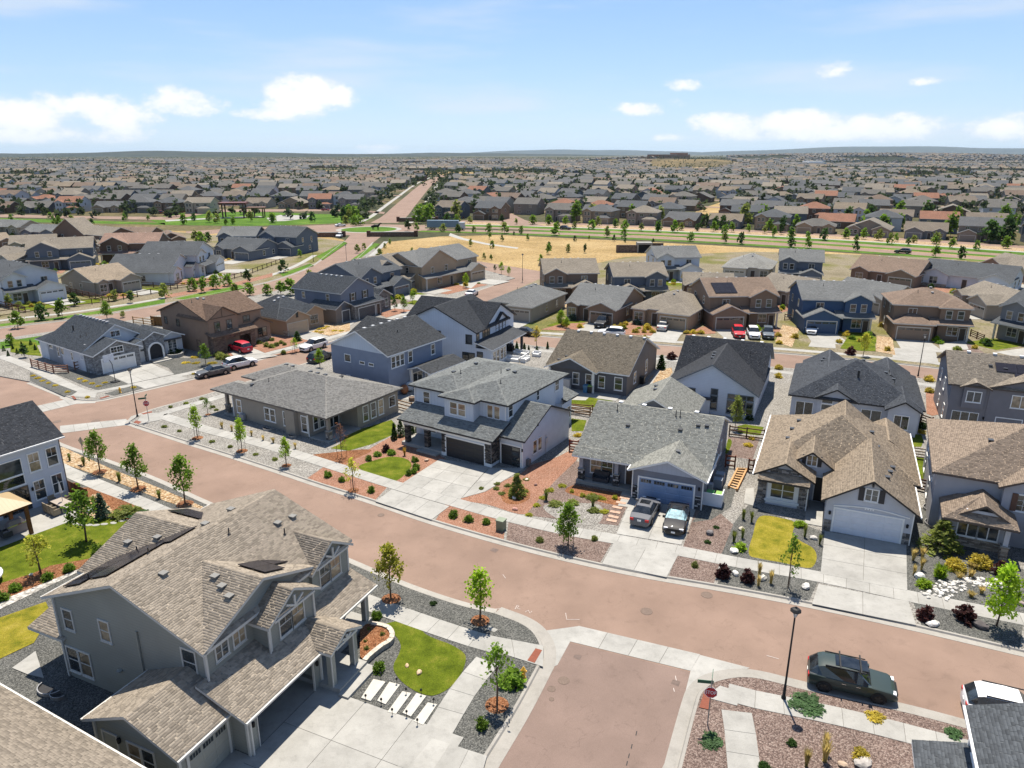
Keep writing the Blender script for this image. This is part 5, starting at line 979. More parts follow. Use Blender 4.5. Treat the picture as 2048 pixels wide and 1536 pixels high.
# R: tan ranch
X, Y = org('j', 1390, 880); h = House('tan ranch with charcoal hip roof left of white SUV driveway', X, Y, 55, C(176, 152, 128, .8), C(88, 92, 96, 1.15), C(196, 186, 170, .8), STUCCO, near=True)
r0 = h.block(-.2, 9.4, 1.5, 12.2, 3.0, 'hip', .55, .42); r1 = h.block(-.22, 4.5, -.8, 7, 2.95, 'gv', .5, .42); r2 = h.block(5.2, 9.38, .9, 6, 2.95, 'gv', .5, .4); h.garage(r1, 'f', 2.35, 4.2, 2.15, C(188, 166, 140, .8)); h.wins(r2, 'f', [(1.5, .8, .8, 1.5), (2.4, .8, .8, 1.5)]); h.wins(r1, 'f', [(2.35, 3.1, .35, .8, 'thin')], trim=BLK, blind=False); h.stone(r1, 'l', 6.8, 7.8, 0, 1.0, ST_TAN); h.stone(r1, 'f', 0, .5, 0, 1.0, ST_TAN); h.door(r0, 'f', 5.0, .95, 2.1); h.vents(r0, [(3, 6.2), (3.8, 6.0), (4.6, 5.7)], (.6, .6, .6)); h.pipes(r0, [(6.5, 5)]); h.wins(r0, 'l', [(4, 1, .8, 1.2)])
# S: slate-blue two-storey
X, Y = G(*px('8', (230, 1060))[0]); h = House('slate-blue two-storey house with black shutters beside cul-de-sac of driveways', X, Y, 60, C(120, 128, 144, .8), C(86, 90, 94, 1.15), C(206, 206, 202, .85), near=True)
s0 = h.block(-.6, 8.6, -1.4, 10.5, 5.55, 'gv', .48, .42); s1 = h.block(-2.2, 1.8, -1.4, 4.8, 2.9, 'gv', .5, .4, wall=C(134, 124, 116, .8)); s2 = h.block(1.8, 9.5, -2.4, 0, 2.9, 'shed', .4, .45, wall=C(140, 136, 132, .8), wmat=STONE); s3 = h.block(9.3, 14, -1.0, 8, 3.0, 'gv', .55, .4, wall=C(140, 136, 132, .8), wmat=STONE)
h.garage(s2, 'f', 3.4, 4.6, 2.1, C(70, 70, 74)); h.garage(s1, 'f', 2.6, 1.9, 2.1, C(70, 70, 74), 4, 2); h.wins(s1, 'l', [(2.6, .9, .7, .8, 'thin')], blind=True); h.wins(s0, 'f', [(3.2, 3.7, .9, 1.3), (6.6, 3.7, .9, 1.3)]); h.wins(s0, 'l', [(2.4, 3.8, .7, 1.1), (8.6, 3.8, .7, 1.2)], blind=True); h.wins(s3, 'f', [(1.2, .8, .8, 1.5), (3.4, .8, .8, 1.5)])
for a in (2.5, 3.9, 5.9, 7.3): h.box('shutter', -.6 + a - .17, -.6 + a + .17, -1.46, -1.4, 3.6, 5.1, BLK)
h.door(s2, 'f', 6.7, .95, 2.1); h.vents(s0, [(3.6, 2 + 1.3 * i) for i in range(5)], (.5, .5, .5))

# ------------------------------------------------------------------ houses of the middle distance, from kit templates
WN = dict(grey=C(140, 140, 140, .8), tan=C(178, 156, 130, .8), brown=C(142, 120, 102, .8), white=C(210, 214, 220, .85), cream=C(206, 198, 180, .82), blue=C(72, 94, 124, .85), slate=C(104, 112, 124, .82), greige=C(164, 154, 142, .8), dkbrown=C(112, 90, 76, .85))
RN = dict(grey=C(112, 114, 114, 1.05), dk=C(82, 86, 90, 1.05), tan=C(150, 136, 118, 1.05), brown=C(130, 112, 98, 1.05), taupe=C(134, 126, 114, 1.05), red=C(150, 124, 110, 1), lt=C(142, 142, 138, 1))
def kit(h, w, d, kind, rs, mir=False, gcol=None, lites=True, blind=None, gside=None, stone=None):
    """generic suburban house on a w x d plan; the front is v = 0"""
    U = (lambda u: w - u) if mir else (lambda u: u)
    def blk(u0, u1, *a, **k): p, q = sorted((U(u0), U(u1))); return h.block(p, q, *a, **k)
    gw = min(6.0, w * .5); gcol = gcol or tuple(x * .9 for x in h.wall)
    sc = stone or ST_TAN
    if kind == 'ranch':
        b0 = blk(0, w, 0, d, 2.95, rs, .42 if rs != 'hip' else .45); g = blk(w - gw, w - .02, -2.0, min(6, d * .6), 2.9, 'hip' if rs == 'hip' else 'gv', .42, .38)
        h.garage(g, 'f', gw / 2, min(4.9, gw - .9), 2.15, gcol, 4, 4, lites, panels=False); lw = w - gw
        if lw > 5:
            e = blk(.3, lw * .48, -1.1, 4, 2.92, 'gv' if rs != 'hip' else 'hip', .45, .35); h.wins(e, 'f', [((lw * .48 - .3) / 2, .8, min(1.6, lw * .3), 1.5, 'twin')], blind=blind)
            h.stone(e, 'f', 0, lw * .48 - .3, 0, .75, sc)
        h.door(b0, 'f', U(lw * .75) if not mir else w - lw * .75, .95, 2.1); fa = lambda u: U(u)
        h.wins(b0, 'l', [(d * .3, .9, .9, 1.3), (d * .6, .9, .9, 1.3)], blind=blind); h.wins(b0, 'r', [(d * .35, .9, .9, 1.3), (d * .7, .9, .9, 1.3)], blind=blind); h.stone(g, 'f', 0, (gw - min(4.9, gw - .9)) / 2 - .15, 0, 1.0, sc)
    else:
        b0 = blk(0, w, 0, d, 5.55, rs, .42); g = blk(w - gw, w + .02, -2.6, 3, 2.85, 'hip' if rs == 'hip' else 'gv', .45, .38); lw = w - gw
        e = blk(.2, lw * .8, -.7, 5, 5.5, 'gv' if rs != 'hip' else 'hip', .5, .38); sk = blk(.1, lw, -2.0, 0, 2.85, 'shed', .35, .35, walls=False)
        h.garage(g, 'f', gw / 2, min(4.9, gw - .9), 2.15, gcol, 4, 4, lites, panels=False); ew = lw * .8 - .2
        h.wins(e, 'f', [(ew * .3, 3.6, .85, 1.3), (ew * .7, 3.6, .85, 1.3)], blind=blind); h.wins(e, 'f', [(ew * .5, .8, 1.5, 1.4, 'twin')], blind=blind); h.wins(b0, 'f', [((w - gw * .5) if not mir else gw * .5, 3.7, 1.2, 1.2, 'slider')], blind=blind)
        h.wins(b0, 'l', [(d * .25, 3.7, .8, 1.2), (d * .7, 3.7, .8, 1.2), (d * .4, .9, .9, 1.3)], blind=blind); h.wins(b0, 'r', [(d * .3, 3.7, .8, 1.2), (d * .7, 3.7, .8, 1.2), (d * .6, .9, .9, 1.3)], blind=blind)
        h.col(U(.4), -1.9, .25, 0, 2.8); h.door(e, 'f', ew * .85, .9, 2.05)
    h.vents(b0, [(w * t, d * .5 + .5) for t in (.25, .4, .55, .7)] if rs == 'gu' else [(w * .5 + .5, d * t) for t in (.35, .5, .65)], (.35, .35, .35)); h.pipes(b0, [(w * .35, d * .35)])
    return b0
def mid(label, A, B, z, d, kind, wall, roof, rs='gu', mir=False, trim=None, gcol=None, **k):
    """A, B: photo pixels of the left and right end of the front eave, which hangs at height z"""
    a, b = Vector(G(*A, z)), Vector(G(*B, z)); th = math.degrees(math.atan2(b.y - a.y, b.x - a.x)); w = (b - a).length - .8
    t = (b - a).normalized(); n = Vector((-t.y, t.x)); o = a + t * .4 + n * .4
    h = House(label, o.x, o.y, th, WN[wall], RN[roof], trim or C(206, 202, 194, .82), STUCCO if random.random() < .5 else SIDING); kit(h, w, d, kind, rs, mir, gcol, **k); gw = min(6.0, w * .5); f0 = -2.05 if kind == 'ranch' else -2.65; MZ[0] += .0006; a_ = R(th)
    T_ = lambda u, v: (o.x + (w - u if mir else u) * math.cos(a_) - v * math.sin(a_), o.y + (w - u if mir else u) * math.sin(a_) + v * math.cos(a_))
    sheet('driveway', [T_(w - gw + .3, f0), T_(w - .3, f0), T_(w + .2, f0 - 7.5), T_(w - gw - .2, f0 - 7.5)], MZ[0], CONC); sheet(*random.choice([('gravel_bed', REDGRAVEL), ('lawn', LAWN), ('gravel_bed', TANPEBBLE), ('gravel_bed', GREYGRAVEL)])[:1], [T_(.2, -1.2), T_(w - gw - .6, -1.2), T_(w - gw - .9, f0 - 6), T_(-.4, f0 - 6)], MZ[0] - .012, random.choice([REDGRAVEL, REDGRAVEL, LAWN, TANPEBBLE, BROWNGRAVEL])); YSH.append((T_, w - gw)); return h
MZ = [.02]; YSH = []
MIDS = [
 ('grey hip-roofed ranch with tan garage door facing the cross street', (975, 602), (1074, 612), 2.9, 14, 'ranch', 'greige', 'grey', 'hip', False),
 ('brown ranch with grey roof behind dark pickup truck', (1130, 606), (1240, 618), 2.9, 13, 'ranch', 'brown', 'grey', 'gu', False),
 ('tan hip-roofed ranch behind silver sedan on driveway', (1262, 614), (1387, 628), 2.9, 13, 'ranch', 'tan', 'taupe', 'hip', False),
 ('brown two-storey house with roof solar panels behind red car', (1418, 594), (1560, 592), 5.5, 11, 'two', 'brown', 'brown', 'gu', True),
 ('royal-blue two-storey house with white-edged gables', (1604, 598), (1752, 602), 5.6, 11, 'two', 'blue', 'grey', 'gu', True),
 ('brown two-storey house with hipped roof behind lamp post', (1786, 608), (1950, 616), 5.6, 10, 'two', 'brown', 'brown', 'hip', True),
 ('grey two-storey house cut off by right edge, cross street', (2000, 610), (2170, 640), 5.6, 11, 'two', 'grey', 'dk', 'gu', False),
 ('brown two-storey house at the dry field corner', (1086, 547), (1200, 546), 5.6, 11, 'two', 'brown', 'taupe', 'gu', False),
 ('slate two-storey house behind the tan hip-roofed ranch', (1226, 553), (1338, 552), 5.6, 10, 'two', 'slate', 'taupe', 'gu', True),
 ('low dark brown house between slate and cream houses', (1366, 563), (1472, 566), 3.6, 9, 'ranch', 'dkbrown', 'taupe', 'gu', False),
 ('white two-storey house standing nearest the culvert', (1311, 515), (1404, 514), 5.6, 10, 'two', 'white', 'grey', 'gu', False),
 ('cream ranch with grey hip roof at field edge', (1445, 531), (1545, 537), 3.0, 13, 'ranch', 'cream', 'lt', 'hip', True),
 ('grey two-storey house at field edge right of cream ranch', (1557, 520), (1650, 524), 5.6, 10, 'two', 'slate', 'grey', 'gu', False),
 ('brown ranch with broad front gable near the parkway', (1700, 532), (1838, 546), 3.6, 13, 'ranch', 'brown', 'brown', 'gu', False),
 ('long white house with triple garage near the parkway', (1840, 530), (2030, 548), 4.6, 12, 'ranch', 'white', 'dk', 'gu', False),
 ('greige house behind the royal-blue house, left', (1508, 572), (1606, 588), 3.0, 11, 'ranch', 'greige', 'taupe', 'gu', True),
 ('grey-roofed house behind the royal-blue house, right', (1662, 563), (1782, 583), 4.6, 10, 'ranch', 'greige', 'grey', 'gu', False),
 ('greige house behind the brown dormer house', (1912, 576), (1996, 603), 3.6, 10, 'ranch', 'greige', 'taupe', 'gu', False),
 ('tan-roofed house cut off by right edge near the parkway', (1966, 518), (2110, 545), 3.8, 11, 'ranch', 'brown', 'taupe', 'gu', False),
 ('slate two-storey house second up the cross street', (716, 568), (806, 548), 4.2, 11, 'two', 'slate', 'dk', 'gu', False),
 ('greige two-storey house with single garage wing up the cross street', (745, 545), (842, 528), 5.2, 10, 'two', 'greige', 'taupe', 'gu', False),
 ('tan house with twin garages at the cul-de-sac corner', (838, 545), (958, 522), 4.2, 12, 'two', 'tan', 'grey', 'gu', False),
 ('pale white two-storey house with covered patio at left edge', (-4, 558), (119, 543), 5.6, 11, 'two', 'white', 'dk', 'gv', False),
 ('greige ranch with play set behind split-rail fence, left', (186, 565), (275, 551), 3.0, 12, 'ranch', 'greige', 'tan', 'gu', False),
 ('white ranch with charcoal roof behind the boulevard fence', (338, 545), (390, 525), 3.0, 15, 'ranch', 'white', 'dk', 'gv', False),
 ('white two-storey house with charcoal roof and corner porch, left', (390, 510), (430, 497), 5.6, 14, 'two', 'white', 'dk', 'gv', False),
 ('slate-grey ranch with white trim near the boulevard junction', (426, 495), (508, 500), 3.0, 12, 'ranch', 'slate', 'dk', 'gu', False),
 ('slate two-storey house with garage wing at far left', (48, 500), (186, 494), 5.6, 11, 'two', 'slate', 'taupe', 'gu', False),
 ('brown two-storey house with reddish roof, far left group', (196, 486), (316, 484), 5.8, 11, 'two', 'dkbrown', 'red', 'gu', False),
 ('dark brown house behind the slate two-storey, left', (106, 466), (212, 476), 5.0, 10, 'two', 'dkbrown', 'taupe', 'gu', False),
 ('greige house with broad roof at far left', (14, 482), (112, 478), 4.0, 10, 'ranch', 'greige', 'taupe', 'gu', False),
 ('small brown gabled house right of the reddish roof', (312, 472), (372, 469), 4.0, 11, 'ranch', 'dkbrown', 'brown', 'gv', False),
 ('blue-grey two-storey house west of the boulevard', (432, 472), (512, 472), 5.6, 11, 'two', 'slate', 'grey', 'gu', False),
 ('large blue-grey house with rear deck beside the roundabout road', (516, 471), (592, 474), 5.6, 12, 'two', 'slate', 'dk', 'gu', False),
 ('grey house cut off by left edge above the pale house', (-30, 508), (32, 516), 3.4, 10, 'ranch', 'grey', 'taupe', 'gu', False),
 ('grey-roofed house behind far left group beside the green strip', (40, 457), (116, 459), 4.0, 10, 'ranch', 'slate', 'grey', 'gu', False),
 ('small house at left edge beside the green strip', (-24, 449), (38, 451), 3.6, 10, 'ranch', 'greige', 'grey', 'gu', True),
 ('brown house behind reddish roof, left', (222, 463), (296, 464), 4.0, 10, 'ranch', 'dkbrown', 'brown', 'gu', True),
 ('slate house between white ranch and reddish roof', (318, 503), (372, 499), 3.2, 10, 'ranch', 'slate', 'dk', 'gu', False),
 ('tan-roofed house touching left edge', (-30, 480), (24, 476), 3.4, 9, 'ranch', 'brown', 'tan', 'gu', False),
]
for r in MIDS:
    h = mid(*r)
    if 'solar' in r[0]: h.solar(0, 0, 1.5, 1.0, 4, 2)
# ------------------------------------------------------------------ beyond the boulevard: fields, parkway, roundabout, the far town
LZ = -.155
def fsheet(name, pts, mat, dz=0.0): return sheet(name, W(pts, LZ), LZ + dz, mat)
fsheet('field', [(735, 520), (775, 484), (880, 473), (1000, 470), (1300, 484), (1600, 500), (1845, 516), (2048, 530), (2048, 560), (1500, 570), (1100, 552), (960, 527), (840, 507)], FIELD, .004)
fsheet('field', [(0, 452), (640, 470), (690, 480), (560, 560), (0, 640)], FIELD, .004)
PKW = [(840, 455), (1000, 459), (1200, 466), (1400, 475), (1600, 486), (1800, 499), (2060, 518)]
pk = smooth_line(W(PKW, LZ))
def pband(name, a, b, mat, dz, i0=0, i1=None):
    l = pk[i0:i1]; return struct(ribbon(name, l, [(b, LZ + dz), (a, LZ + dz)], mat))
# offsets in metres across the parkway, positive to the far side
pband('verge', 9, 17, LAWNF, .008); pband('parkway', 2.5, 9, ASPHALT, .012); pband('median', -4, 2.5, LAWNF, .016, 8); pband('parkway', -12, -4, ASPHALT, .012); pband('verge', -17, -12, LAWNF, .008); pband('path', 17, 19.5, CONC, .012); pband('gravel_bed', 19.5, 30, TANPEBBLE, .006); pband('planting_strip', -4, -2.6, FIELD, .02, 14)
pband('street', 30, 38, ASPHALT, .01)
fsheet('path', px('8', (880, 545), (960, 575), (1100, 605), (1280, 630), (1270, 637), (1090, 613), (930, 580), (870, 560)), CONC, .014)
# roundabout
RC = G(738, 459, LZ)
def disc(name, r0, r1, mat, z, n=40):
    m = MB(); vs = []; 
    for k in range(n): a = 6.28318 * k / n; vs += [(RC[0] + r0 * math.cos(a), RC[1] + r0 * math.sin(a), z), (RC[0] + r1 * math.cos(a), RC[1] + r1 * math.sin(a), z)]
    m.add(vs, [(2 * k, 2 * k + 1, (2 * k + 3) % (2 * n), (2 * k + 2) % (2 * n)) for k in range(n)]); return struct(m.build(name, mat, uv=False))
disc('roundabout', 13.6, 23, ASPHALT, LZ + .03); disc('truck_apron', 11.5, 13.6, KERBM, LZ + .04); disc('island_lawn', .1, 11.5, LAWNF, LZ + .05)
fsheet('parkway', [(700, 455), (600, 460), (480, 463), (372, 472), (372, 463), (480, 456), (600, 452), (700, 448)], ASPHALT, .014)
fsheet('parkway', [(770, 452), (850, 450), (850, 461), (770, 466)], ASPHALT, .016)
AVE = smooth_line([G(768, 446, LZ), G(790, 432, LZ), G(808, 413, LZ), G(828, 393, LZ), G(846, 375, LZ), G(862, 363, LZ), G(885, 352, LZ), G(905, 344, LZ)], 8)
struct(ribbon('avenue', AVE, [(6.3, LZ + .02), (-6.3, LZ + .02)], ASPHALT)); struct(ribbon('path', AVE, [(13, LZ + .018), (10.5, LZ + .018)], CONC)); struct(ribbon('path', AVE, [(-10.5, LZ + .018), (-13, LZ + .018)], CONC))
fsheet('park_lawn', [(300, 441), (345, 428), (420, 421), (520, 424), (700, 430), (752, 431), (735, 442), (690, 446), (610, 449), (500, 452), (330, 450)], LAWNF, .012); fsheet('park_lawn', [(-20, 436), (150, 440), (330, 446), (330, 450), (150, 446), (-20, 443)], LAWNF, .012)
fsheet('splash_court', [(533, 436), (560, 430), (620, 431), (612, 437), (570, 442), (540, 443)], CONC, .02); fsheet('path', [(330, 440), (420, 436), (520, 432), (525, 434), (420, 438), (332, 443)], CONC, .02)
fsheet('street', [(-20, 428), (150, 432), (330, 434), (420, 419), (700, 418), (770, 424), (768, 428), (700, 422), (430, 424), (340, 440), (150, 437), (-20, 434)], ASPHALT, .018)
fsheet('dry_slope', [(1378, 432), (1400, 418), (1440, 405), (1452, 412), (1440, 425), (1405, 440)], FIELD, .01)
fsheet('street', [(988, 430), (1020, 452), (1090, 452), (1050, 440), (1010, 420), (1000, 410), (990, 412)], ASPHALT, .02)
for pts in ([(615, 341), (720, 340), (716, 346), (618, 347)], [(700, 348), (900, 344), (1100, 347), (1110, 352), (900, 350)], [(0, 350), (60, 349), (130, 352), (60, 357), (0, 357)], [(1290, 337), (1340, 326), (1440, 323), (1460, 330), (1420, 340)], [(180, 331), (280, 330), (380, 334), (300, 337)], [(930, 326), (1010, 324), (1010, 330), (930, 331)], [(1750, 355), (1900, 350), (1960, 356), (1800, 361)]): fsheet('dry_field', pts, FIELD, .03)
# rising ground
HILLS = []
def hill(name, cx, cy, rx, ry, hgt, mat, rough=.25, seed=0, n=40, rz=0.0):
    HILLS.append((cx, cy, rx, ry, hgt, rz)); m = MB(); vs = []; fs = []; r_ = random.Random(seed); ph = [r_.uniform(0, 6.28) for _ in range(6)]
    for i in range(n + 1):
        for j in range(n + 1):
            x = -1 + 2 * i / n; y = -1 + 2 * j / n; d = math.sqrt(x * x + y * y); z = max(0, 1 - d * d) ** 1.3
            z *= 1 + rough * (math.sin(x * 7 + ph[0]) * math.sin(y * 5 + ph[1]) * .5 + math.sin(x * 17 + ph[2]) * .2)
            c_, s_ = math.cos(rz), math.sin(rz); vs.append((cx + (x * c_ * rx - y * s_ * ry), cy + (x * s_ * rx + y * c_ * ry), z * hgt - 1.5))
    for i in range(n):
        for j in range(n): a = i * (n + 1) + j; fs.append((a, a + n + 1, a + n + 2, a + 1))
    m.add(vs, fs); return struct(m.build(name, mat, smooth=True, uv=False))
def hz(x, y):
    z = 0.0
    for (cx, cy, rx, ry, hgt, rz) in HILLS:
        c_, s_ = math.cos(-rz), math.sin(-rz); dx, dy = x - cx, y - cy; a, b = (dx * c_ - dy * s_) / rx, (dx * s_ + dy * c_) / ry; z = max(z, max(0, 1 - a * a - b * b) ** 1.3 * hgt - 1.5)
    return z
FIELDH = turf('scrub_hill', [(.3, C(104, 100, 74, .6)), (.5, C(136, 122, 90, .65)), (.75, C(176, 152, 106, .7))], .006, .4); PINEH = turf('wooded_hill', [(.3, C(58, 70, 56, .4)), (.55, C(80, 88, 70, .45)), (.8, C(130, 118, 92, .5))], .004, .12)
hill('hill', 470, 2300, 420, 520, 18, FIELDH, .2, 3); hill('hill', 1650, 3400, 1250, 700, 30, PINEH, .35, 4, rz=-.1); hill('hill', -200, 2600, 500, 420, 9, FIELDH, .2, 5)
hill('distant_hill', -4200, 9500, 3600, 1500, 58, PINEH, .35, 6); hill('distant_hill', -900, 12500, 3200, 1500, 46, PINEH, .3, 7); hill('distant_hill', -8500, 11000, 3000, 1600, 46, PINEH, .3, 8)
hill('distant_hill', 12500, 23000, 9000, 2600, 240, PINEH, .25, 9); hill('distant_hill', 2500, 26000, 6000, 2400, 170, PINEH, .25, 10)
fsheet('field', [(1290, 337), (1340, 326), (1440, 323), (1460, 330), (1420, 340)], FIELD, .035)
# --- houses across the parkway: prototypes with parts, then copies
def proto(kind, seed):
    r = random.Random(seed); h = House('prototype', 0, 0, 0, (.4, .4, .4), (.15, .15, .15), C(206, 202, 194, .8), STUCCO); REG.pop(); h.e.name = 'house'
    w, d = r.uniform(12.5, 15.5), r.uniform(11, 13.5); two = kind == 2; z = 5.5 if two else 2.95; rs = r.choice(['gu', 'hip', 'gv' if not two else 'gu']); b0 = h.block(0, w, 0, d, z, rs, .42); gw = 6.0; mir = r.random() < .5
    g0, g1 = (0.01, gw) if mir else (w - gw, w - .01); g = h.block(g0, g1, -2.6, 4, 2.85, r.choice(['gv', 'hip']), .45, .38); e0, e1 = (w - 4.6, w - .4) if mir else (.4, 4.6); e = h.block(e0, e1, -1.0, 5, z - .04, 'gv', .5, .38)
    h.garage(g, 'f', gw / 2, 4.8, 2.15, (.4, .36, .3), panels=False); h.wins(e, 'f', [(1.3, .9, 1.0, 1.4), (2.9, .9, 1.0, 1.4)]); h.door(b0, 'f', w / 2 - (1.2 if not mir else -1.2), 1.0, 2.1)
    if two: h.wins(e, 'f', [(1.3, 3.6, .9, 1.3), (2.9, 3.6, .9, 1.3)]); h.wins(b0, 'f', [(w / 2, 3.7, 1.3, 1.2, 'slider'), ((w - 2.6) if not mir else 2.6, 3.9, 1.2, 1.1, 'slider')]); h.wins(b0, 'b', [(3, 3.7, 1.2, 1.2, 'slider'), (9, 3.7, 1.2, 1.2, 'slider')])
    h.wins(b0, 'b', [(3, .8, 1.6, 1.4, 'slider'), (8, .8, 1.6, 1.4, 'slider')]); h.wins(b0, 'l', [(d * .4, z - 1.9, .9, 1.2)]); h.wins(b0, 'r', [(d * .5, z - 1.9, .9, 1.2)])
    h.e['w'] = w; h.e['d'] = d; return h.e
PROTO = [proto(1 + (i % 2), 40 + i) for i in range(8)]
ROOFS = [C(126, 116, 104, 0.89), C(108, 106, 102, 0.90), C(134, 122, 106, 0.89), C(96, 98, 100, 0.95), C(120, 104, 92, 0.90), C(140, 132, 120, 0.86), C(84, 88, 92, 0.99), C(150, 108, 88, 0.87)]
RNAME = ['taupe', 'grey', 'tan', 'slate', 'brown', 'light taupe', 'charcoal', 'red']
WALLS = [C(176, 158, 134, .78), C(150, 128, 106, .78), C(140, 140, 140, .78), C(196, 186, 168, .8), C(112, 118, 126, .8), C(128, 104, 88, .8), C(206, 208, 212, .84), C(164, 150, 136, .78)]
ROOFS = [tuple(.8 * v for v in c) for c in ROOFS]; WALLS = [tuple(.85 * v for v in c) for c in WALLS]
WNAME = ['tan', 'brown', 'grey', 'cream', 'slate', 'dark brown', 'white', 'greige']
def near_ave(x, y, d=15):
    for p in AVE[::2]:
        if math.hypot(p[0] - x, p[1] - y) < d: return True
    return False
def in_poly(x, y, P):
    c = False; n = len(P)
    for i in range(n):
        a, b = P[i], P[(i + 1) % n]
        if (a[1] > y) != (b[1] > y) and x < (b[0] - a[0]) * (y - a[1]) / (b[1] - a[1]) + a[0]: c = not c
    return c
NOBUILD = [[(990, 405), (1020, 456), (1100, 456), (1030, 420)], [(1370, 440), (1395, 408), (1452, 398), (1460, 420), (1410, 446)], [(612, 337), (724, 336), (720, 349), (612, 350)], [(700, 344), (900, 341), (1110, 344), (1112, 354), (900, 354)], [(1280, 340), (1330, 322), (1450, 318), (1470, 332), (1420, 344)], [(-50, 348), (60, 347), (140, 352), (60, 360), (-50, 360)], [(1745, 353), (1900, 347), (1970, 356), (1800, 364)], [(180, 329), (280, 328), (390, 333), (300, 339)]]
SPOTS = []
ang = math.atan2(222 - 314, 157 + 33); tdir = Vector((math.cos(ang), math.sin(ang))); ndir = Vector((-tdir.y, tdir.x))
for k in range(16):
    off = 52 + (k // 2) * 74 + (k % 2) * 31; face = k % 2 == 1
    for i in range(-16, 60):
        p = Vector((-33, 314)) + tdir * (i * 18.6 + (k % 3) * 5) + ndir * (off + 7 * math.sin(i * .35 + k)); x, y = p + Vector((random.uniform(-1.5, 1.5), random.uniform(-2, 2))); q = proj(x, y)
        if not (-60 < q[0] < 2110): continue
        if q[0] < 815 + (440 - q[1]) * .9 + 25 or near_ave(x, y, 24): continue
        if any(in_poly(q[0], q[1], P) for P in NOBUILD): continue
        SPOTS.append((y, x, y, ang + (math.pi if face else 0) + random.uniform(-.12, .12), 'R', k))
for k in range(14):
    off = (k // 2) * 74 + (k % 2) * 31; face = k % 2 == 1
    for i in range(-40, 40):
        x = i * 18.4 + (k % 3) * 6 + random.uniform(-2, 2); y = (396 if x > -190 else 398) + off + 7 * math.sin(i * .4 + k) + (0 if x < -165 else 42); q = proj(x, y)
        if not (-60 < q[0] < 2000) or q[0] > 770 + (440 - q[1]) * .9 or near_ave(x, y, 24): continue
        if any(in_poly(q[0], q[1], P) for P in NOBUILD): continue
        SPOTS.append((y, x, y, random.uniform(-.12, .12) + (math.pi if face else 0), 'L', k))
SPOTS.sort()
ORD = ['zeroth', 'first', 'second', 'third', 'fourth', 'fifth', 'sixth', 'seventh', 'eighth', 'ninth', 'tenth', 'eleventh', 'twelfth', 'thirteenth', 'fourteenth', 'fifteenth', 'sixteenth', 'seventeenth', 'eighteenth', 'nineteenth']
TENS = ['', '', 'twenty', 'thirty', 'forty', 'fifty', 'sixty', 'seventy', 'eighty', 'ninety']
def ordinal(n):
    if n < 20: return ORD[n]
    if n % 10 == 0: return {20: 'twentieth', 30: 'thirtieth', 40: 'fortieth', 50: 'fiftieth', 60: 'sixtieth', 70: 'seventieth', 80: 'eightieth', 90: 'ninetieth'}.get(n, str(n) + 'th')
    return (TENS[n // 10] + '-' + ORD[n % 10]) if n < 100 else 'hundred-and-' + ordinal(n - 100)
for kk in range(5):
    c0 = Vector((-33, 314)) + ndir * (105 + kk * 74 - 3); struct(ribbon('street', [tuple(c0 + tdir * q + ndir * 7 * math.sin(q / 18.6 * .35 + kk)) for q in range(-40 + kk * 10, 900, 10)], [(4.5, LZ + .05 + kk * .001), (-4.5, LZ + .05 + kk * .001)], ASPHALT)); struct(ribbon('street', [(q, 398 + 52 + kk * 74 + (0 if q < -165 else 42)) for q in range(-700, -78 - kk * 4, 8)], [(4.5, LZ + .05 + kk * .001), (-4.5, LZ + .05 + kk * .001)], ASPHALT))
NIND = 250; rows = {}
far_rest = SPOTS[NIND:]
for s_ in SPOTS[:NIND]: rows.setdefault((s_[4], s_[5]), []).append(s_)
for (sidek, k), lst in rows.items():
    lst.sort(key=lambda s: proj(s[1], s[2])[0])
    for n, (_, x, y, a, sk, kk) in enumerate(lst):
        pr = random.choice(PROTO); c = copy_tree(pr); c.location = (x, y, LZ); c.rotation_euler = (0, 0, a); ri = random.choice([0, 0, 1, 1, 1, 1, 2, 3, 3, 3, 3, 4, 5, 5, 6, 6, 6, 7]); wi = random.randrange(8)
        if k == 0 and sidek == 'R': wi = random.choice([0, 0, 1, 2, 4, 7])
        w, d = pr['w'], pr['d']; ca, sa = math.cos(a), math.sin(a); c.location = (x - (w / 2 * ca - d / 2 * sa), y - (w / 2 * sa + d / 2 * ca), LZ)
        for ch in c.children:
            nm = ch.name.split('.')[0]
            if nm == 'roof': ch.color = (*ROOFS[ri], 1)
            elif nm == 'wall': ch.color = (*WALLS[wi], 1)
            elif nm == 'garage_door': ch.color = (*[v * .85 for v in WALLS[wi]], 1)
        c['label'] = '%s house with %s roof, %s from left in %s row %s' % (WNAME[wi], RNAME[ri], ordinal(n + 1), ordinal(k + 1), 'across the parkway' if sidek == 'R' else 'beyond the park'); c['category'] = 'house'; c['group'] = 'houses beyond the parkway'
for p in PROTO:
    for ch in list(p.children):
        for g in list(ch.children): bpy.data.objects.remove(g)
        bpy.data.objects.remove(ch)
    bpy.data.objects.remove(p)
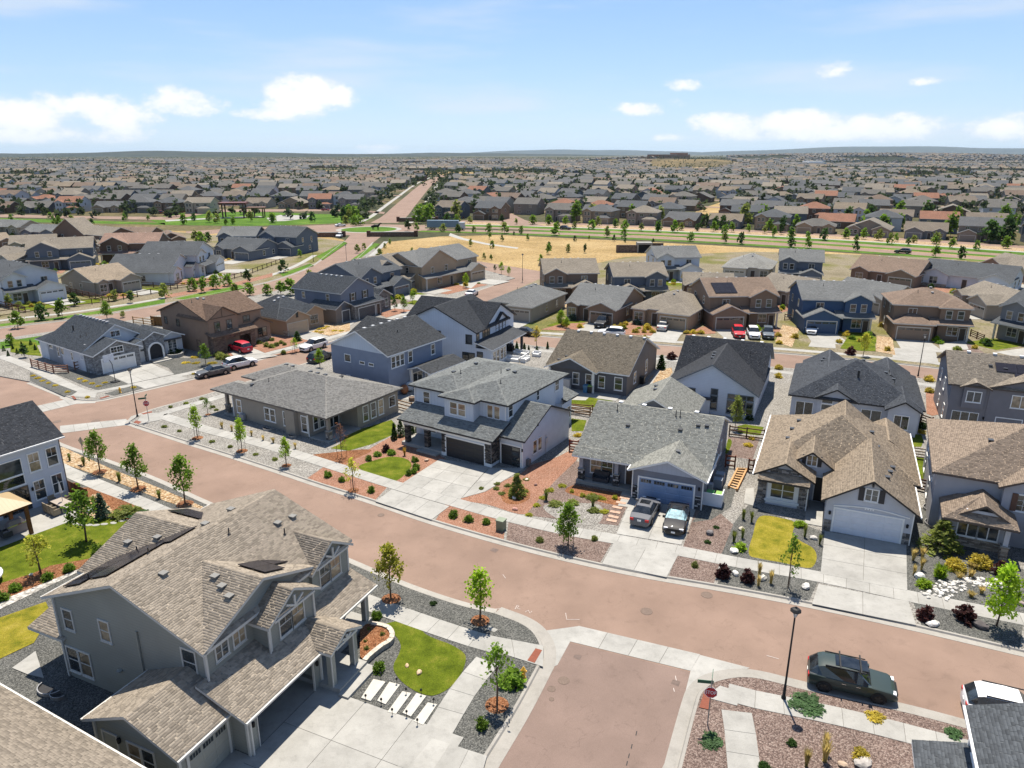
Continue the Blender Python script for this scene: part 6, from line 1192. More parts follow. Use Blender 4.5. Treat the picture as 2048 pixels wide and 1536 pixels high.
# --- the rest of the town as one mass of houses
def town(spots):
    V = []; F = []; Cc = []
    def quad(pts, col): i = len(V); V.extend(pts); F.append(tuple(range(i, i + len(pts)))); Cc.extend([(*col, 1)] * len(pts))
    for (x, y, a, w, d, z, ri, wi, big) in spots:
        ca, sa = math.cos(a), math.sin(a); g = hz(x, y) + LZ; T = lambda u, v, zz: (x + u * ca - v * sa, y + u * sa + v * ca, g + zz); wc = WALLS[wi]; rc = ROOFS[ri]
        hw, hd = w / 2, d / 2; rz_ = z + hd * .45; o = .5
        for (u0, v0, u1, v1) in ((-hw, -hd, hw, -hd), (hw, hd, -hw, hd)): quad([T(u0, v0, 0), T(u1, v1, 0), T(u1, v1, z), T(u0, v0, z)], wc)
        for s in (-1, 1): quad([T(s * hw, s * -hd, 0), T(s * hw, s * hd, 0), T(s * hw, s * hd, z), T(s * hw, 0, rz_), T(s * hw, s * -hd, z)], wc)
        ze = z - .2; quad([T(-hw - o, -hd - o, ze), T(hw + o, -hd - o, ze), T(hw + o, 0, rz_ + .1), T(-hw - o, 0, rz_ + .1)], rc); quad([T(hw + o, hd + o, ze), T(-hw - o, hd + o, ze), T(-hw - o, 0, rz_ + .1), T(hw + o, 0, rz_ + .1)], rc)
        if big:
            for s in (-1, 1):
                if random.random() < .35: continue
                gx = random.choice((-1, 1)) * hw * .45; gh = 2.9; hwg = 3.0; vv = s * (hd + 2.5)
                quad([T(gx - hwg * -s * -1, vv, 0), T(gx + hwg * -s * -1, vv, 0), T(gx + hwg * -s * -1, vv, gh), T(gx, vv, gh + 1.3), T(gx - hwg * -s * -1, vv, gh)], wc)
                for q in (-1, 1): quad([T(gx + q * (hwg + .4), vv + s * .4, gh - .2), T(gx, vv + s * .4, gh + 1.4), T(gx, 0, gh + 1.4), T(gx + q * (hwg + .4), 0, gh - .2)], rc)
                quad([T(gx - 2.3, vv + s * .05, .1), T(gx + 2.3, vv + s * .05, .1), T(gx + 2.3, vv + s * .05, 2.2), T(gx - 2.3, vv + s * .05, 2.2)], [v * .7 for v in wc])
                for q in (-.75, -.3, .2, .7): 
                    if abs(q * hw - gx) > 3.2: quad([T(q * hw - .6, s * (hd + .05), z - 2.1), T(q * hw + .6, s * (hd + .05), z - 2.1), T(q * hw + .6, s * (hd + .05), z - .8), T(q * hw - .6, s * (hd + .05), z - .8)], (.03, .035, .04))
    me = bpy.data.meshes.new('houses'); me.from_pydata(V, [], F); ca_ = me.color_attributes.new('Col', 'FLOAT_COLOR', 'CORNER'); ca_.data.foreach_set('color', np.array(Cc, np.float32).ravel()); me.materials.append(plain('town_paint', 'attr', .85, .1, .3, spec=.2)); return me
spots = []
for (_, x, y, a, sk, k) in far_rest: spots.append((x, y, a, random.uniform(12, 15.5), random.uniform(11, 13), random.choice((2.9, 5.3, 5.3)), random.choice([0, 1, 1, 1, 2, 3, 3, 4, 5, 6]), random.randrange(8), True))
ymaxR = max(s[2] for s in SPOTS if s[4] == 'R'); ymaxL = max(s[2] for s in SPOTS if s[4] == 'L')
cell = 240.0; y = 420.0
rr = random.Random(5)
for cy in range(1, 17):
    for cx in range(-14, 15):
        ox, oy = cx * cell + (cy % 2) * 90, cy * cell + 60; a = rr.choice([0, .25, -.3, .5, 1.2, -.15]) + rr.uniform(-.1, .1); skip = rr.random() < (.06 if cy < 8 else .16 + .02 * cy)
        wi0 = rr.randrange(8)
        if skip: continue
        step = 18.5 if cy < 7 else 20
        for i in range(-7, 8):
            for j in range(-4, 5):
                u = i * step + rr.uniform(-2, 2); v = j * 33 + rr.uniform(-3, 3) + 6 * math.sin(i * .5); X_, Y_ = ox + u * math.cos(a) - v * math.sin(a), oy + u * math.sin(a) + v * math.cos(a)
                if abs(X_ - ox) > cell / 2 or abs(Y_ - oy) > cell / 2 or abs(X_) > .8 * Y_ + 60: continue
                # keep clear of the rows already built
                dR = (Vector((X_, Y_)) - Vector((-33, 314))).dot(ndir); q = proj(X_, Y_); left = q[0] < 790 + (440 - q[1]) * .9
                if (left and Y_ < 398 + 6 * 74 + 70) or ((not left) and dR < 52 + 7 * 74 + 60): continue
                if near_ave(X_, Y_, 26) or any(in_poly(q[0], q[1], P) for P in NOBUILD): continue
                if rr.random() < .07: continue
                spots.append((X_, Y_, a + (math.pi if j % 2 else 0) + rr.uniform(-.1, .1), rr.uniform(12, 15.5), rr.uniform(11, 13.5), rr.choice((2.9, 5.2, 5.2)), rr.choice([0, 1, 1, 1, 2, 3, 3, 3, 4, 5, 6, 6]), rr.randrange(8), Y_ < 1100))
stuff_o = obj('far_houses', town(spots)); stuff(stuff_o); TOWN = spots
# hospital-like complex on the rise and long pale sheds
def blockbuilding(label, p0, p1, z, hgt, dep, wallc, bands=3):
    a, b = Vector(G(*p0, z)), Vector(G(*p1, z)); t = (b - a).normalized(); w = (b - a).length; e = empty('building', (a.x, a.y, z), math.atan2(t.y, t.x)); tag(e, label, 'building')
    MB().box(0, w, 0, dep, -6, hgt).build('wall', STUCCO, e, col=wallc); MB().box(w * .6, w * .95, dep * .1, dep * .8, hgt, hgt * 1.45).build('tower_block', STUCCO, e, col=wallc); MB().box(-.5, w * .55, -.5, dep, hgt, hgt + .8).build('roof', PAINT, e, col=(.3, .26, .22))
    for k in range(bands): MB().box(w * .03, w * .97, -.25, 0.1, hgt * (k + .35) / bands, hgt * (k + .75) / bands).build('window', GLASS, e)
    return e
blockbuilding('large brown hospital building on the dry rise at the horizon', (1316, 318), (1380, 317), 15, 13, 36, C(150, 118, 98, .9)); blockbuilding('long white-roofed warehouse below the wooded ridge', (1568, 333), (1652, 333), 0, 9, 60, C(214, 214, 212, .85), 1)
# ------------------------------------------------------------------ vehicles (x forward, origin on the ground under the middle)
def paint(name, c, rough=.5, metal=.0):
    m, t, b = newmat(name); b.inputs['Base Color'].default_value = (*c, 1); b.inputs['Roughness'].default_value = rough; b.inputs['Metallic'].default_value = metal
    b.inputs['Coat Weight'].default_value = .5; b.inputs['Specular IOR Level'].default_value = .2; b.inputs['Coat Roughness'].default_value = .02; return m
TYRE = plain('tyre', (.015, .015, .015), .85, .1, 6); RIM = plain('rim', (.35, .35, .36), .3, .05, 5, .8); RIMD = plain('dark_rim', (.03, .03, .03), .35, .05, 5); CHROME = plain('chrome', (.6, .6, .62), .15, .02, 5, 1.0); LAMPW = plain('headlight_glass', (.75, .76, .78), .1, .03, 5); LAMPR = plain('taillight', (.45, .02, .02), .25, .05, 5); PLATE = plain('number_plate', (.7, .7, .68), .5, .05, 5); SHADE = plain('sun_shade', (.14, .24, .28), .45, .5, 4, .2, kind='Object')
# station: (x/L from rear, half width factor, shoulder z, roof z, roof half-width factor)
SHAPES = {
 'sedan': dict(L=4.75, Wd=1.84, zb=.24, r=.33, ax=(.2, .8), st=[(0, .80, .78, .78, .7), (.02, .90, .92, .92, .75), (.13, .97, 1.0, 1.0, .78), (.17, .98, 1.0, 1.02, .74), (.30, 1, .98, 1.40, .66), (.42, 1, .96, 1.46, .66), (.53, 1, .95, 1.43, .66), (.70, .99, .93, .96, .76), (.74, .98, .92, .93, .78), (.90, .95, .82, .83, .78), (.97, .86, .68, .69, .70), (1, .74, .56, .57, .6)]),
 'suv': dict(L=4.8, Wd=1.92, zb=.30, r=.38, ax=(.19, .79), st=[(0, .80, .95, .96, .72), (.015, .92, 1.05, 1.10, .74), (.10, .98, 1.10, 1.58, .70), (.16, 1, 1.09, 1.70, .72), (.40, 1, 1.06, 1.74, .73), (.54, 1, 1.05, 1.70, .72), (.70, 1, 1.04, 1.08, .80), (.73, .99, 1.03, 1.05, .82), (.90, .97, .96, .97, .82), (.97, .89, .82, .83, .76), (1, .78, .60, .62, .66)]),
 'pickup': dict(L=5.7, Wd=2.0, zb=.38, r=.41, ax=(.2, .81), st=[(0, .93, 1.08, 1.09, .86), (.02, .97, 1.10, 1.11, .88), (.33, .98, 1.10, 1.11, .88), (.345, .98, 1.12, 1.50, .76), (.38, 1, 1.12, 1.86, .72), (.50, 1, 1.12, 1.92, .72), (.58, 1, 1.12, 1.86, .72), (.68, 1, 1.12, 1.16, .82), (.72, .99, 1.12, 1.14, .84), (.92, .98, 1.08, 1.09, .86), (.98, .92, .95, .96, .84), (1, .86, .62, .64, .78)])}
def car_mesh(kind):
    S = SHAPES[kind]; L_, hw, zb = S['L'], S['Wd'] / 2, S['zb']; st = S['st']; rows = []
    for (xf, wf, zs, zr, rf) in st:
        x = -L_ / 2 + xf * L_; w = hw * wf; wr = hw * rf; cab = zr - zs > .12
        top = [(wr, zr - .05 if cab else zr - .015), (wr * .82, zr), (0, zr + .015)]
        half = [(w * .86, zb), (w * .98, zb + .14), (w, (zb + zs) / 2 + .08), (w * .975, zs - .03), (w * .93, zs)] + top
        rows.append((x, cab, half + [(-a, z) for (a, z) in half[-2::-1]]))
    n = len(rows[0][2]); body = MB(); win = {'side': [MB(), MB()], 'windscreen': [MB()], 'rear_window': [MB()]}
    for i, (x, cab, sec) in enumerate(rows): body.v += [(x, y, z) for (y, z) in sec]
    for i in range(len(rows) - 1):
        ca, cb = rows[i][1], rows[i + 1][1]
        for j in range(n - 1):
            f = (i * n + j, (i + 1) * n + j, (i + 1) * n + j + 1, i * n + j + 1); up = 4 <= j <= n - 6; edge = j in (4, n - 6)
            if ca and cb and edge: tgt = win['side'][0 if j == 4 else 1]
            elif ca != cb and up and kind != 'x': tgt = (win['windscreen'] if ca and not cb else win['rear_window'])[0]
            else: body.f.append(f); body.m.append(0); continue
            vs = [body.v[k] for k in f]; tgt.add(vs, [(0, 1, 2, 3)])
    body.f.append(tuple(range(n))); body.m.append(0); k = (len(rows) - 1) * n; body.f.append(tuple(range(k + n - 1, k - 1, -1))); body.m.append(0)
    for i in range(len(rows) - 1): body.f.append((i * n, i * n + n - 1, (i + 1) * n + n - 1, (i + 1) * n)); body.m.append(0)
    return body, win
def wheel_mesh(r, w):
    def fn():
        a = MB(); prof = [(r * .62, -w / 2), (r * .9, -w / 2), (r, -w / 2 + .04), (r, w / 2 - .04), (r * .9, w / 2), (r * .62, w / 2)]; nn = 20; vs = []; fs = []
        for (rr_, y) in prof: vs += [(rr_ * math.cos(6.28318 * k / nn), y, rr_ * math.sin(6.28318 * k / nn)) for k in range(nn)]
        for i in range(len(prof) - 1):
            for k in range(nn): fs.append((i * nn + k, i * nn + (k + 1) % nn, (i + 1) * nn + (k + 1) % nn, (i + 1) * nn + k))
        a.add(vs, fs); return a.mesh('tyre', [TYRE], smooth=True, uv=False)
    return cached(('tyre', r, w), fn)
def rim_mesh(r, w, mat):
    def fn():
        a = MB(); 
        for k in range(5):
            t = 6.28318 * k / 5
            for s in (-1, 1):
                c, q = math.cos(t), math.sin(t); p = [(-.05, 0), (.05, 0), (.07, r * .64), (-.07, r * .64)]; a.poly([(x * -q + z * c, s * (w / 2 - .015), x * c + z * q) for (x, z) in p][::s])
        for s in (-1, 1): a.poly([(r * .66 * math.cos(6.28318 * k / 16), s * (w / 2 - .06), r * .66 * math.sin(6.28318 * k / 16)) for k in range(16)][::s])
        return a.mesh('rim', [mat], uv=False)
    return cached(('rim', r, w, mat.name), fn)
PAINTS = {}
def car(label, kind, X, Y, th, colour, z=RZ + .01, dark_rims=False, rails=False, shade=False, sunroof=False, scale=1.0, group='parked cars', cat='car', name='parked_car', racks=False):
    S = SHAPES[kind]; e = empty(name, (X, Y, z), R(th)); e.scale = (scale,) * 3; tag(e, label, cat, group)
    k = tuple(round(c, 3) for c in colour)
    if k not in PAINTS: PAINTS[k] = paint('car_paint_%d' % len(PAINTS), colour)
    bm, win = car_mesh(kind); b = bm.build('body', PAINTS[k], e, smooth=True, uv=False); b.data.set_sharp_from_angle(angle=R(38))
    for nm, ms in win.items():
        for m in ms:
            if m.f: m.build('side_window' if nm == 'side' else nm, SHADE if (shade and nm == 'windscreen') else CARGLASS, e, uv=False)
    L_, hw = S['L'], S['Wd'] / 2; r = S['r']
    for ax in S['ax']:
        for s in (-1, 1):
            arch = MB(); pts = [(r * 1.17 * math.cos(math.pi * q / 10 - .15 + q * .03), r * 1.17 * math.sin(math.pi * q / 10 - .15 + q * .03)) for q in range(11)]; arch.poly([(x, 0, zz) for (x, zz) in pts][::s]); arch.build('wheel_arch', BLACKM, e, (-L_ / 2 + ax * L_, s * (hw + .012), r), uv=False)
            w = obj('wheel', wheel_mesh(r, .23), e, (-L_ / 2 + ax * L_, s * (hw - .085), r)); obj('rim', rim_mesh(r, .23, RIMD if dark_rims else RIM), w)
    zs = S['st'][-3][2]; zt = S['st'][1][2]
    for s in (-1, 1):
        MB().box(L_ / 2 - .3, L_ / 2 - .1, -.17, .17, -.075, .075).build('headlight', LAMPW, e, (-.02, s * hw * .68, zs - .16), uv=False); MB().box(-.04, .1, -.16, .16, -.1, .1).build('taillight', LAMPR, e, (-L_ / 2 + .03, s * hw * .7, zt - .15), uv=False)
        cx = [q for q in S['st'] if q[3] - q[2] < .12 and q[0] > .6][0]; MB().box(-.1, .1, -.1, .1, -.08, .08).build('wing_mirror', PAINTS[k], e, (-L_ / 2 + (cx[0] - .02) * L_, s * (hw + .06), cx[2] + .06), uv=False)
        for hx in (.4, .56): MB().box(-.11, .11, -.02, .02, -.02, .02).build('door_handle', CHROME, e, (-L_ / 2 + hx * L_, s * (hw + .0), zt - .14), uv=False)
        if rails: MB().box(-1.25, .95, -.025, .025, 0, .05).build('roof_rail', BLACKM, e, (-.3, s * hw * .69, 1.70), uv=False)
    MB().box(-.03, .03, -.55, .55, -.12, .12).build('grille', BLACKM, e, (L_ / 2 - .02, 0, .62), uv=False); MB().box(-.012, .012, -.16, .16, -.08, .08).build('number_plate', PLATE, e, (L_ / 2 + .03, 0, .45), uv=False); MB().box(-.012, .012, -.16, .16, -.08, .08).build('number_plate', PLATE, e, (-L_ / 2 - .015, 0, .72), uv=False)
    if racks:
        for x in (-.75, .35): MB().box(-.04, .04, -hw * .86, hw * .86, 0, .05).build('crossbar', BLACKM, e, (x, 0, 1.79), uv=False)
    if sunroof: MB().box(-.35, .35, -.42, .42, 0, .015).build('sunroof', CARGLASS, e, (-.2, 0, S['st'][5][3] + .005), uv=False)
    if kind == 'suv' and racks: MB().box(-.9, .85, -.5, .5, 0, .012).build('glass_roof', CARGLASS, e, (-.1, 0, 1.752), uv=False)
    if kind == 'pickup': MB().box(-L_ / 2 + .08, -L_ / 2 + .32 * L_, -hw * .8, hw * .8, .02, .04).build('bed', BLACKM, e, (0, 0, 1.085), uv=False)
    return e
def carp(label, kind, p, q, colour, side=0.0, **kw):
    """p, q: photo pixels of the rear and front axle on the ground (middle, or near-side wheels with side = metres to the middle)"""
    a, b = Vector(G(*p)), Vector(G(*q)); t = (b - a).normalized(); c = (a + b) / 2 + Vector((-t.y, t.x)) * side; return car(label, kind, c.x, c.y, math.degrees(math.atan2(t.y, t.x)), colour, **kw)
carp('dark green SUV with roof bars parked at the near kerb', 'suv', (1651, 1381), (1754, 1405), (.03, .045, .042), .86, dark_rims=True, rails=True, racks=True, scale=1.0)
carp('white SUV half hidden behind the dark roof, bottom right', 'suv', (1978, 1439), (2075, 1463), (.72, .73, .74), .5, rails=True)
carp('silver-grey sedan with sunroof parked nose-in on driveway', 'sedan', (1280, 1052), (1300, 1014), (.11, .113, .122), 0, z=.03, sunroof=True)
carp('black sedan with silver sunshade parked nose-out on driveway', 'sedan', (1358, 1026), (1346, 1072), (.012, .011, .012), 0, z=.03, shade=True, sunroof=True)
carp('dark grey sedan parked before arched stone ranch', 'sedan', (447, 747), (413, 754), (.09, .095, .1), -.6, group='parked cars')
carp('white SUV parked behind dark grey sedan', 'suv', (466, 738), (503, 730), (.74, .75, .76), .5, rails=True)
carp('red SUV backing out before open brown garage', 'suv', (493, 706), (468, 699), (.42, .02, .04), 0, z=.03)
carp('white SUV parked before tan ranch', 'suv', (638, 694), (617, 700), (.72, .72, .72), 0)
carp('black utility buggy-like car half hidden behind blue-grey house', 'suv', (632, 724), (652, 716), (.02, .025, .03), 0)
carp('dark pickup truck on brown ranch driveway', 'pickup', (1213, 645), (1197, 658), (.02, .022, .026), 0, z=.03)
carp('white SUV on the cross street before tan roof', 'suv', (1236, 672), (1208, 670), (.74, .75, .76), 0)
carp('silver sedan on tan ranch driveway', 'sedan', (1322, 664), (1330, 652), (.5, .49, .46), 0, z=.03)
carp('bright red car before brown house with solar panels', 'suv', (1474, 668), (1478, 676), (.5, .01, .02), 0, z=.03)
carp('white car beside bright red car', 'suv', (1504, 670), (1508, 678), (.74, .75, .76), 0, z=.03)
carp('slate SUV beside white car, near charcoal roof', 'suv', (1534, 670), (1536, 678), (.08, .1, .12), 0, z=.03)
carp('black sedan parked on cross street behind white gabled house', 'sedan', (1040, 668), (1064, 670), (.012, .012, .013), 0)
carp('white sedan parked up the cross street', 'sedan', (937, 594), (950, 587), (.7, .7, .7), 0)
carp('white car before royal-blue garage', 'sedan', (1622, 662), (1622, 668), (.7, .7, .7), 0, z=.03)
carp('white car entering the roundabout from left', 'sedan', (672, 453), (690, 452), (.74, .74, .74), 0, group='moving cars', name='car'); carp('white car leaving the roundabout downhill', 'suv', (685, 472), (674, 476), (.7, .7, .7), 0, group='moving cars', name='car')
carp('dark car driving right on the far carriageway', 'suv', (1120, 458), (1142, 459), (.03, .035, .04), 0, group='moving cars', name='car'); carp('dark SUV on the near carriageway right', 'suv', (1818, 507), (1792, 505), (.02, .02, .022), 0, group='moving cars', name='car')
carp('maroon car on driveway across the parkway', 'sedan', (912, 436), (926, 436), (.2, .02, .03), 0, group='parked cars'); carp('dark red car before park-side houses', 'suv', (318, 427), (330, 427), (.2, .02, .03), 0); carp('red car beside the far park street', 'sedan', (645, 421), (658, 421), (.22, .03, .03), 0)
carp('dark SUV before reddish-roofed house, left', 'suv', (228, 504), (240, 500), (.03, .035, .04), 0)
# delivery truck on the parkway
a = G(893, 459); e = empty('box_truck', (a[0], a[1], LZ + .02), R(-4)); tag(e, 'grey-blue box truck on the parkway beside the roundabout', 'truck')
MB().box(-8, 5.2, -1.25, 1.25, 1.1, 3.9).build('cargo_box', METAL, e, col=C(120, 140, 158, .8)); MB().box(5.3, 7.8, -1.2, 1.2, .6, 3.2).build('cab', METAL, e, col=C(205, 208, 212, .8)); MB().box(7.0, 7.83, -1.1, 1.1, 1.9, 2.9).build('windscreen', CARGLASS, e)
for x in (-6.5, -5.2, 4.2, 6.6):
    for s in (-1, 1): obj('wheel', wheel_mesh(.5, .3), e, (x, s * 1.1, .5))
# ------------------------------------------------------------------ plants
def leaves(cent, n, spread, size, r, flat=.5, aspect=1.5):
    """n leaf quads around each of the centres"""
    m = len(cent) * n; c = np.repeat(np.array(cent), n, axis=0) + r.normal(0, 1, (m, 3)) * np.array(spread)
    d = r.normal(0, 1, (m, 3)); d[:, 2] *= flat; d /= np.linalg.norm(d, axis=1)[:, None]; e = r.normal(0, 1, (m, 3)); e -= (e * d).sum(1)[:, None] * d; e /= np.linalg.norm(e, axis=1)[:, None]
    s = size * r.uniform(.6, 1.3, m)[:, None]; a = d * s * aspect * .5; b = e * s * .5
    V = np.stack([c - a, c + b, c + a, c - b], 1).reshape(-1, 3); return V
def quads_mesh(name, V, mat):
    n = len(V) // 4; me = bpy.data.meshes.new(name); me.vertices.add(len(V)); me.vertices.foreach_set('co', V.ravel()); me.loops.add(n * 4); me.loops.foreach_set('vertex_index', np.arange(n * 4, dtype=np.int32)); me.polygons.add(n)
    me.polygons.foreach_set('loop_start', (np.arange(n) * 4).astype(np.int32)); me.polygons.foreach_set('loop_total', np.full(n, 4, np.int32)); me.update(calc_edges=True); me.materials.append(mat); return me
def tree_proto(seed, ncl=48, nl=20, rx=.42, z0=.34, leaf=.042, spread=.05, sparse=False, pointed=.5, twin=False):
    """unit-height broadleaf tree: trunk with limbs, crown of separate leaves in clumps"""
    r = np.random.default_rng(seed); tr = MB(); k = r.uniform(-.02, .02, 4); tr.tube([(0, 0, -.02), (k[0], k[1], z0), (k[2], k[3], z0 + .3), (k[0], k[2], .86)], [.02, .016, .011, .003], 7)
    cent = []
    for i in range(ncl):
        t = r.uniform(0, 1) ** .85; z = z0 + .02 + t * (.97 - z0); rad = rx * math.sin(math.pi * min(1, (t * .88 + .12)) ** (.55 + pointed * .4)) * .62; a = r.uniform(0, 6.28); q = rad * (r.uniform(.25, 1) ** .5) * r.uniform(.75, 1.2)
        cent.append((q * math.cos(a), q * math.sin(a), z))
        if i % 4 == 0: zb = max(z0 * .9, z - .22); tr.tube([(0, 0, zb), (q * .5 * math.cos(a), q * .5 * math.sin(a), (zb + z) / 2), cent[-1]], [.007, .005, .002], 5)
    return tr.mesh('trunk', [BARK], smooth=True, uv=False), quads_mesh('crown', leaves(cent, nl, (spread,) * 3, leaf, r), LEAF)
TREES = {'maple': [tree_proto(1), tree_proto(2), tree_proto(3, 52), tree_proto(4, 40, rx=.38)], 'round': [tree_proto(11, 80, 22, rx=.5, z0=.3, leaf=.04, pointed=.2), tree_proto(12, 80, 22, rx=.48, z0=.28, leaf=.04)], 'sparse': [tree_proto(21, 30, 13, rx=.42, z0=.3), tree_proto(22, 28, 14, rx=.36)],
         'bare': [tree_proto(31, 40, 5, rx=.38, leaf=.03)], 'far': [tree_proto(41, 26, 9, rx=.6, z0=.16, leaf=.13, spread=.085, pointed=.1), tree_proto(42, 24, 9, rx=.52, z0=.14, leaf=.13, spread=.085), tree_proto(43, 26, 9, rx=.4, z0=.14, leaf=.12, spread=.075)]}
def pine_proto(seed, tiers=15, r0=.3, leaf=.10, per=22):
    r = np.random.default_rng(seed); tr = MB(); tr.tube([(0, 0, -.02), (0, 0, .95)], [.025, .004], 6); V = []
    for t in range(tiers):
        z = .1 + .88 * t / tiers; rad = r0 * (1 - t / tiers) ** .9 + .02; n = max(6, int(per * (1 - t / tiers * .6)))
        for i in range(n):
            a = 6.283 * i / n + r.uniform(-.3, .3); q = rad * r.uniform(.45, 1.08); V.append((q * math.cos(a), q * math.sin(a), z - q * .22 + r.uniform(-.015, .015)))
    return tr.mesh('trunk', [BARK], smooth=True, uv=False), quads_mesh('crown', leaves(V, 4, (.022, .022, .014), leaf * .55, r, .35, 2.4), LEAF)
PINES = [pine_proto(51), pine_proto(52, r0=.22), pine_proto(53, 13, .36)]
def bush_proto(seed, n=80, nl=16, leaf=.085, spread=.09, flat=.75, hollow=.35):
    r = np.random.default_rng(seed); c = []; lob = r.normal(0, 1, (5, 3))
    for i in range(n): d = r.normal(0, 1, 3); d[2] = abs(d[2]); d /= np.linalg.norm(d); q = r.uniform(hollow, 1.0) * (.78 + .3 * max(0, float((lob @ d).max()) / 2)); c.append((d[0] * q * .46, d[1] * q * .46, .06 + d[2] * q * flat))
    return quads_mesh('foliage', leaves(c, nl, (spread * .7,) * 3, leaf, r, .9), LEAF)
def tuft_proto(seed, n=150, lean=.45, w=.02):
    r = np.random.default_rng(seed); V = []
    for i in range(n):
        a = r.uniform(0, 6.28); l = lean * r.uniform(.1, 1); h_ = r.uniform(.6, 1); b = np.array([r.normal(0, .05), r.normal(0, .05), 0]); m_ = b + np.array([l * .35 * math.cos(a), l * .35 * math.sin(a), h_ * .6]); t = b + np.array([l * math.cos(a), l * math.sin(a), h_]); p = np.array([-math.sin(a), math.cos(a), 0]) * w * 1.6
        V += [b - p, b + p, m_ + p, m_ - p, m_ - p, m_ + p, t + p * .3, t - p * .3]
    return quads_mesh('blades', np.array(V), LEAF)
BUSH = [bush_proto(61), bush_proto(62), bush_proto(63, 90)]; LOWB = [bush_proto(64, 80, 16, .07, .07, .4), bush_proto(65, 80, 16, .07, .07, .4)]; SPIKY = [bush_proto(66, 70, 13, .13, .08, .85, .2), bush_proto(67, 60, 13, .13, .08, .9, .2)]; TUFT = [tuft_proto(71), tuft_proto(72, 130, .36), tuft_proto(73, 150, .5)]
GREENS = dict(green=C(110, 140, 44, .62), dark=C(64, 92, 40, .6), yellow=C(170, 170, 60, .66), gold=C(196, 178, 70, .62), purple=C(92, 58, 56, .5), blue=C(92, 112, 92, .6), brown=C(132, 92, 70, .6), olive=C(128, 138, 66, .64), straw=C(196, 176, 110, .7), lime=C(140, 168, 40, .66), juniper=C(86, 118, 72, .6), orange=C(206, 166, 72, .68))
def height_of(bp, ty):
    X, Y = G(*bp); lo, hi = 0.0, 40.0
    for _ in range(40):
        m = (lo + hi) / 2
        if proj(X, Y, m)[1] > ty: lo = m
        else: hi = m
    return lo
NTREE = [0]
def plant_tree(label, bp, top, kind='maple', col='green', wid=1.0, stakes=False, group='street trees', cat='tree', world=None, hgt=None, z=.0, mulch=False):
    X, Y = world if world else G(*bp); H_ = hgt if hgt else height_of(bp, top); i = NTREE[0]; NTREE[0] += 1
    tm, cm_ = (TREES[kind][i % len(TREES[kind])] if kind in TREES else PINES[i % len(PINES)]); c = GREENS[col] if isinstance(col, str) else col; j = 1.3 + .35 * random.random()
    e = empty('pine_tree' if kind == 'pine' else 'tree', (X, Y, z), random.uniform(0, 6.28)); e.scale = (H_ * wid, H_ * wid, H_); tag(e, label, cat, group); obj('trunk', tm, e); obj('crown', cm_, e, col=[v * j for v in c])
    if stakes:
        for a in (0.3, 3.3): MB().tube([(.15 * math.cos(a), .15 * math.sin(a), 0), (.17 * math.cos(a), .17 * math.sin(a), .36)], [.008, .008], 5).build('stake', BARK, e)
    if mulch: MB().lathe([(.17 / wid, 0), (.15 / wid, .012), (.02, .022)], 14).build('mulch_ring', MULCH, e)
    return e
def plant(label, bp, w, h, kind='bush', col='green', group='shrubs', cat='shrub', name='shrub', world=None):
    X, Y = world if world else G(*bp); e = empty({'tuft': 'ornamental_grass'}.get(kind, name), (X, Y, .0), random.uniform(0, 6.28)); e.scale = (w, w, h); tag(e, label, cat, group)
    src = {'bush': BUSH, 'low': LOWB, 'spiky': SPIKY, 'tuft': TUFT}[kind]; c = GREENS[col] if isinstance(col, str) else col; j = 1.25 + .35 * random.random(); obj('blades' if kind == 'tuft' else 'foliage', random.choice(src), e, col=[v * j for v in c]); 
    return e
T = plant_tree
for bp, ty in (((200, 944), 866), ((277, 978), 893), ((370, 1008), 916)): T('young green street tree in tan pebble strip', bp, ty, 'maple', 'green', .82, group='trees in the tan pebble strip', mulch=True)
for bp, ty in (((395, 876), 814), ((484, 902), 839), ((573, 931), 878)): T('young staked tree in grey gravel strip before hip-roofed ranch', bp, ty, 'maple', 'lime', .72, True, 'staked trees in the grey gravel strip', mulch=True)
T('thin yellowish staked tree in red gravel strip', (707, 981), 917, 'sparse', 'yellow', .8, True, mulch=True); T('bare reddish tree in bark mulch beside hip-roofed ranch', (684, 915), 850, 'bare', 'brown', .8, True, mulch=True); T('small thin tree by corner porch of hip-roofed ranch', (416, 829), 796, 'sparse', 'green', .9, mulch=True)
T('green tree on gravel before dark grey sedan', (412, 730), 690, 'maple', 'green', .9); T('yellow-green tree in dark gravel nearest the tan-roofed gable', (782, 1198), 1095, 'maple', 'yellow', .85, mulch=True); T('bright green tree in dark gravel near the street corner', (960, 1241), 1142, 'maple', 'lime', .95, mulch=True); T('thin-leaved tree beside yellow hydrant', (994, 1410), 1290, 'sparse', 'green', .8, mulch=True)
T('round dark green staked tree in brown gravel strip', (1136, 1091), 1010, 'round', 'green', .85, True); T('thin yellow-green tree before yellowing lawn', (1576, 1174), 1072, 'sparse', 'green', .62, True); T('full green tree in grey gravel at right edge', (1993, 1252), 1135, 'round', 'lime', .8)
T('leafy tree on lawn beside outdoor dining table', (173, 1084), 986, 'maple', 'green', 1.0); T('sparse yellow sapling in bark mulch, left', (82, 1148), 1068, 'sparse', 'yellow', 1.15); T('blue-green narrow spruce beside dining table', (206, 1036), 984, 'pine', 'blue', .85, cat='conifer', group='conifers'); T('tall pine beside split-rail fence behind grey ranch', (1470, 858), 795, 'round', 'olive', .62, group='conifers', cat='conifer'); T('bushy dwarf pine left of stone porch', (1880, 1098), 1036, 'pine', 'olive', 1.5, cat='conifer', group='conifers'); T('small cone-shaped pine in round mulch bed', (1034, 992), 945, 'pine', 'olive', 1.1, cat='conifer', group='conifers')
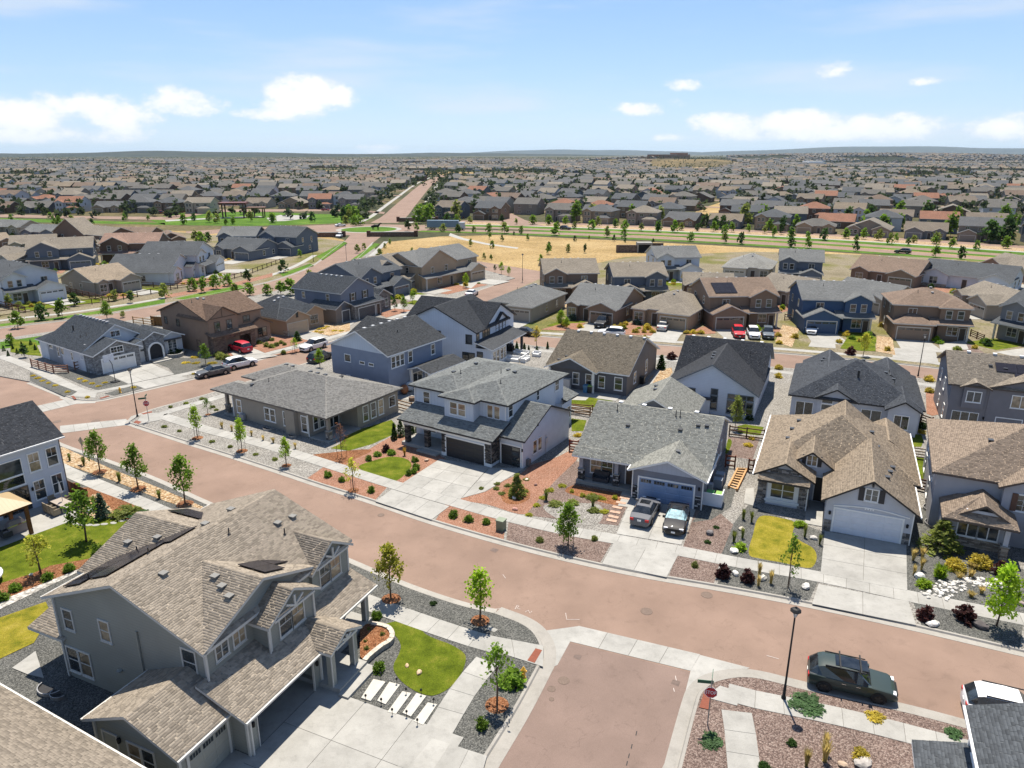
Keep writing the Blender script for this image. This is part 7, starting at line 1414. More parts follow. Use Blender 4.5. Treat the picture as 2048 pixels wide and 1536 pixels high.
T('yellowing tree beside white sun porch', (1073, 692), 653, 'sparse', 'gold', .9); T('round light green tree before grey hip-roofed ranch', (1122, 652), 622, 'round', 'lime', 1.1); T('second light green tree before grey hip-roofed ranch', (1133, 656), 636, 'round', 'lime', 1.1); T('dark spruce between taupe ranch and white house', (1322, 738), 708, 'pine', 'dark', 1.2, cat='conifer', group='conifers'); T('yellow-green tree on lawn of royal-blue house', (1726, 712), 668, 'maple', 'yellow', .8)
T('small spruce beside tan ranch driveway', (595, 682), 661, 'pine', 'dark', 1.3, cat='conifer', group='conifers'); T('thin lime tree before tan ranch', (590, 704), 676, 'sparse', 'lime', 1, True); T('green tree beside black buggy', (640, 735), 700, 'maple', 'lime', 1); T('leafy tree beyond stone ranch roof', (215, 640), 604, 'round', 'green', 1.0); T('small tree right of stone ranch roof', (246, 634), 622, 'far', 'olive', 1.2)
for x in (470, 500, 536, 562, 582): T('dense green tree behind charcoal roof of tan ranch', (x, 590), 560 + (x % 3) * 4, 'far', 'green', 1.3, group='trees along the boulevard')
for (x, y, t) in ((84, 640, 608), (125, 636, 600), (36, 655, 625), (22, 690, 668), (50, 715, 690), (330, 596, 570), (385, 582, 556), (408, 585, 556), (432, 578, 552), (455, 572, 548), (495, 565, 540), (567, 545, 522), (620, 560, 540), (650, 575, 555), (760, 520, 500), (700, 552, 536), (20, 615, 590), (150, 612, 588), (230, 602, 580), (262, 606, 584), (715, 505, 490), (728, 498, 486), (600, 515, 500)): T('small boulevard tree', (x, y), t, 'far', random.choice(['green', 'olive', 'dark']), 1.0, group='trees along the boulevard')
for (x, y, t) in ((780, 488, 478), (824, 505, 494), (870, 510, 496), (941, 492, 478), (984, 496, 480), (980, 477, 464), (1004, 482, 470), (1028, 470, 462), (1097, 508, 488), (1098, 500, 484), (1136, 504, 487), (1170, 505, 488), (1082, 527, 510), (770, 496, 485), (930, 512, 501), (968, 518, 506), (950, 517, 505), (982, 520, 508), (1055, 480, 468), (1150, 482, 470), (1178, 480, 470), (1228, 482, 470), (1250, 484, 474), (1306, 487, 476)): T('small round tree in the dry field', (x, y), t, 'far', random.choice(['dark', 'olive', 'green']), .8, group='trees in the dry field', z=LZ)
for (x, y, t) in ((932, 575, 548), (1003, 548, 525), (1018, 552, 534), (990, 545, 530), (744, 596, 578), (790, 622, 598), (808, 624, 594), (825, 606, 584)): T('green tree among driveways up the cross street', (x, y), t, 'maple', random.choice(['green', 'dark', 'lime']), .9, group='trees up the cross street')
for (x, y, t) in ((392, 486, 462), (404, 490, 466), (416, 484, 464), (300, 520, 505), (62, 530, 512), (222, 520, 506), (180, 512, 498), (210, 540, 524)): T('leafy tree between left houses', (x, y), t, 'far', random.choice(['green', 'dark', 'olive']), 1.1, group='trees between the left houses')
# shrubs by plot: (kind, colour, width, height, label, group, points)
def many(kind, col, w, h, label, group, pts, cat='shrub'):
    for p in pts: plant(label, p, w * random.uniform(.7, 1.0), .88 * h * random.uniform(.85, 1.15), kind, col, group, cat)
many('low', 'olive', .9, .6, 'low dark green bush in grey gravel strip', 'bushes before the hip-roofed ranch', px('4', (876, 785), (957, 808), (1130, 865), (1227, 893), (1362, 933), (1467, 960), (910, 680), (993, 660), (1078, 637), (1155, 695), (1137, 680)))
many('tuft', 'straw', .7, .8, 'straw-coloured grass clump beside ranch wall', 'grass clumps beside the hip-roofed ranch', px('f', (125, 800), (225, 830), (425, 880), (545, 925), (650, 950), (875, 1010)), 'grass')
many('bush', 'green', 1.0, .85, 'rounded bush in red gravel', 'bushes in the red gravel', px('f', (1208, 1295), (1350, 1345), (1660, 1455), (1720, 1085), (1865, 1070), (1625, 1130)) + px('5', (508, 965), (512, 1010), (475, 1040), (500, 1030), (710, 1265), (790, 1285), (890, 1300)))
many('tuft', 'orange', .8, 1.3, 'tall orange-tipped grass before white house porch', 'grass before the white house', px('f', (1995, 1080)), 'grass'); many('spiky', 'purple', 1.2, 1.1, 'purple-leaved shrub beside white house porch', 'purple shrubs', px('f', (1805, 1040)))
for p in px('a', (45, 965), (110, 930), (215, 900), (290, 880)): plant_tree('columnar arborvitae beside white house', p, p[1] - 34, 'pine', 'dark', .75, group='arborvitae beside the white house', cat='conifer')
many('low', 'olive', .8, .5, 'small bush in round mulch bed', 'bushes in the round mulch bed', px('5', (945, 1090), (940, 1115), (1000, 1100), (1100, 1065), (1095, 1130), (1075, 1140), (1020, 1150), (970, 1140), (860, 1115)))
many('low', 'yellow', 1.0, .55, 'yellow-green mound in brown gravel', 'mounds in the brown gravel', px('5', (1225, 1125), (1290, 1100), (1185, 1165), (1155, 1205), (1115, 1255), (1510, 1170), (1515, 1240)))
many('low', 'olive', 1.7, .75, 'large olive mound in light gravel circle', 'mounds in the light gravel circle', px('5', (1345, 1195), (1255, 1200), (1455, 1165), (1458, 1235)))
many('tuft', 'olive', .9, 1.2, 'green grass clump in brown gravel', 'grass clumps before the grey ranch', px('5', (1207, 1175), (1455, 1205)), 'grass'); many('bush', 'olive', .8, .6, 'small bush in brown gravel verge', 'bushes in the brown gravel verge', px('5', (1172, 1395), (1465, 1385), (2000, 1530)))
many('bush', 'yellow', .7, .5, 'flowering plant in mulch beside grey ranch porch', 'flowers beside the grey ranch porch', px('b', (70, 1150), (185, 1190), (370, 1215), (510, 1215), (275, 1195)))
many('low', 'dark', .8, .5, 'dark bush beside black sedan', 'bushes beside the black sedan', px('3', (405, 255), (362, 335)))
many('tuft', 'olive', .7, 1.3, 'upright grass beside yellowing lawn', 'grasses around the yellowing lawn', px('3', (550, 210), (595, 225), (545, 310), (878, 305), (957, 345), (500, 330)), 'grass'); many('tuft', 'straw', .7, 1.2, 'straw-tipped grass in grey verge', 'grasses in the grey verge', px('3', (635, 510), (697, 550), (630, 565), (1455, 430), (1505, 420), (1460, 505), (1500, 480)), 'grass')
many('spiky', 'purple', 1.5, 1.5, 'purple-leaved shrub in grey gravel verge', 'purple shrubs', px('3', (445, 520), (575, 545), (1520, 740), (1725, 745), (1915, 510))); many('bush', 'lime', 1.3, .9, 'green bush beside yellowing lawn', 'bushes around the yellowing lawn', px('3', (540, 370), (848, 245), (1510, 565), (1600, 510)))
many('bush', 'gold', 2.0, 1.5, 'large yellow-flowering shrub before stone porch', 'yellow shrubs before the stone porch', px('3', (1680, 480), (1820, 460))); many('tuft', 'straw', 1.0, .6, 'low straw grass beside dry creek', 'grasses beside the dry creek', px('3', (1775, 475), (1765, 625), (1700, 530), (1765, 515), (1820, 605)), 'grass'); many('tuft', 'lime', 1.6, 1.3, 'fountain of green grass before stone porch', 'grasses before the stone porch', px('3', (1600, 520)), 'grass')
many('low', 'juniper', 2.7, .5, 'spreading green juniper beside lamp post', 'junipers', px('3', (885, 1195))); many('low', 'juniper', 1.9, .4, 'spreading juniper at foot of stop sign', 'junipers', px('3', (385, 1395))); many('low', 'juniper', 1.3, .4, 'small juniper near white SUV', 'junipers', px('3', (1670, 1355)))
many('low', 'gold', 1.2, .5, 'yellow flowering mound in brown gravel beside SUV', 'yellow mounds beside the SUV', px('3', (1255, 1265))); many('bush', 'gold', 1.2, .8, 'yellow flowering bush beside sidewalk, bottom right', 'bushes at bottom right', px('3', (1180, 1480))); many('low', 'dark', .7, .6, 'small round bush near sidewalk, bottom right', 'bushes at bottom right', px('3', (808, 1410))); many('tuft', 'straw', .8, 1.5, 'tall straw grass near bottom right house', 'grasses at bottom right', px('3', (985, 1450), (985, 1500), (885, 1525)), 'grass'); many('low', 'dark', 1.0, .5, 'dark low bush at bottom edge', 'bushes at bottom right', px('3', (660, 1530)))
many('bush', 'green', 1.1, .9, 'leafy bush in dark gravel of corner plot', 'bushes of the corner plot', px('2', (303, 735), (313, 1020), (860, 1325))); many('low', 'dark', .6, .5, 'small dark bush in dark gravel verge', 'bushes in the dark gravel verge', px('2', (230, 535), (605, 660))); many('spiky', 'green', 1.9, 1.3, 'broad leafy bush beside yellow hydrant', 'bushes of the corner plot', px('2', (1020, 1080)))
many('bush', 'olive', .55, .6, 'small plant in curved planter', 'plants in the curved planter', px('2', (265, 815), (335, 845), (245, 880), (250, 920)))
many('tuft', 'olive', .8, 1.1, 'grass clump in tan pebble strip', 'grasses in the tan pebble strip', px('k', (895, 905), (1075, 970), (1530, 1170), (2040, 1390)), 'grass'); many('low', 'olive', 3.2, 1.5, 'large olive juniper mound beside sidewalk', 'juniper mounds', px('l', (1640, 310))); many('low', 'juniper', 3.0, 1.3, 'second juniper mound behind solar panel', 'juniper mounds', px('l', (1820, 350)))
many('tuft', 'olive', .9, 1.2, 'grass clump beside spruce', 'plants beside the dining table', px('l', (1215, 220)), 'grass'); many('bush', 'green', 1.2, 1.0, 'green bush in bark mulch, left', 'bushes in the left bark mulch', px('l', (880, 1040), (600, 1150), (200, 1290), (1270, 800), (30, 1400)))
many('bush', 'lime', .8, .6, 'yellow-green bush by brown board fence', 'plants by the board fence', px('k', (980, 1230)))
many('low', 'gold', 1.0, .5, 'yellow flowering mound in corner gravel', 'yellow mounds before the stone ranch', px('i', (30, 985), (80, 1010), (130, 1035), (190, 1060), (260, 1085), (385, 1150), (590, 1205), (515, 1015), (565, 1040), (640, 1065), (705, 1090), (768, 1055), (1065, 1105), (1680, 965)))
many('low', 'gold', 1.9, .6, 'broad yellow mound before brown two-storey house', 'yellow mounds before the brown house', px('i', (1690, 795), (1870, 855), (1600, 850), (1700, 855))); many('bush', 'olive', 1.8, 1.4, 'olive grass shrub beside red SUV', 'shrubs beside the red SUV', px('j', (720, 1115), (780, 1120), (700, 1090))); many('bush', 'dark', 2.0, 1.2, 'dark bush in raised stone planter', 'bushes in the stone planter', px('i', (1440, 770), (1530, 760)))
many('bush', 'olive', 1.2, .9, 'round bush in red gravel before tan ranch', 'bushes before the tan ranch', px('j', (1190, 990), (1240, 1000), (1290, 985), (1345, 960), (1380, 975), (1125, 960), (1245, 930), (1365, 1060), (1150, 930))); many('low', 'gold', 1.2, .6, 'golden bush in tan pebbles beside driveway', 'golden bushes beside the driveways', px('j', (1730, 815), (1775, 805), (1820, 790), (1880, 830), (1755, 845), (1900, 830), (1960, 830), (1705, 840)))
for i in range(9): plant_tree('small clipped arborvitae beside left sidewalk', (8 + i * 9, 702 - i * 2.0 + (i % 2) * 12), 690 - i * 2 + (i % 2) * 12, 'pine', 'dark', .8, group='arborvitae in the left yard', cat='conifer')
many('bush', 'gold', 1.5, 1.0, 'golden shrub in cross-street yard', 'shrubs of the cross-street yards', px('h', (505, 130), (870, 140), (940, 120), (980, 100), (1080, 180), (1165, 180), (1250, 180), (1600, 190), (1680, 190), (1745, 190), (1180, 245)) + px('6', (740, 300), (740, 340), (830, 310), (1290, 250), (1540, 540), (735, 520), (740, 475)) + px('d', (155, 130), (650, 210), (1540, 190), (1080, 520), (1080, 640)))
many('bush', 'blue', 2.4, 1.4, 'blue-green shrub in cross-street yard', 'shrubs of the cross-street yards', px('h', (440, 55), (1100, 95))); many('spiky', 'purple', 2.0, 1.6, 'purple shrub beside spruce', 'purple shrubs', px('h', (1450, 450)) + px('d', (270, 250)))
for p in px('g', (1950, 640), (2015, 650)) + px('h', (180, 345)) + px('a', (1300, 55), (1375, 50), (1420, 75), (1505, 80)): plant_tree('slim arborvitae behind white sofa patio', p, p[1] - 15, 'pine', 'dark', .8, group='arborvitae behind the patio', cat='conifer')
many('low', 'gold', 1.3, .9, 'golden mound in yard behind', 'mounds in the back yards', px('6', (595, 850), (580, 885), (1500, 815), (1600, 790)) + px('h', (490, 1240))); many('tuft', 'lime', 2.2, 1.2, 'tall green grass behind fence', 'grasses behind the fence', px('6', (1470, 1060)), 'grass')
many('bush', 'dark', 1.4, 1.0, 'dark shrub at white house wall', 'shrubs at the white house wall', px('6', (585, 745), (1500, 790)))
for T_, lw in YSH:
    for i in range(random.randrange(3, 6)): w_ = random.uniform(.8, 1.7); plant('yard shrub before a middle-distance house', None, w_, w_ * .8, random.choice(['bush', 'low', 'spiky', 'bush']), random.choice(['olive', 'gold', 'lime', 'green', 'dark', 'yellow']), 'yard shrubs of the middle distance', world=T_(random.uniform(.3, max(1, lw - .8)), random.uniform(-8, -2)))
# --- trees of the far town
AV = AVE[4:60]; ftc = 0
cand = []
for i, p in enumerate(offset(AVE, 17) + offset(AVE, -17)):
    if random.random() < .8: cand.append((p[0] + random.uniform(-3, 3), p[1] + random.uniform(-3, 3), random.uniform(5, 8), 'avenue'))
for s_ in SPOTS:
    for _ in range(3):
        if random.random() < .6: cand.append((s_[1] + random.uniform(-10, 10), s_[2] + random.choice((-1, 1)) * random.uniform(9, 14), random.uniform(4, 9), 'town'))
for i in range(70): t = i / 70; k = int(t * (len(pk) - 1)); p = offset(pk, random.choice((-14.5, 13, 24, 26)))[k]; cand.append((p[0], p[1], random.uniform(2.5, 4.5), 'parkway'))
for i in range(46): q = G(random.uniform(20, 740), random.uniform(428, 452), LZ); cand.append((q[0], q[1], random.uniform(2.5, 5), 'park'))
cand = [c for c in cand if not near_ave(c[0], c[1], 9.5)]
cand.sort(key=lambda c: c[1]); NT = 150
LBL = {'avenue': ('green tree lining the straight avenue', 'trees along the avenue'), 'town': ('green yard tree among houses beyond the parkway', 'yard trees beyond the parkway'), 'parkway': ('small tree along the parkway', 'trees along the parkway'), 'park': ('small tree in the park beside the roundabout', 'trees in the park')}
for (x, y, hh, kd) in cand[:NT]: plant_tree(LBL[kd][0], None, None, 'far', random.choice(['green', 'dark', 'olive', 'green']), random.uniform(.8, 1.15), group=LBL[kd][1], world=(x, y), hgt=hh, z=LZ)
rest = cand[NT:]
for (x, y, a, w, d, z, ri, wi, b_) in TOWN:
    if random.random() < (1.0 if y < 1500 else .6): rest.append((x + random.uniform(-14, 14), y + random.uniform(-16, 16), random.uniform(4, 9), 'x'))
for i in range(13000): yy = random.uniform(700, 6000); rest.append((random.uniform(-.8, .8) * yy, yy, random.uniform(5, 10), 'x'))
r_ = np.random.default_rng(9); cs = []; sc = []
for (x, y, hh, k) in rest:
    n = 7 if y < 1200 else 4; g = hz(x, y)
    for _ in range(n): a = r_.uniform(0, 6.28); q = hh * .3 * r_.uniform(0, 1) ** .5; cs.append((x + q * math.cos(a), y + q * math.sin(a), g + hh * r_.uniform(.25, .95)))
V = leaves(cs, 3, (.7, .7, .5), 2.0, r_, .6, 1.2); ft = obj('far_trees', quads_mesh('far_trees', V, LEAF), col=C(82, 98, 66, .5)); stuff(ft)
# ------------------------------------------------------------------ driveways and small things
def loc(h, u, v):
    """house frame -> world"""
    a = h.e.rotation_euler[2]; return (h.e.location[0] + u * math.cos(a) - v * math.sin(a), h.e.location[1] + u * math.sin(a) + v * math.cos(a))
def drive(h, u0, u1, v0, v1, nu, nv): return paving('driveway', [loc(h, u0, v0), loc(h, u1, v0), loc(h, u1, v1), loc(h, u0, v1)], nu, nv, .036)
drive(hA, -4.3, 4.9, -9.6, .0, 3, 3); drive(hA, -6.0, -.75, -.0, 1.08, 2, 1); paving('driveway', W(px('2', (250, 1800), (800, 1800), (890, 1474), (600, 1380))), 3, 2, .04)
paving('driveway', W(px('5', (440, 1085), (748, 1171), (900, 1000), (640, 955))), 3, 3, .036); paving('driveway', W(px('5', (755, 1165), (880, 1130), (1090, 1005), (905, 1003))), 2, 2, .037); paving('driveway', W(px('5', (296, 1182), (594, 1280), (690, 1208), (382, 1118))), 3, 1, .036)
paving('driveway', W([(1233, 1068), (1362, 1090), (1392, 1018), (1262, 1000)]), 2, 3, .036); paving('driveway', W([(1204, 1128), (1333, 1155), (1358, 1107), (1230, 1082)]), 2, 1, .036)
paving('driveway', W(px('3', (963, 500), (1425, 592), (1420, 345), (985, 275))), 2, 3, .036); paving('driveway', W(px('3', (918, 662), (1472, 776), (1432, 650), (952, 556))), 2, 1, .036)
paving('driveway', W(px('i', (1010, 1065), (1480, 965), (1165, 820), (760, 955))), 3, 2, .036); paving('driveway', W(px('i', (1180, 1115), (1620, 1010), (1500, 970), (1060, 1070))), 3, 1, .036)
for q in (px('j', (860, 1085), (1180, 1060), (1030, 990), (720, 1020)), px('j', (990, 1130), (1310, 1085), (1190, 1062), (870, 1085)), px('j', (1520, 960), (1830, 890), (1640, 830), (1400, 880)), px('g', (20, 520), (240, 470), (480, 290), (230, 380)), px('g', (560, 300), (860, 240), (820, 190), (560, 260)), px('g', (1000, 170), (1250, 140), (1130, 95), (900, 110)), px('h', (450, 185), (700, 215), (820, 90), (590, 90)), px('h', (1200, 265), (1490, 290), (1580, 145), (1320, 140)), px('d', (-160, 170), (120, 190), (110, 100), (-100, 60)), px('d', (700, 280), (1180, 360), (1140, 210), (720, 185)), px('d', (1190, 220), (1480, 200), (1440, 100), (1180, 150)), px('g', (1890, 430), (2048, 470), (2060, 360), (1890, 350)), px('8', (870, 830), (1000, 870), (1060, 820), (1010, 800)), px('9', (330, 690), (400, 690), (410, 660), (350, 660)), px('9', (1900, 745), (2010, 735), (1990, 690), (1850, 690))): sheet('driveway', W(q), .03, CONC)
sheet('patio', W(px('a', (1120, 190), (1400, 190), (1450, 60), (1130, 40))), .03, CONC); sheet('patio', W(px('a', (20, 560), (240, 560), (280, 420), (60, 430))), .03, CONC); sheet('patio', W(px('h', (410, 870), (570, 875), (640, 810), (420, 800))), .03, CONC); sheet('patio', W(px('c', (40, 1160), (150, 1190), (140, 1000), (60, 1010))), .03, CONC); sheet('walkway', W(px('b', (540, 1290), (690, 1310), (720, 1180), (610, 1150))), .04, CONC)
# paver steps and path lights of the corner plot
ps = [[(285, 1065), (350, 1080), (270, 1182), (220, 1165)], [(370, 1080), (427, 1095), (350, 1200), (305, 1180)], [(440, 1130), (487, 1140), (405, 1252), (360, 1240)], [(515, 1140), (567, 1155), (485, 1265), (440, 1245)], [(575, 1190), (625, 1200), (550, 1310), (500, 1290)]]
for i, q in enumerate(ps):
    w = W(px('2', *q)); m = MB(); m.prism(w, 0, .06); tag(m.build('paver', plain('paver_stone', C(226, 222, 210, K), .85, .06, 3) if i == 0 else bpy.data.materials['paver_stone'], uv=False), 'pale rectangular paver of the path to the driveway', 'paver', 'pavers of the corner plot')
for p in px('2', (325, 1060), (410, 1090), (460, 1145), (540, 1150), (607, 1200), (245, 1180), (328, 1200), (386, 1255), (463, 1265), (520, 1310)):
    x, y = G(*p); m = MB(); m.lathe([(.015, 0), (.015, .36), (.07, .37), (.06, .46), (.02, .5)], 8); tag(m.build('path_light', BLACKM, None, (x, y, 0)), 'small black path light beside pale pavers', 'path light', 'path lights')
for p in px('l', (915, 418), (975, 437), (1040, 448), (1140, 452), (1230, 453), (1335, 440), (1452, 425), (1560, 397)):
    x, y = G(*p); m = MB(); m.lathe([(.24, 0), (.25, .03), (.2, .05)], 9); o = m.build('stepping_stone', CONC, None, (x, y, .01)); o.scale = (1.3, .8, 1); o.rotation_euler = (0, 0, random.uniform(-.4, .4)); tag(o, 'oval stepping stone in lawn of left yard', 'stepping stone', 'stepping stones')
for p in px('5', (1625, 1165), (1605, 1190), (1585, 1215), (1575, 1240), (1565, 1265), (1555, 1285)) :
    x, y = G(*p); m = MB().box(-.45, .45, -.2, .2, 0, .05); o = m.build('flagstone', SNOWST, None, (x, y, .01), R(-24) + random.uniform(-.1, .1), col=C(190, 160, 140, .8)); tag(o, 'pink flagstone beside silver-grey sedan driveway', 'flagstone', 'flagstones')
# curved planter wall of the corner plot
pw = smooth_line(W(px('2', (240, 985), (262, 960), (330, 905), (372, 880), (388, 850), (370, 810), (320, 792), (255, 785)))); pwl = resample(pw, .42); e = empty('planter_wall', (pwl[0][0], pwl[0][1], 0)); tag(e, 'curved low block wall around planter by porch', 'wall')
for i in range(len(pwl) - 1):
    a, b = Vector(pwl[i]), Vector(pwl[i + 1]); c = (a + b) / 2; an = math.atan2(b.y - a.y, b.x - a.x)
    for k in range(2): MB().box(-.2, .2, -.13, .13, k * .16, k * .16 + .15).build('block', SNOWST, e, (c.x - pwl[0][0], c.y - pwl[0][1], 0), an, col=C(178, 168, 154, random.uniform(.7, .85)))
    MB().box(-.21, .21, -.16, .16, .32, .38).build('cap_stone', SNOWST, e, (c.x - pwl[0][0], c.y - pwl[0][1], 0), an, col=C(200, 190, 176, .8))
sheet('planter_soil', pw + W(px('2', (215, 800), (215, 960))), .28, MULCH)
pb = W(px('i', (1370, 765), (1400, 795), (1470, 800), (1550, 785), (1575, 755), (1560, 735))); pbs = resample(smooth_line(pb), .5); e = empty('stone_planter', (pbs[0][0], pbs[0][1], 0)); tag(e, 'raised grey stone planter before arched entry ranch', 'planter')
for i in range(len(pbs) - 1):
    a, b = Vector(pbs[i]), Vector(pbs[i + 1]); c = (a + b) / 2; MB().box(-.27, .27, -.15, .15, 0, .55).build('block', SNOWST, e, (c.x - pbs[0][0], c.y - pbs[0][1], 0), math.atan2(b.y - a.y, b.x - a.x), col=C(150, 150, 148, random.uniform(.7, .85)))
# lamp posts
def lamp_post(label, bp, h=6.0, z=0.0, group='street lamps'):
    x, y = G(*bp); e = empty('street_lamp', (x, y, z)); tag(e, label, 'street lamp', group)
    m = MB(); m.lathe([(.14, 0), (.14, .12), (.09, .2), (.075, .9), (.06, 1.0), (.045, h - .45)], 10); m.build('pole', BLACKM, e, smooth=True); m = MB(); m.lathe([(.05, h - .5), (.09, h - .42), (.17, h - .1), (.18, h - .08)], 8); m.build('lantern_glass', plain('lantern_glass', (.6, .6, .58), .3) if 'lantern_glass' not in bpy.data.materials else bpy.data.materials['lantern_glass'], e)
    m = MB(); m.lathe([(.30, h - .1), (.31, h - .05), (.2, h + .06), (.07, h + .1), (.05, h + .18), (.01, h + .2)], 8); m.build('cap', BLACKM, e)
    for k in range(4): a = .785 + 1.5708 * k; MB().tube([(.06 * math.cos(a), .06 * math.sin(a), h - .48), (.2 * math.cos(a), .2 * math.sin(a), h - .08)], [.013, .013], 4).build('cage_bar', BLACKM, e)
    return e
lamp_post('tall black street lamp beside dark green SUV', (1567, 1397)); lamp_post('black street lamp at left street corner', (275, 833), 5.9); lamp_post('black street lamp beyond charcoal hip roof', (1836, 752), 6.0); lamp_post('thin lamp post at edge of dry field', (1045, 561), 6.5); lamp_post('lamp post before roundabout road', (694, 533), 6.0); lamp_post('lamp post left of boulevard bend', (627, 523), 6.0)
# signs
def octagon(r): return [(r * math.cos(R(22.5 + 45 * k)), r * math.sin(R(22.5 + 45 * k))) for k in range(8)]
SIGNR = plain('sign_red', (.42, .02, .03), .45, .06, 4); SIGNW = plain('sign_white', (.8, .8, .8), .5, .03, 4); SIGNG = plain('sign_green', (.02, .09, .05), .45, .05, 4); GALV = plain('galvanised_steel', (.34, .34, .34), .45, .1, 6, .6)
def facep(name, pts, y, mat, par, z):
    m = MB(); n = len(pts); m.poly([(a, y, z + b) for (a, b) in pts]); m.add([(a, y, z + b) for a, b in pts] + [(a, y + .008, z + b) for a, b in pts], [((i + 1) % n, i, n + i, n + (i + 1) % n) for i in range(n)]); m.poly([(a, y + .008, z + b) for a, b in pts][::-1]); return m.build(name, mat, par, uv=False)
def stop_sign(label, bp, rz, r=.36, zc=2.2):
    x, y = G(*bp); e = empty('stop_sign', (x, y, 0), rz); tag(e, label, 'stop sign', 'stop signs'); MB().box(-.03, .03, -.02, .03, 0, 3.0).build('post', GALV, e); facep('rim', octagon(r), -.035, SIGNW, e, zc); facep('face', octagon(r * .93), -.041, SIGNR, e, zc)
    t = obj('lettering', text_mesh('STOP', .28, SIGNW, .003), e, (0, -.047, zc)); t.rotation_euler = (R(90), 0, 0); t.scale = (.86, 1.1, 1)
    MB().box(-.75, .1, -.015, .015, 2.75, 2.95).build('street_name_blade', SIGNG, e, rz=R(6)); MB().box(-.1, .7, -.015, .015, 2.98, 3.18).build('street_name_blade', SIGNG, e, rz=R(85)); return e
stop_sign('red stop sign with green street-name blades at near junction', (1415, 1450), R(-14)); stop_sign('red stop sign at left street corner beside lamp', (298, 842), R(16))
x, y = G(170, 925); e = empty('warning_sign', (x, y, 0), R(150)); tag(e, 'diamond road sign seen from its tan back, left street', 'road sign'); MB().box(-.03, .03, -.02, .03, 0, 2.7).build('post', GALV, e); facep('plate', [(.0, -.55), (.55, 0), (0, .55), (-.55, 0)], -.03, plain('sign_back', C(190, 170, 140, .8), .6), e, 2.3)
# hydrants
HYD = plain('hydrant_paint', (.62, .34, .03), .4, .05, 5)
def hydrant(label, bp):
    x, y = G(*bp); e = empty('fire_hydrant', (x, y, 0), random.uniform(0, 6)); tag(e, label, 'fire hydrant', 'fire hydrants'); m = MB(); m.lathe([(.17, 0), (.17, .05), (.12, .06), (.12, .5), (.15, .52), (.15, .57), (.12, .6), (.1, .7), (.03, .76), (.03, .8)], 12); m.build('barrel', HYD, e, smooth=True)
    for a in (0, 2.1, 4.2): MB().tube([(.1 * math.cos(a), .1 * math.sin(a), .42), (.22 * math.cos(a), .22 * math.sin(a), .42)], [.06, .06], 8).build('nozzle', HYD, e)
hydrant('yellow fire hydrant beside broad bush at near corner', px('2', (1085, 1055))[0]); hydrant('yellow fire hydrant at far left corner', px('i', (925, 1155))[0])
x, y = G(*px('5', (966, 1330))[0]); e = empty('utility_box', (x, y, 0), R(-28)); tag(e, 'green utility pedestal box in red gravel verge', 'utility box'); MB().box(-.32, .32, -.32, .32, 0, .85).build('cabinet', METAL, e, col=C(132, 146, 120, .7)); MB().box(-.36, .36, -.36, .36, .85, .95).build('lid', METAL, e, col=C(150, 160, 136, .7))
# manholes and valve covers
IRON = plain('cast_iron', C(122, 104, 92, .7), .8, .2, 12)
for k, p, rad, lab in (('2', (1742, 692), .42, 'round manhole cover in main street right of junction'), ('3', (357, 605), .42, 'round manhole cover near far kerb'), ('2', (1300, 1060), .36, 'round manhole cover in side street'), ('2', (1235, 1105), .26, 'small round valve cover in side street'), ('2', (1235, 1160), .16, 'smallest round valve cover in side street'), ('i', (670, 1435), .5, 'manhole cover in left junction'), ('i', (275, 1440), .45, 'worn round cover in left junction'), ('2', (325, 180), .3, 'round cover in street before white house')):
    x, y = G(*px(k, p)[0]); m = MB(); m.lathe([(rad, 0), (rad * .98, .012), (rad * .8, .014), (rad * .78, .008), (.01, .008)], 18); tag(m.build('manhole_cover', IRON, None, (x, y, RZ + .006), uv=False), lab, 'manhole cover', 'manhole covers')
for k, q, lab in (('2', [(905, 375), (925, 362), (955, 372), (935, 388)], 'square dark patch in street near staked tree'), ('2', [(1350, 945), (1362, 930), (1398, 938), (1385, 963)], 'square asphalt patch near cross pan'), ('2', [(1872, 1085), (1882, 1065), (1922, 1075), (1912, 1102)], 'square asphalt patch at right of side street')): tag(sheet('road_patch', W(px(k, *q), RZ), RZ + .014, plain('patch', C(120, 104, 96, .7), .95, .15, 6) if 'patch' not in bpy.data.materials else bpy.data.materials['patch']), lab, 'road patch', 'road patches')
for o in bpy.data.objects:
    if o.name.startswith('road_patch') and 'kind' in o: del o['kind']
# utility paint marks on the road
def mark(pts, w=.022):
    l = W(pts, RZ); return ribbon('paint_mark', l, [(w, RZ + .02), (-w, RZ + .02)], CHALK)
for k, pts in (('2', [(1040, 690), (1052, 668), (1062, 672), (1050, 685), (1068, 690)]), ('2', [(1095, 705), (1110, 695), (1120, 712), (1130, 700)]), ('2', [(1310, 710), (1316, 745), (1385, 745)]), ('2', [(930, 690), (955, 686), (985, 690)]), ('2', [(975, 505), (990, 525)]), ('3', [(675, 937), (740, 955)]), ('2', [(1895, 1045), (1900, 1070)]), ('2', [(1885, 1110), (1890, 1130)])): o = mark(px(k, *pts)); tag(o, 'white utility paint mark on the street', 'paint mark', 'utility paint marks')
for i in range(4):
    p = px('2', (1690, 1340), (1665, 1410), (1650, 1460), (1640, 1500))[i]; o = ribbon('tar_line', W([p, (p[0] - 2, p[1] + 9)], RZ), [(.025, RZ + .02), (-.025, RZ + .02)], BLACKM); tag(o, 'short black tar mark on the side street', 'tar mark', 'tar marks')
sheet('drain_cover', W(px('2', (885, 795), (905, 780), (950, 798), (930, 812))), .012, CONC)
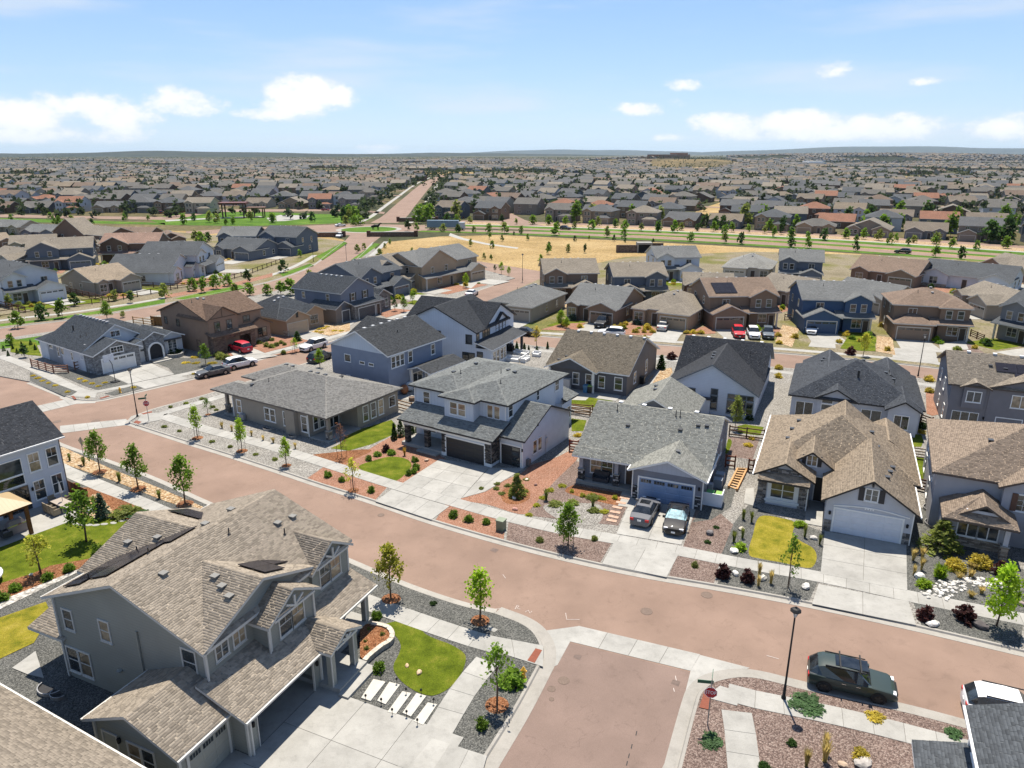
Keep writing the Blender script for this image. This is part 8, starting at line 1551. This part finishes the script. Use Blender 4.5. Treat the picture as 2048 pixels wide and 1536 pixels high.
# fences
POSTM = {}
def fence(label, pts, rails=3, hgt=1.15, col=(.22, .13, .08), gap=2.4, kinds='rail', group='split-rail fences'):
    w = W(pts); e = empty('rail_fence' if kinds == 'rail' else 'board_fence', (w[0][0], w[0][1], 0)); tag(e, label, 'fence', group); o0 = Vector(w[0])
    pm = cached(('post', hgt), lambda: MB().box(-.07, .07, -.07, .07, 0, hgt + .08).mesh('post', [WOODB])); rm = cached('rail', lambda: MB().box(0, 1, -.035, .035, -.065, .065).mesh('rail', [WOODB])); bm_ = cached(('board', hgt), lambda: MB().box(-.07, .07, -.012, .012, 0, hgt).mesh('board', [WOODB]))
    for i in range(len(w) - 1):
        a, b = Vector(w[i]), Vector(w[i + 1]); n = max(1, round((b - a).length / gap)); an = math.atan2((b - a).y, (b - a).x)
        for k in range(n):
            p, q = a.lerp(b, k / n) - o0, a.lerp(b, (k + 1) / n) - o0; j = random.uniform(.8, 1.2); obj('post', pm, e, (p.x, p.y, 0), an, [c * j for c in col]); ln = (q - p).length
            if kinds == 'rail':
                for r in range(rails): o = obj('rail', rm, e, (p.x, p.y, .22 + r * (hgt - .3) / max(1, rails - 1) + random.uniform(-.03, .03)), an, [c * (.85 + .1 * ((r + k) % 4)) for c in col]); o.scale = (ln, 1, 1)
            else:
                m = int(ln / .15)
                for r in range(m): pp = p.lerp(q, (r + .5) / m); obj('board', bm_, e, (pp.x, pp.y, 0), an, [c * (.8 + .1 * (r * 7 % 5)) for c in col])
        obj('post', pm, e, ((b - o0).x, (b - o0).y, 0), an, col)
    return e
RB = C(150, 104, 82, .6); LB = C(170, 138, 108, .65)
fence('brown board fence between white house and sidewalk', px('k', (838, 1290), (1130, 1440)), hgt=1.3, kinds='board', col=C(140, 92, 62, .6), group='board fences'); fence('split-rail fence along left sidewalk of stone ranch', px('i', (20, 890), (245, 955), (395, 955)), 4, 1.2, C(168, 124, 104, .65)); fence('short rail fence touching stone ranch wall', px('i', (465, 925), (538, 905)), 3, 1.2, C(150, 116, 96, .6))
fence('long split-rail fence along the boulevard', px('7', (0, 1035), (330, 985), (640, 950), (960, 890), (1040, 870)), 2, 1.2, C(110, 84, 66, .5), 3.0); fence('split-rail fence around left pale house yard', px('7', (0, 975), (150, 1010)), 3, 1.2, C(130, 90, 74, .55), 3.0); fence('split-rail fence between left back yards', px('7', (380, 890), (640, 950)), 3, 1.2, C(130, 96, 78, .55), 3.0); fence('rail fence behind white charcoal-roofed ranch', px('7', (830, 860), (1040, 870), (1250, 840)), 3, 1.2, C(110, 84, 70, .5), 3.0); fence('zigzag fence toward boulevard junction', px('7', (1250, 845), (1450, 790), (1640, 720)), 2, 1.2, C(100, 76, 62, .5), 3.0)
fence('red-brown fence beside white house garage', px('a', (1838, 1085), (1930, 1095)), 4, 1.25, C(140, 72, 50, .6), 1.6); fence('split-rail fence behind white house', px('a', (1840, 700), (2048, 735)), 3, 1.2, LB); fence('split-rail fence between ranch lawn and white house patio', px('a', (45, 640), (225, 690)), 3, 1.2, LB); fence('split-rail fence left of pine behind grey ranch', px('h', (410, 1000), (640, 1020)), 3, 1.2, C(150, 120, 80, .6)); fence('split-rail fence right of pine', px('6', (475, 830), (660, 855)), 3, 1.2, C(130, 104, 80, .6)); fence('rail fence left of picket gate', px('b', (1640, 890), (1735, 905)), 3, 1.3, C(130, 76, 56, .6), 1.6); fence('rail fence right of picket gate', px('b', (1875, 935), (1925, 945)), 3, 1.3, C(130, 76, 56, .6), 1.6)
fence('upper rail fence right of tan ranch', px('c', (1725, 690), (1900, 715)), 4, 1.2, C(176, 160, 142, .7), 2.0); fence('lower rail fence right of tan ranch', px('c', (1795, 1020), (1920, 1050)), 4, 1.2, C(120, 84, 66, .6), 2.0); fence('rail fence between charcoal-roofed ranch and grey house', px('d', (985, 960), (1100, 1000), (1110, 1080)), 4, 1.2, C(110, 78, 62, .6), 2.0); fence('low rail fence behind brown ranch walls', px('i', (1060, 440), (1270, 470)), 3, 1.2, C(190, 150, 100, .65)); fence('brown board fence corner beyond stone ranch', px('j', (20, 770), (140, 780)), hgt=1.7, kinds='board', col=C(140, 104, 62, .6), group='board fences'); fence('fence beside royal-blue house driveway', px('6', (770, 215), (840, 220)), 3, 1.2, C(130, 96, 70, .6)); fence('curved rail fence beside dormer house', px('6', (1760, 300), (1830, 330)), 4, 1.2, C(150, 120, 96, .6), 2.0)
# picket gate and timber steps
x, y = G(*px('b', (1765, 915))[0]); a2 = G(*px('b', (1865, 930))[0]); e = empty('gate', (x, y, 0), math.atan2(a2[1] - y, a2[0] - x)); tag(e, 'pale metal picket gate between the two ranches', 'gate')
for k in range(11): MB().box(-.02, .02, -.02, .02, .1, 1.25).build('picket', METAL, e, (k * .15, 0, 0), col=(.6, .58, .54))
for z in (.15, 1.2): MB().box(-.02, 1.52, -.025, .025, z, z + .05).build('rail', METAL, e, col=(.6, .58, .54))
ts = [Vector(G(*p)) for p in px('b', (1680, 1095), (1765, 1125), (1860, 930), (1765, 925))]; e = empty('timber_steps', (ts[0].x, ts[0].y, 0)); tag(e, 'timber-edged gravel steps beside grey ranch', 'steps')
for k in range(9):
    p, q = ts[0].lerp(ts[3], k / 8), ts[1].lerp(ts[2], k / 8); c = (p + q) / 2 - ts[0]; MB().box(-(q - p).length / 2, (q - p).length / 2, -.1, .1, 0, .1 + k * .02).build('tread', WOODB, e, (c.x, c.y, 0), math.atan2((q - p).y, (q - p).x), col=C(206, 168, 122, .75))
for s, t in ((ts[1], ts[2]), (ts[0], ts[3])): c = (s + t) / 2 - ts[0]; MB().box(-(t - s).length / 2 - .4, (t - s).length / 2, -.08, .08, 0, .3).build('side_timber', WOODB, e, (c.x, c.y, 0), math.atan2((t - s).y, (t - s).x), col=C(206, 160, 112, .75))
# bins behind the white screen
x, y = G(*px('b', (1490, 1290))[0]); e = empty('bin_screen', (x, y, 0), R(-24)); tag(e, 'white panel screen beside grey ranch garage', 'screen'); MB().box(-.9, .9, -.04, .04, 0, 1.25).build('panel', PAINT, e, col=(.7, .72, .75)); MB().box(.86, .94, 0, 1.3, 0, 1.25).build('panel', PAINT, e, col=(.7, .72, .75))
def bin_(label, wx, wy, col, lid): e = empty('wheelie_bin', (wx, wy, 0), R(-24)); tag(e, label, 'bin', 'wheelie bins'); m = MB(); b0 = [(-.25, -.28), (.25, -.28), (.25, .28), (-.25, .28)]; t0 = [(-.3, -.36), (.3, -.36), (.3, .36), (-.3, .36)]; m.add([(a, b, .05) for a, b in b0] + [(a, b, 1.0) for a, b in t0], [(4, 5, 6, 7), (0, 1, 5, 4), (1, 2, 6, 5), (2, 3, 7, 6), (3, 0, 4, 7)]); m.build('body', METAL, e, col=col); MB().box(-.32, .32, -.4, .38, 1.0, 1.08).build('lid', METAL, e, col=lid); [MB().tube([(s * .3 - .03, .3, .1), (s * .3 + .03, .3, .1)], [.1, .1], 8).build('wheel', TYRE, e) for s in (-1, 1)]
bin_('green-lidded bin behind white screen, left one', x + .1, y + .75, (.03, .1, .04), (.05, .28, .06)); bin_('green-lidded bin behind white screen, right one', x + .85, y + .45, (.03, .1, .04), (.2, .36, .08)); q = G(*px('h', (570, 795))[0]); bin_('blue bin against dark grey ranch', q[0], q[1], (.05, .16, .3), (.05, .18, .34)); q = G(*px('h', (617, 800))[0]); bin_('lime-lidded bin against dark grey ranch', q[0], q[1], (.03, .03, .03), (.2, .36, .08)); q = G(*px('h', (1150, 705))[0]); bin_('black bin beside dark grey ranch side wall', q[0], q[1], (.02, .02, .02), (.025, .025, .025))
# window wells
def well(label, p, rz, s=1.0): x, y = G(*p); e = empty('window_well', (x, y, 0), rz); tag(e, label, 'window well', 'window wells'); pts = [(s * .75 * math.cos(math.pi * k / 10), s * .6 * math.sin(math.pi * k / 10)) for k in range(11)]; m = MB(); n = len(pts); m.add([(a, b, -.02) for a, b in pts] + [(a, b, .22) for a, b in pts] + [(a * .93, b * .92, .22) for a, b in pts], [(i, i + 1, n + i + 1, n + i) for i in range(n - 1)] + [(n + i, n + i + 1, 2 * n + i + 1, 2 * n + i) for i in range(n - 1)]); m.build('rim', GALV, e); m = MB(); m.poly([(a * .95, b * .94, .08) for a, b in pts]); m.build('grate', DARK, e)
well('metal window well beside grey-green house wall', px('1', (275, 1115))[0], R(156), 1.1); well('second metal window well beside grey-green house', px('1', (315, 1150))[0], R(156), .7); well('white-rimmed window well beside hip-roofed ranch', px('f', (600, 810))[0], R(148)); well('white-rimmed window well near ranch chimney bump', px('f', (850, 885))[0], R(148), .8); well('window well beside tan ranch right neighbour, upper', px('e', (450, 670))[0], R(63), 1.0); well('window well beside tan ranch right neighbour, lower', px('e', (480, 930))[0], R(63), 1.0)
# basketball hoop
x, y = G(*px('i', (868, 1045))[0]); e = empty('basketball_hoop', (x, y, 0), R(60)); tag(e, 'freestanding basketball hoop on stone ranch driveway', 'basketball hoop'); MB().box(-.45, .45, -.6, .4, 0, .14).build('base', BLACKM, e); MB().tube([(0, -.2, .1), (0, -.1, 2.6), (0, .35, 3.1)], [.05, .05, .04], 8).build('pole', BLACKM, e); MB().box(-.75, .75, .5, .54, 2.85, 3.85).build('backboard', plain('backboard', (.62, .66, .7), .2), e); m = MB(); n = 14; m.tube([(.23 * math.cos(6.283 * k / n), .8 + .23 * math.sin(6.283 * k / n), 3.05) for k in range(n + 1)], [.015] * (n + 1), 5); m.build('ring', RUST, e)
# boulders
def rock_mesh(seed):
    def fn():
        r = random.Random(seed); bm = bmesh.new(); bmesh.ops.create_icosphere(bm, subdivisions=2, radius=.5)
        for v in bm.verts: v.co *= r.uniform(.82, 1.12); v.co.z *= .7
        me = bpy.data.meshes.new('boulder'); bm.to_mesh(me); bm.free(); me.materials.append(SNOWST); return me
    return cached(('rock', seed), fn)
def boulder(label, p, s, col=(.5, .48, .45), group='boulders'): x, y = G(*p); j = random.uniform(.85, 1.1); o = obj('boulder', rock_mesh(random.randrange(6)), None, (x, y, s * .2), random.uniform(0, 6), [c * j for c in col]); o.scale = (s * random.uniform(.9, 1.3), s * random.uniform(.7, 1), s * random.uniform(.7, 1)); tag(o, label, 'boulder', group)
for k, p, s, c, l in (('3', (500, 385), .7, (.6, .58, .54), 'white boulder beside yellowing lawn'), ('3', (508, 505), .6, (.55, .54, .5), 'pale boulder beside purple shrub in verge'), ('3', (650, 530), .7, (.6, .57, .5), 'cream boulder between grasses in verge'), ('3', (885, 575), .65, (.58, .56, .52), 'white boulder right of thin verge tree'), ('3', (372, 290), .7, (.14, .13, .13), 'dark boulder beside black sedan'), ('3', (1490, 522), .8, (.62, .6, .56), 'white boulder beside white-door driveway'), ('3', (1560, 775), .7, (.6, .58, .54), 'flat white boulder near kerb at right'), ('3', (1815, 785), .9, (.1, .09, .09), 'dark boulder at foot of right edge tree'), ('3', (540, 265), .5, (.5, .45, .36), 'small cream boulder among grasses'), ('3', (925, 315), .6, (.5, .48, .45), 'grey boulder beside walkway'), ('3', (2015, 660), .7, (.3, .24, .22), 'brown boulder at right edge'), ('3', (1190, 1520), .8, (.4, .37, .34), 'grey boulder at bottom edge'), ('3', (1080, 1525), .5, (.4, .3, .22), 'small brown boulder at bottom edge'), ('5', (568, 965), .5, (.5, .36, .26), 'tan boulder beside white house driveway'), ('5', (1102, 1068), .45, (.62, .52, .44), 'pink boulder in red gravel'), ('5', (1035, 1165), .5, (.68, .64, .58), 'white boulder in round mulch bed'), ('5', (1040, 1225), .45, (.4, .22, .18), 'red boulder near sidewalk'), ('5', (1150, 1095), .35, (.24, .14, .12), 'dark red rock in red gravel'), ('2', (465, 993), .3, (.5, .36, .22), 'small tan rock on kidney lawn, upper'), ('2', (530, 1030), .4, (.55, .4, .26), 'tan rock on kidney lawn, lower'), ('l', (400, 1090), .3, (.6, .57, .5), 'white rock in left bark mulch'), ('l', (1165, 270), .9, (.66, .66, .66), 'white boulder behind leafy lawn tree')): boulder(l, px(k, p)[0], s, c)
cr = [(1560, 620), (1620, 580), (1700, 560), (1800, 545), (1900, 555), (1990, 560)]; l_ = smooth_line(W(px('3', *cr)), 12); e = empty('dry_creek', (l_[0][0], l_[0][1], 0)); tag(e, 'dry creek of loose white stones before stone porch', 'dry creek')
for i in range(150): p = random.choice(l_); s = random.uniform(.16, .42); o = obj('stone', rock_mesh(random.randrange(6)), e, (p[0] - l_[0][0] + random.uniform(-.7, .7), p[1] - l_[0][1] + random.uniform(-.6, .6), s * .15), random.uniform(0, 6), [c * (.8 + .05 * (i % 7)) for c in (.55, .53, .49)]); o.scale = (s, s * .8, s * .8)
# gazebo, grill, dining set
gz = hC; gx, gy = G(*px('l', (405, 560))[0]); e = empty('gazebo', (gx, gy, 0), R(58)); tag(e, 'wooden gazebo with tan metal roof on patio, left edge', 'gazebo')
TANM = stripes('tan_metal_roof', C(176, 154, 118, .8), .3, 0, .08, .8, .5)
m = MB(); a_, b_, c_, d_ = (-4.6, -.4, 2.75), (.4, -.4, 2.75), (.4, 3.6, 2.75), (-4.6, 3.6, 2.75); r0, r1 = (-2.6, 1.6, 3.75), (-1.6, 1.6, 3.75); m.poly([a_, b_, r1, r0]); m.poly([b_, c_, r1]); m.poly([c_, d_, r0, r1]); m.poly([d_, a_, r0]); m.build('roof', TANM, e)
for (u, v) in ((0, 0), (-4.2, 0), (0, 3.2), (-4.2, 3.2)): MB().box(-.13, .13, -.13, .13, 0, 2.7).build('post', WOODB, e, (u, v, 0), col=C(140, 92, 56, .6))
for (x0, x1, y0, y1) in ((-4.3, .1, -.1, .1), (-4.3, .1, 3.1, 3.3), (-.1, .1, .1, 3.1), (-4.3, -4.1, .1, 3.1)): MB().box(x0, x1, y0, y1, 2.45, 2.7).build('beam', WOODB, e, col=C(130, 84, 52, .6))
gx2, gy2 = G(*px('l', (225, 545))[0]); e = empty('grill', (gx2, gy2, .03), R(58)); tag(e, 'covered grey barbecue grill under the gazebo', 'grill'); m = MB(); m.add([(-.75, -.3, 0), (.75, -.3, 0), (.75, .3, 0), (-.75, .3, 0), (-.7, -.3, .85), (.7, -.3, .85), (.7, .3, .85), (-.7, .3, .85), (-.45, -.2, 1.2), (.45, -.2, 1.2), (.45, .2, 1.2), (-.45, .2, 1.2)], [(0, 1, 5, 4), (1, 2, 6, 5), (2, 3, 7, 6), (3, 0, 4, 7), (4, 5, 9, 8), (5, 6, 10, 9), (6, 7, 11, 10), (7, 4, 8, 11), (8, 9, 10, 11)]); m.build('cover', PAINT, e, col=C(150, 140, 138, .8)); MB().box(-.8, .8, -.34, -.28, .78, .84).build('handle', CHROME, e)
gx3, gy3 = G(*px('l', (90, 620))[0]); e = empty('patio_chair', (gx3, gy3, .03), R(148)); tag(e, 'black patio armchair with pale cushion under the gazebo', 'chair'); MB().box(-.35, .35, -.35, .35, .2, .4).build('seat', PAINT, e, col=(.04, .04, .045)); MB().box(-.35, .35, .3, .38, .4, .95).build('backrest', PAINT, e, col=(.05, .05, .06)); MB().box(-.3, .3, -.3, .28, .4, .5).build('cushion', PAINT, e, col=(.55, .57, .58)); [MB().box(s * .38 - .03, s * .38 + .03, -.35, .35, .2, .65).build('armrest', PAINT, e, col=(.04, .04, .045)) for s in (-1, 1)]
tx, ty = G(*px('l', (800, 250))[0]); e = empty('dining_table', (tx, ty, .03), R(-32)); tag(e, 'stone-coloured outdoor dining table with folded parasol pole', 'table'); MB().box(-1.0, 1.0, -.5, .5, .7, .76).build('table_top', PAINT, e, col=C(176, 164, 152, .75))
for s in (-1, 1):
    for q in (-1, 1): MB().box(s * .85 - .05, s * .85 + .05, q * .38 - .05, q * .38 + .05, 0, .7).build('leg', PAINT, e, col=C(150, 140, 130, .75))
x_, y_ = tx + .1, ty + .1; e = empty('parasol', (x_, y_, .79)); tag(e, 'folded pale parasol standing in dining table', 'parasol'); MB().tube([(0, 0, 0), (0, 0, 2.0)], [.025, .02], 6).build('pole', GALV, e); m = MB(); m.lathe([(.03, .75), (.14, .8), (.1, 1.2), (.05, 1.75), (.02, 1.95)], 8); m.build('folded_canopy', PAINT, e, col=(.6, .6, .6))
for i, (u, v, a) in enumerate(((-.6, -.85, 0), (.05, -.85, 0), (.7, -.85, 0), (-.6, .85, 180), (.7, .85, 180), (-1.4, 0, -90))):
    c, s = math.cos(R(-32)), math.sin(R(-32)); e = empty('wicker_chair', (tx + u * c - v * s, ty + u * s + v * c, .03), R(-32 + a)); tag(e, 'tan wicker chair at the outdoor dining table', 'chair', 'wicker dining chairs'); cc = C(160, 146, 124, .7); MB().box(-.27, .27, -.27, .27, .1, .45).build('seat', PAINT, e, col=cc); MB().box(-.27, .27, -.32, -.25, .1, .92).build('backrest', PAINT, e, col=cc); [MB().box(q * .27 - .03, q * .27 + .03, -.27, .22, .45, .64).build('armrest', PAINT, e, col=cc) for q in (-1, 1)]
# trampoline at left edge
x, y = G(*px('l', (-330, 1230))[0]); e = empty('trampoline', (x, y, 0)); tag(e, 'round trampoline rim cut off by left edge', 'trampoline'); m = MB(); m.lathe([(1.55, .5), (1.85, .52), (1.85, .62), (1.55, .62)], 28); m.build('pad', PAINT, e, col=(.62, .66, .68)); m = MB(); m.lathe([(1.54, .55), (.01, .56)], 28); m.build('mat', BLACKM, e); [MB().tube([(1.8 * math.cos(a), 1.8 * math.sin(a), 0), (1.85 * math.cos(a), 1.85 * math.sin(a), .5), (1.95 * math.cos(a), 1.95 * math.sin(a), 2.3)], [.03] * 3, 6).build('pole', BLACKM, e) for a in (0, 1.05, 2.1, 3.14, 4.2, 5.2)]
# porch bench, white sofas, fire pit
x, y = loc(hG, -4.3, 1.55); e = empty('bench', (x, y, .34), R(-23.5)); tag(e, 'dark wicker bench on grey ranch porch', 'bench'); MB().box(-.75, .75, -.3, .3, 0, .4).build('seat', PAINT, e, col=(.035, .04, .05)); MB().box(-.75, .75, .22, .32, .4, .95).build('backrest', PAINT, e, col=(.035, .04, .05)); [MB().box(s * .75 - .05, s * .75 + .05, -.3, .3, .3, .65).build('armrest', PAINT, e, col=(.035, .04, .05)) for s in (-1, 1)]
for k, p, rz, w, l in (('a', (1345, 105), -25, 2.4, 'white outdoor sofa at back of patio behind white house'), ('a', (1385, 165), 65, 2.0, 'white outdoor sofa at right of patio'), ('a', (1260, 165), -25, 2.2, 'white outdoor sofa at front of patio'), ('a', (1500, 115), -25, 1.2, 'white outdoor armchair beside patio edge')):
    x, y = G(*px(k, p)[0]); e = empty('outdoor_sofa', (x, y, .03), R(rz)); tag(e, l, 'sofa', 'white patio sofas'); MB().box(-w / 2, w / 2, -.4, .4, 0, .42).build('seat', PAINT, e, col=(.72, .72, .7)); MB().box(-w / 2, w / 2, .3, .42, .42, .8).build('backrest', PAINT, e, col=(.7, .7, .69)); [MB().box(s * w / 2 - .08, s * w / 2 + .08, -.4, .42, .4, .62).build('armrest', PAINT, e, col=(.7, .7, .69)) for s in (-1, 1)]
x, y = G(*px('a', (1225, 60))[0]); e = empty('grill', (x, y, .03), R(-25)); tag(e, 'black covered grill beside white sun porch', 'grill'); MB().box(-.7, .7, -.35, .35, 0, .85).build('body', PAINT, e, col=(.015, .015, .017)); MB().box(-.5, .5, -.3, .3, .85, 1.15).build('hood', PAINT, e, col=(.012, .012, .014))
x, y = G(*px('a', (225, 570))[0]); e = empty('fire_pit', (x, y, .03)); tag(e, 'brown fire pit table on side patio', 'fire pit'); m = MB(); m.lathe([(.4, 0), (.42, .45), (.35, .46), (.3, .4), (.02, .4)], 12); m.build('bowl', PAINT, e, col=C(96, 76, 62)); 
for p, l, cc in (((150, 505), 'orange egg chair on side patio', C(170, 110, 70, .7)), ((200, 475), 'white egg chair on side patio', (.66, .68, .7))): x, y = G(*px('a', p)[0]); e = empty('egg_chair', (x, y, .03), R(-60)); tag(e, l, 'chair', 'egg chairs'); m = MB(); m.lathe([(.25, .1), (.5, .35), (.55, .75), (.4, 1.15), (.15, 1.3)], 10); m.build('shell', PAINT, e, col=cc); MB().lathe([(.3, 0), (.3, .05), (.06, .06), (.06, .2)], 10).build('base', BLACKM, e); MB().box(-.3, .3, -.3, .3, .38, .5).build('cushion', PAINT, e, col=(.6, .6, .6))
x, y = G(*px('i', (830, 120))[0]); e = empty('play_set', (x, y, 0), R(20)); tag(e, 'small play set with slide in left back yard', 'play set'); [MB().box(a - .06, a + .06, b - .06, b + .06, 0, 2.2).build('post', WOODB, e, col=C(150, 80, 60, .6)) for a in (-.9, .9) for b in (-.7, .7)]; MB().box(-1, 1, -.8, .8, 1.1, 1.2).build('deck', WOODB, e, col=C(150, 100, 70, .6)); MB().box(-1.1, 1.1, -.9, .9, 2.2, 2.35).build('roof', PAINT, e, col=C(170, 60, 50, .6)); m = MB(); m.add([(1, -.3, 1.15), (1, .3, 1.15), (3, .3, .2), (3, -.3, .2)], [(0, 1, 2, 3)]); m.build('slide', PAINT, e, col=(.5, .6, .65))
# culvert by the field and pavilion in the park
a, b = G(*px('9', (185, 545))[0], LZ), G(*px('9', (245, 545))[0], LZ); e = empty('culvert', (a[0], a[1], LZ), math.atan2(b[1] - a[1], b[0] - a[0])); tag(e, 'concrete box culvert under the parkway with dark stone wing wall', 'culvert'); w = math.hypot(b[0] - a[0], b[1] - a[1]); MB().box(-.4, w + .4, 0, 3, 2.6, 3.2).build('lintel', CONC, e); MB().box(-.4, 0, 0, 3, 0, 2.6).build('side_wall', CONC, e); MB().box(w, w + .4, 0, 3, 0, 2.6).build('side_wall', CONC, e); MB().box(0, w, 2, 3, 0, 2.6).build('shade_block', DARK, e); MB().box(-7, -.4, .4, 1.2, 0, 2.4).build('wing_wall', STONE, e, col=C(120, 104, 92, .9)); MB().box(w + .4, w + 4, .4, 1.2, 0, 3.0).build('wing_wall', STONE, e, col=C(110, 96, 84, .7))  # near-black block paints the shade inside the culvert mouth
x, y = G(470, 435, LZ); e = empty('pavilion', (x, y, LZ), R(8)); tag(e, 'timber park pavilion with rust-red roof', 'pavilion'); [MB().box(u - .3, u + .3, v - .3, v + .3, 0, 6.5).build('column', STONE, e, (0, 0, 0), col=C(120, 96, 78, .7)) for u in (-5, 5) for v in (-3, 3)]; MB().box(-6.5, 6.5, -4.2, 4.2, 6.5, 7.4).build('roof', PAINT, e, col=C(116, 62, 48, .7)); MB().box(3, 15, -3, 3, 4.4, 5).build('side_roof', PAINT, e, col=C(128, 90, 62, .7)); [MB().box(u - .25, u + .25, v - .25, v + .25, 0, 4.4).build('column', STONE, e, col=C(120, 96, 78, .7)) for u in (9, 14) for v in (-2.5, 2.5)]
e = empty('island_sculpture', (RC[0] + 3, RC[1] - 2, LZ)); tag(e, 'dark horse-like sculpture on roundabout island', 'sculpture'); m = MB(); m.tube([(-1.6, 0, 1.3), (0, 0, 1.7), (1.4, 0, 1.8), (2.3, 0, 2.8), (2.9, 0, 2.7)], [.4, .6, .5, .25, .18], 8); m.build('body', BLACKM, e); [MB().tube([(a, 0, 1.4), (a + .2, 0, 0)], [.18, .1], 6).build('leg', BLACKM, e) for a in (-1.2, -.7, .9, 1.3)]
for (p, l) in (((785, 473), 'low stone wall right of roundabout'), ((640, 474), 'low stone wall left of roundabout'), ((835, 443), 'low stone entry wall across the roundabout')): x, y = G(*p, LZ); e = empty('entry_wall', (x, y, LZ), R(2)); tag(e, l, 'wall', 'stone entry walls'); MB().box(-9, 9, -.4, .4, 0, 1.6).build('wall', STONE, e, col=C(130, 104, 88, .9)); MB().box(-9.2, 9.2, -.55, .55, 1.6, 1.8).build('cap', CONC, e); [MB().box(s * 9 - .7, s * 9 + .7, -.7, .7, 0, 2.2).build('pier', STONE, e, col=C(120, 92, 76, .75)) for s in (-1, 1)]
# ------------------------------------------------------------------ labels: things of a kind are told apart by their place from the left
by = {}
for o in bpy.data.objects:
    if o.parent is None and 'label' in o: by.setdefault(o['label'], []).append(o)
for lab, lst in by.items():
    if len(lst) < 2: continue
    lst.sort(key=lambda o: proj(o.location[0], o.location[1], o.location[2])[0] if o.type == 'EMPTY' or o.location.length > 0 else proj(*(sum((Vector(c) for c in o.bound_box), Vector()) / 8))[0])
    for i, o in enumerate(lst): o['label'] = '%s, %s from left' % (lab, ordinal(i + 1))
# ------------------------------------------------------------------ summer air over the plain
hm = bpy.data.materials.new('haze'); hm.use_nodes = True; t = hm.node_tree; t.nodes.remove(t.nodes['Principled BSDF']); pv = N('ShaderNodeVolumePrincipled', t); pv.inputs['Color'].default_value = (.68, .85, 1, 1); pv.inputs['Density'].default_value = 2.2e-5; pv.inputs['Anisotropy'].default_value = .3; L(pv.outputs[0], t.nodes['Material Output'].inputs['Volume'], t)
stuff(MB().box(-62000, 62000, -62000, 62000, -1.4, 420).build('haze', hm, uv=False))
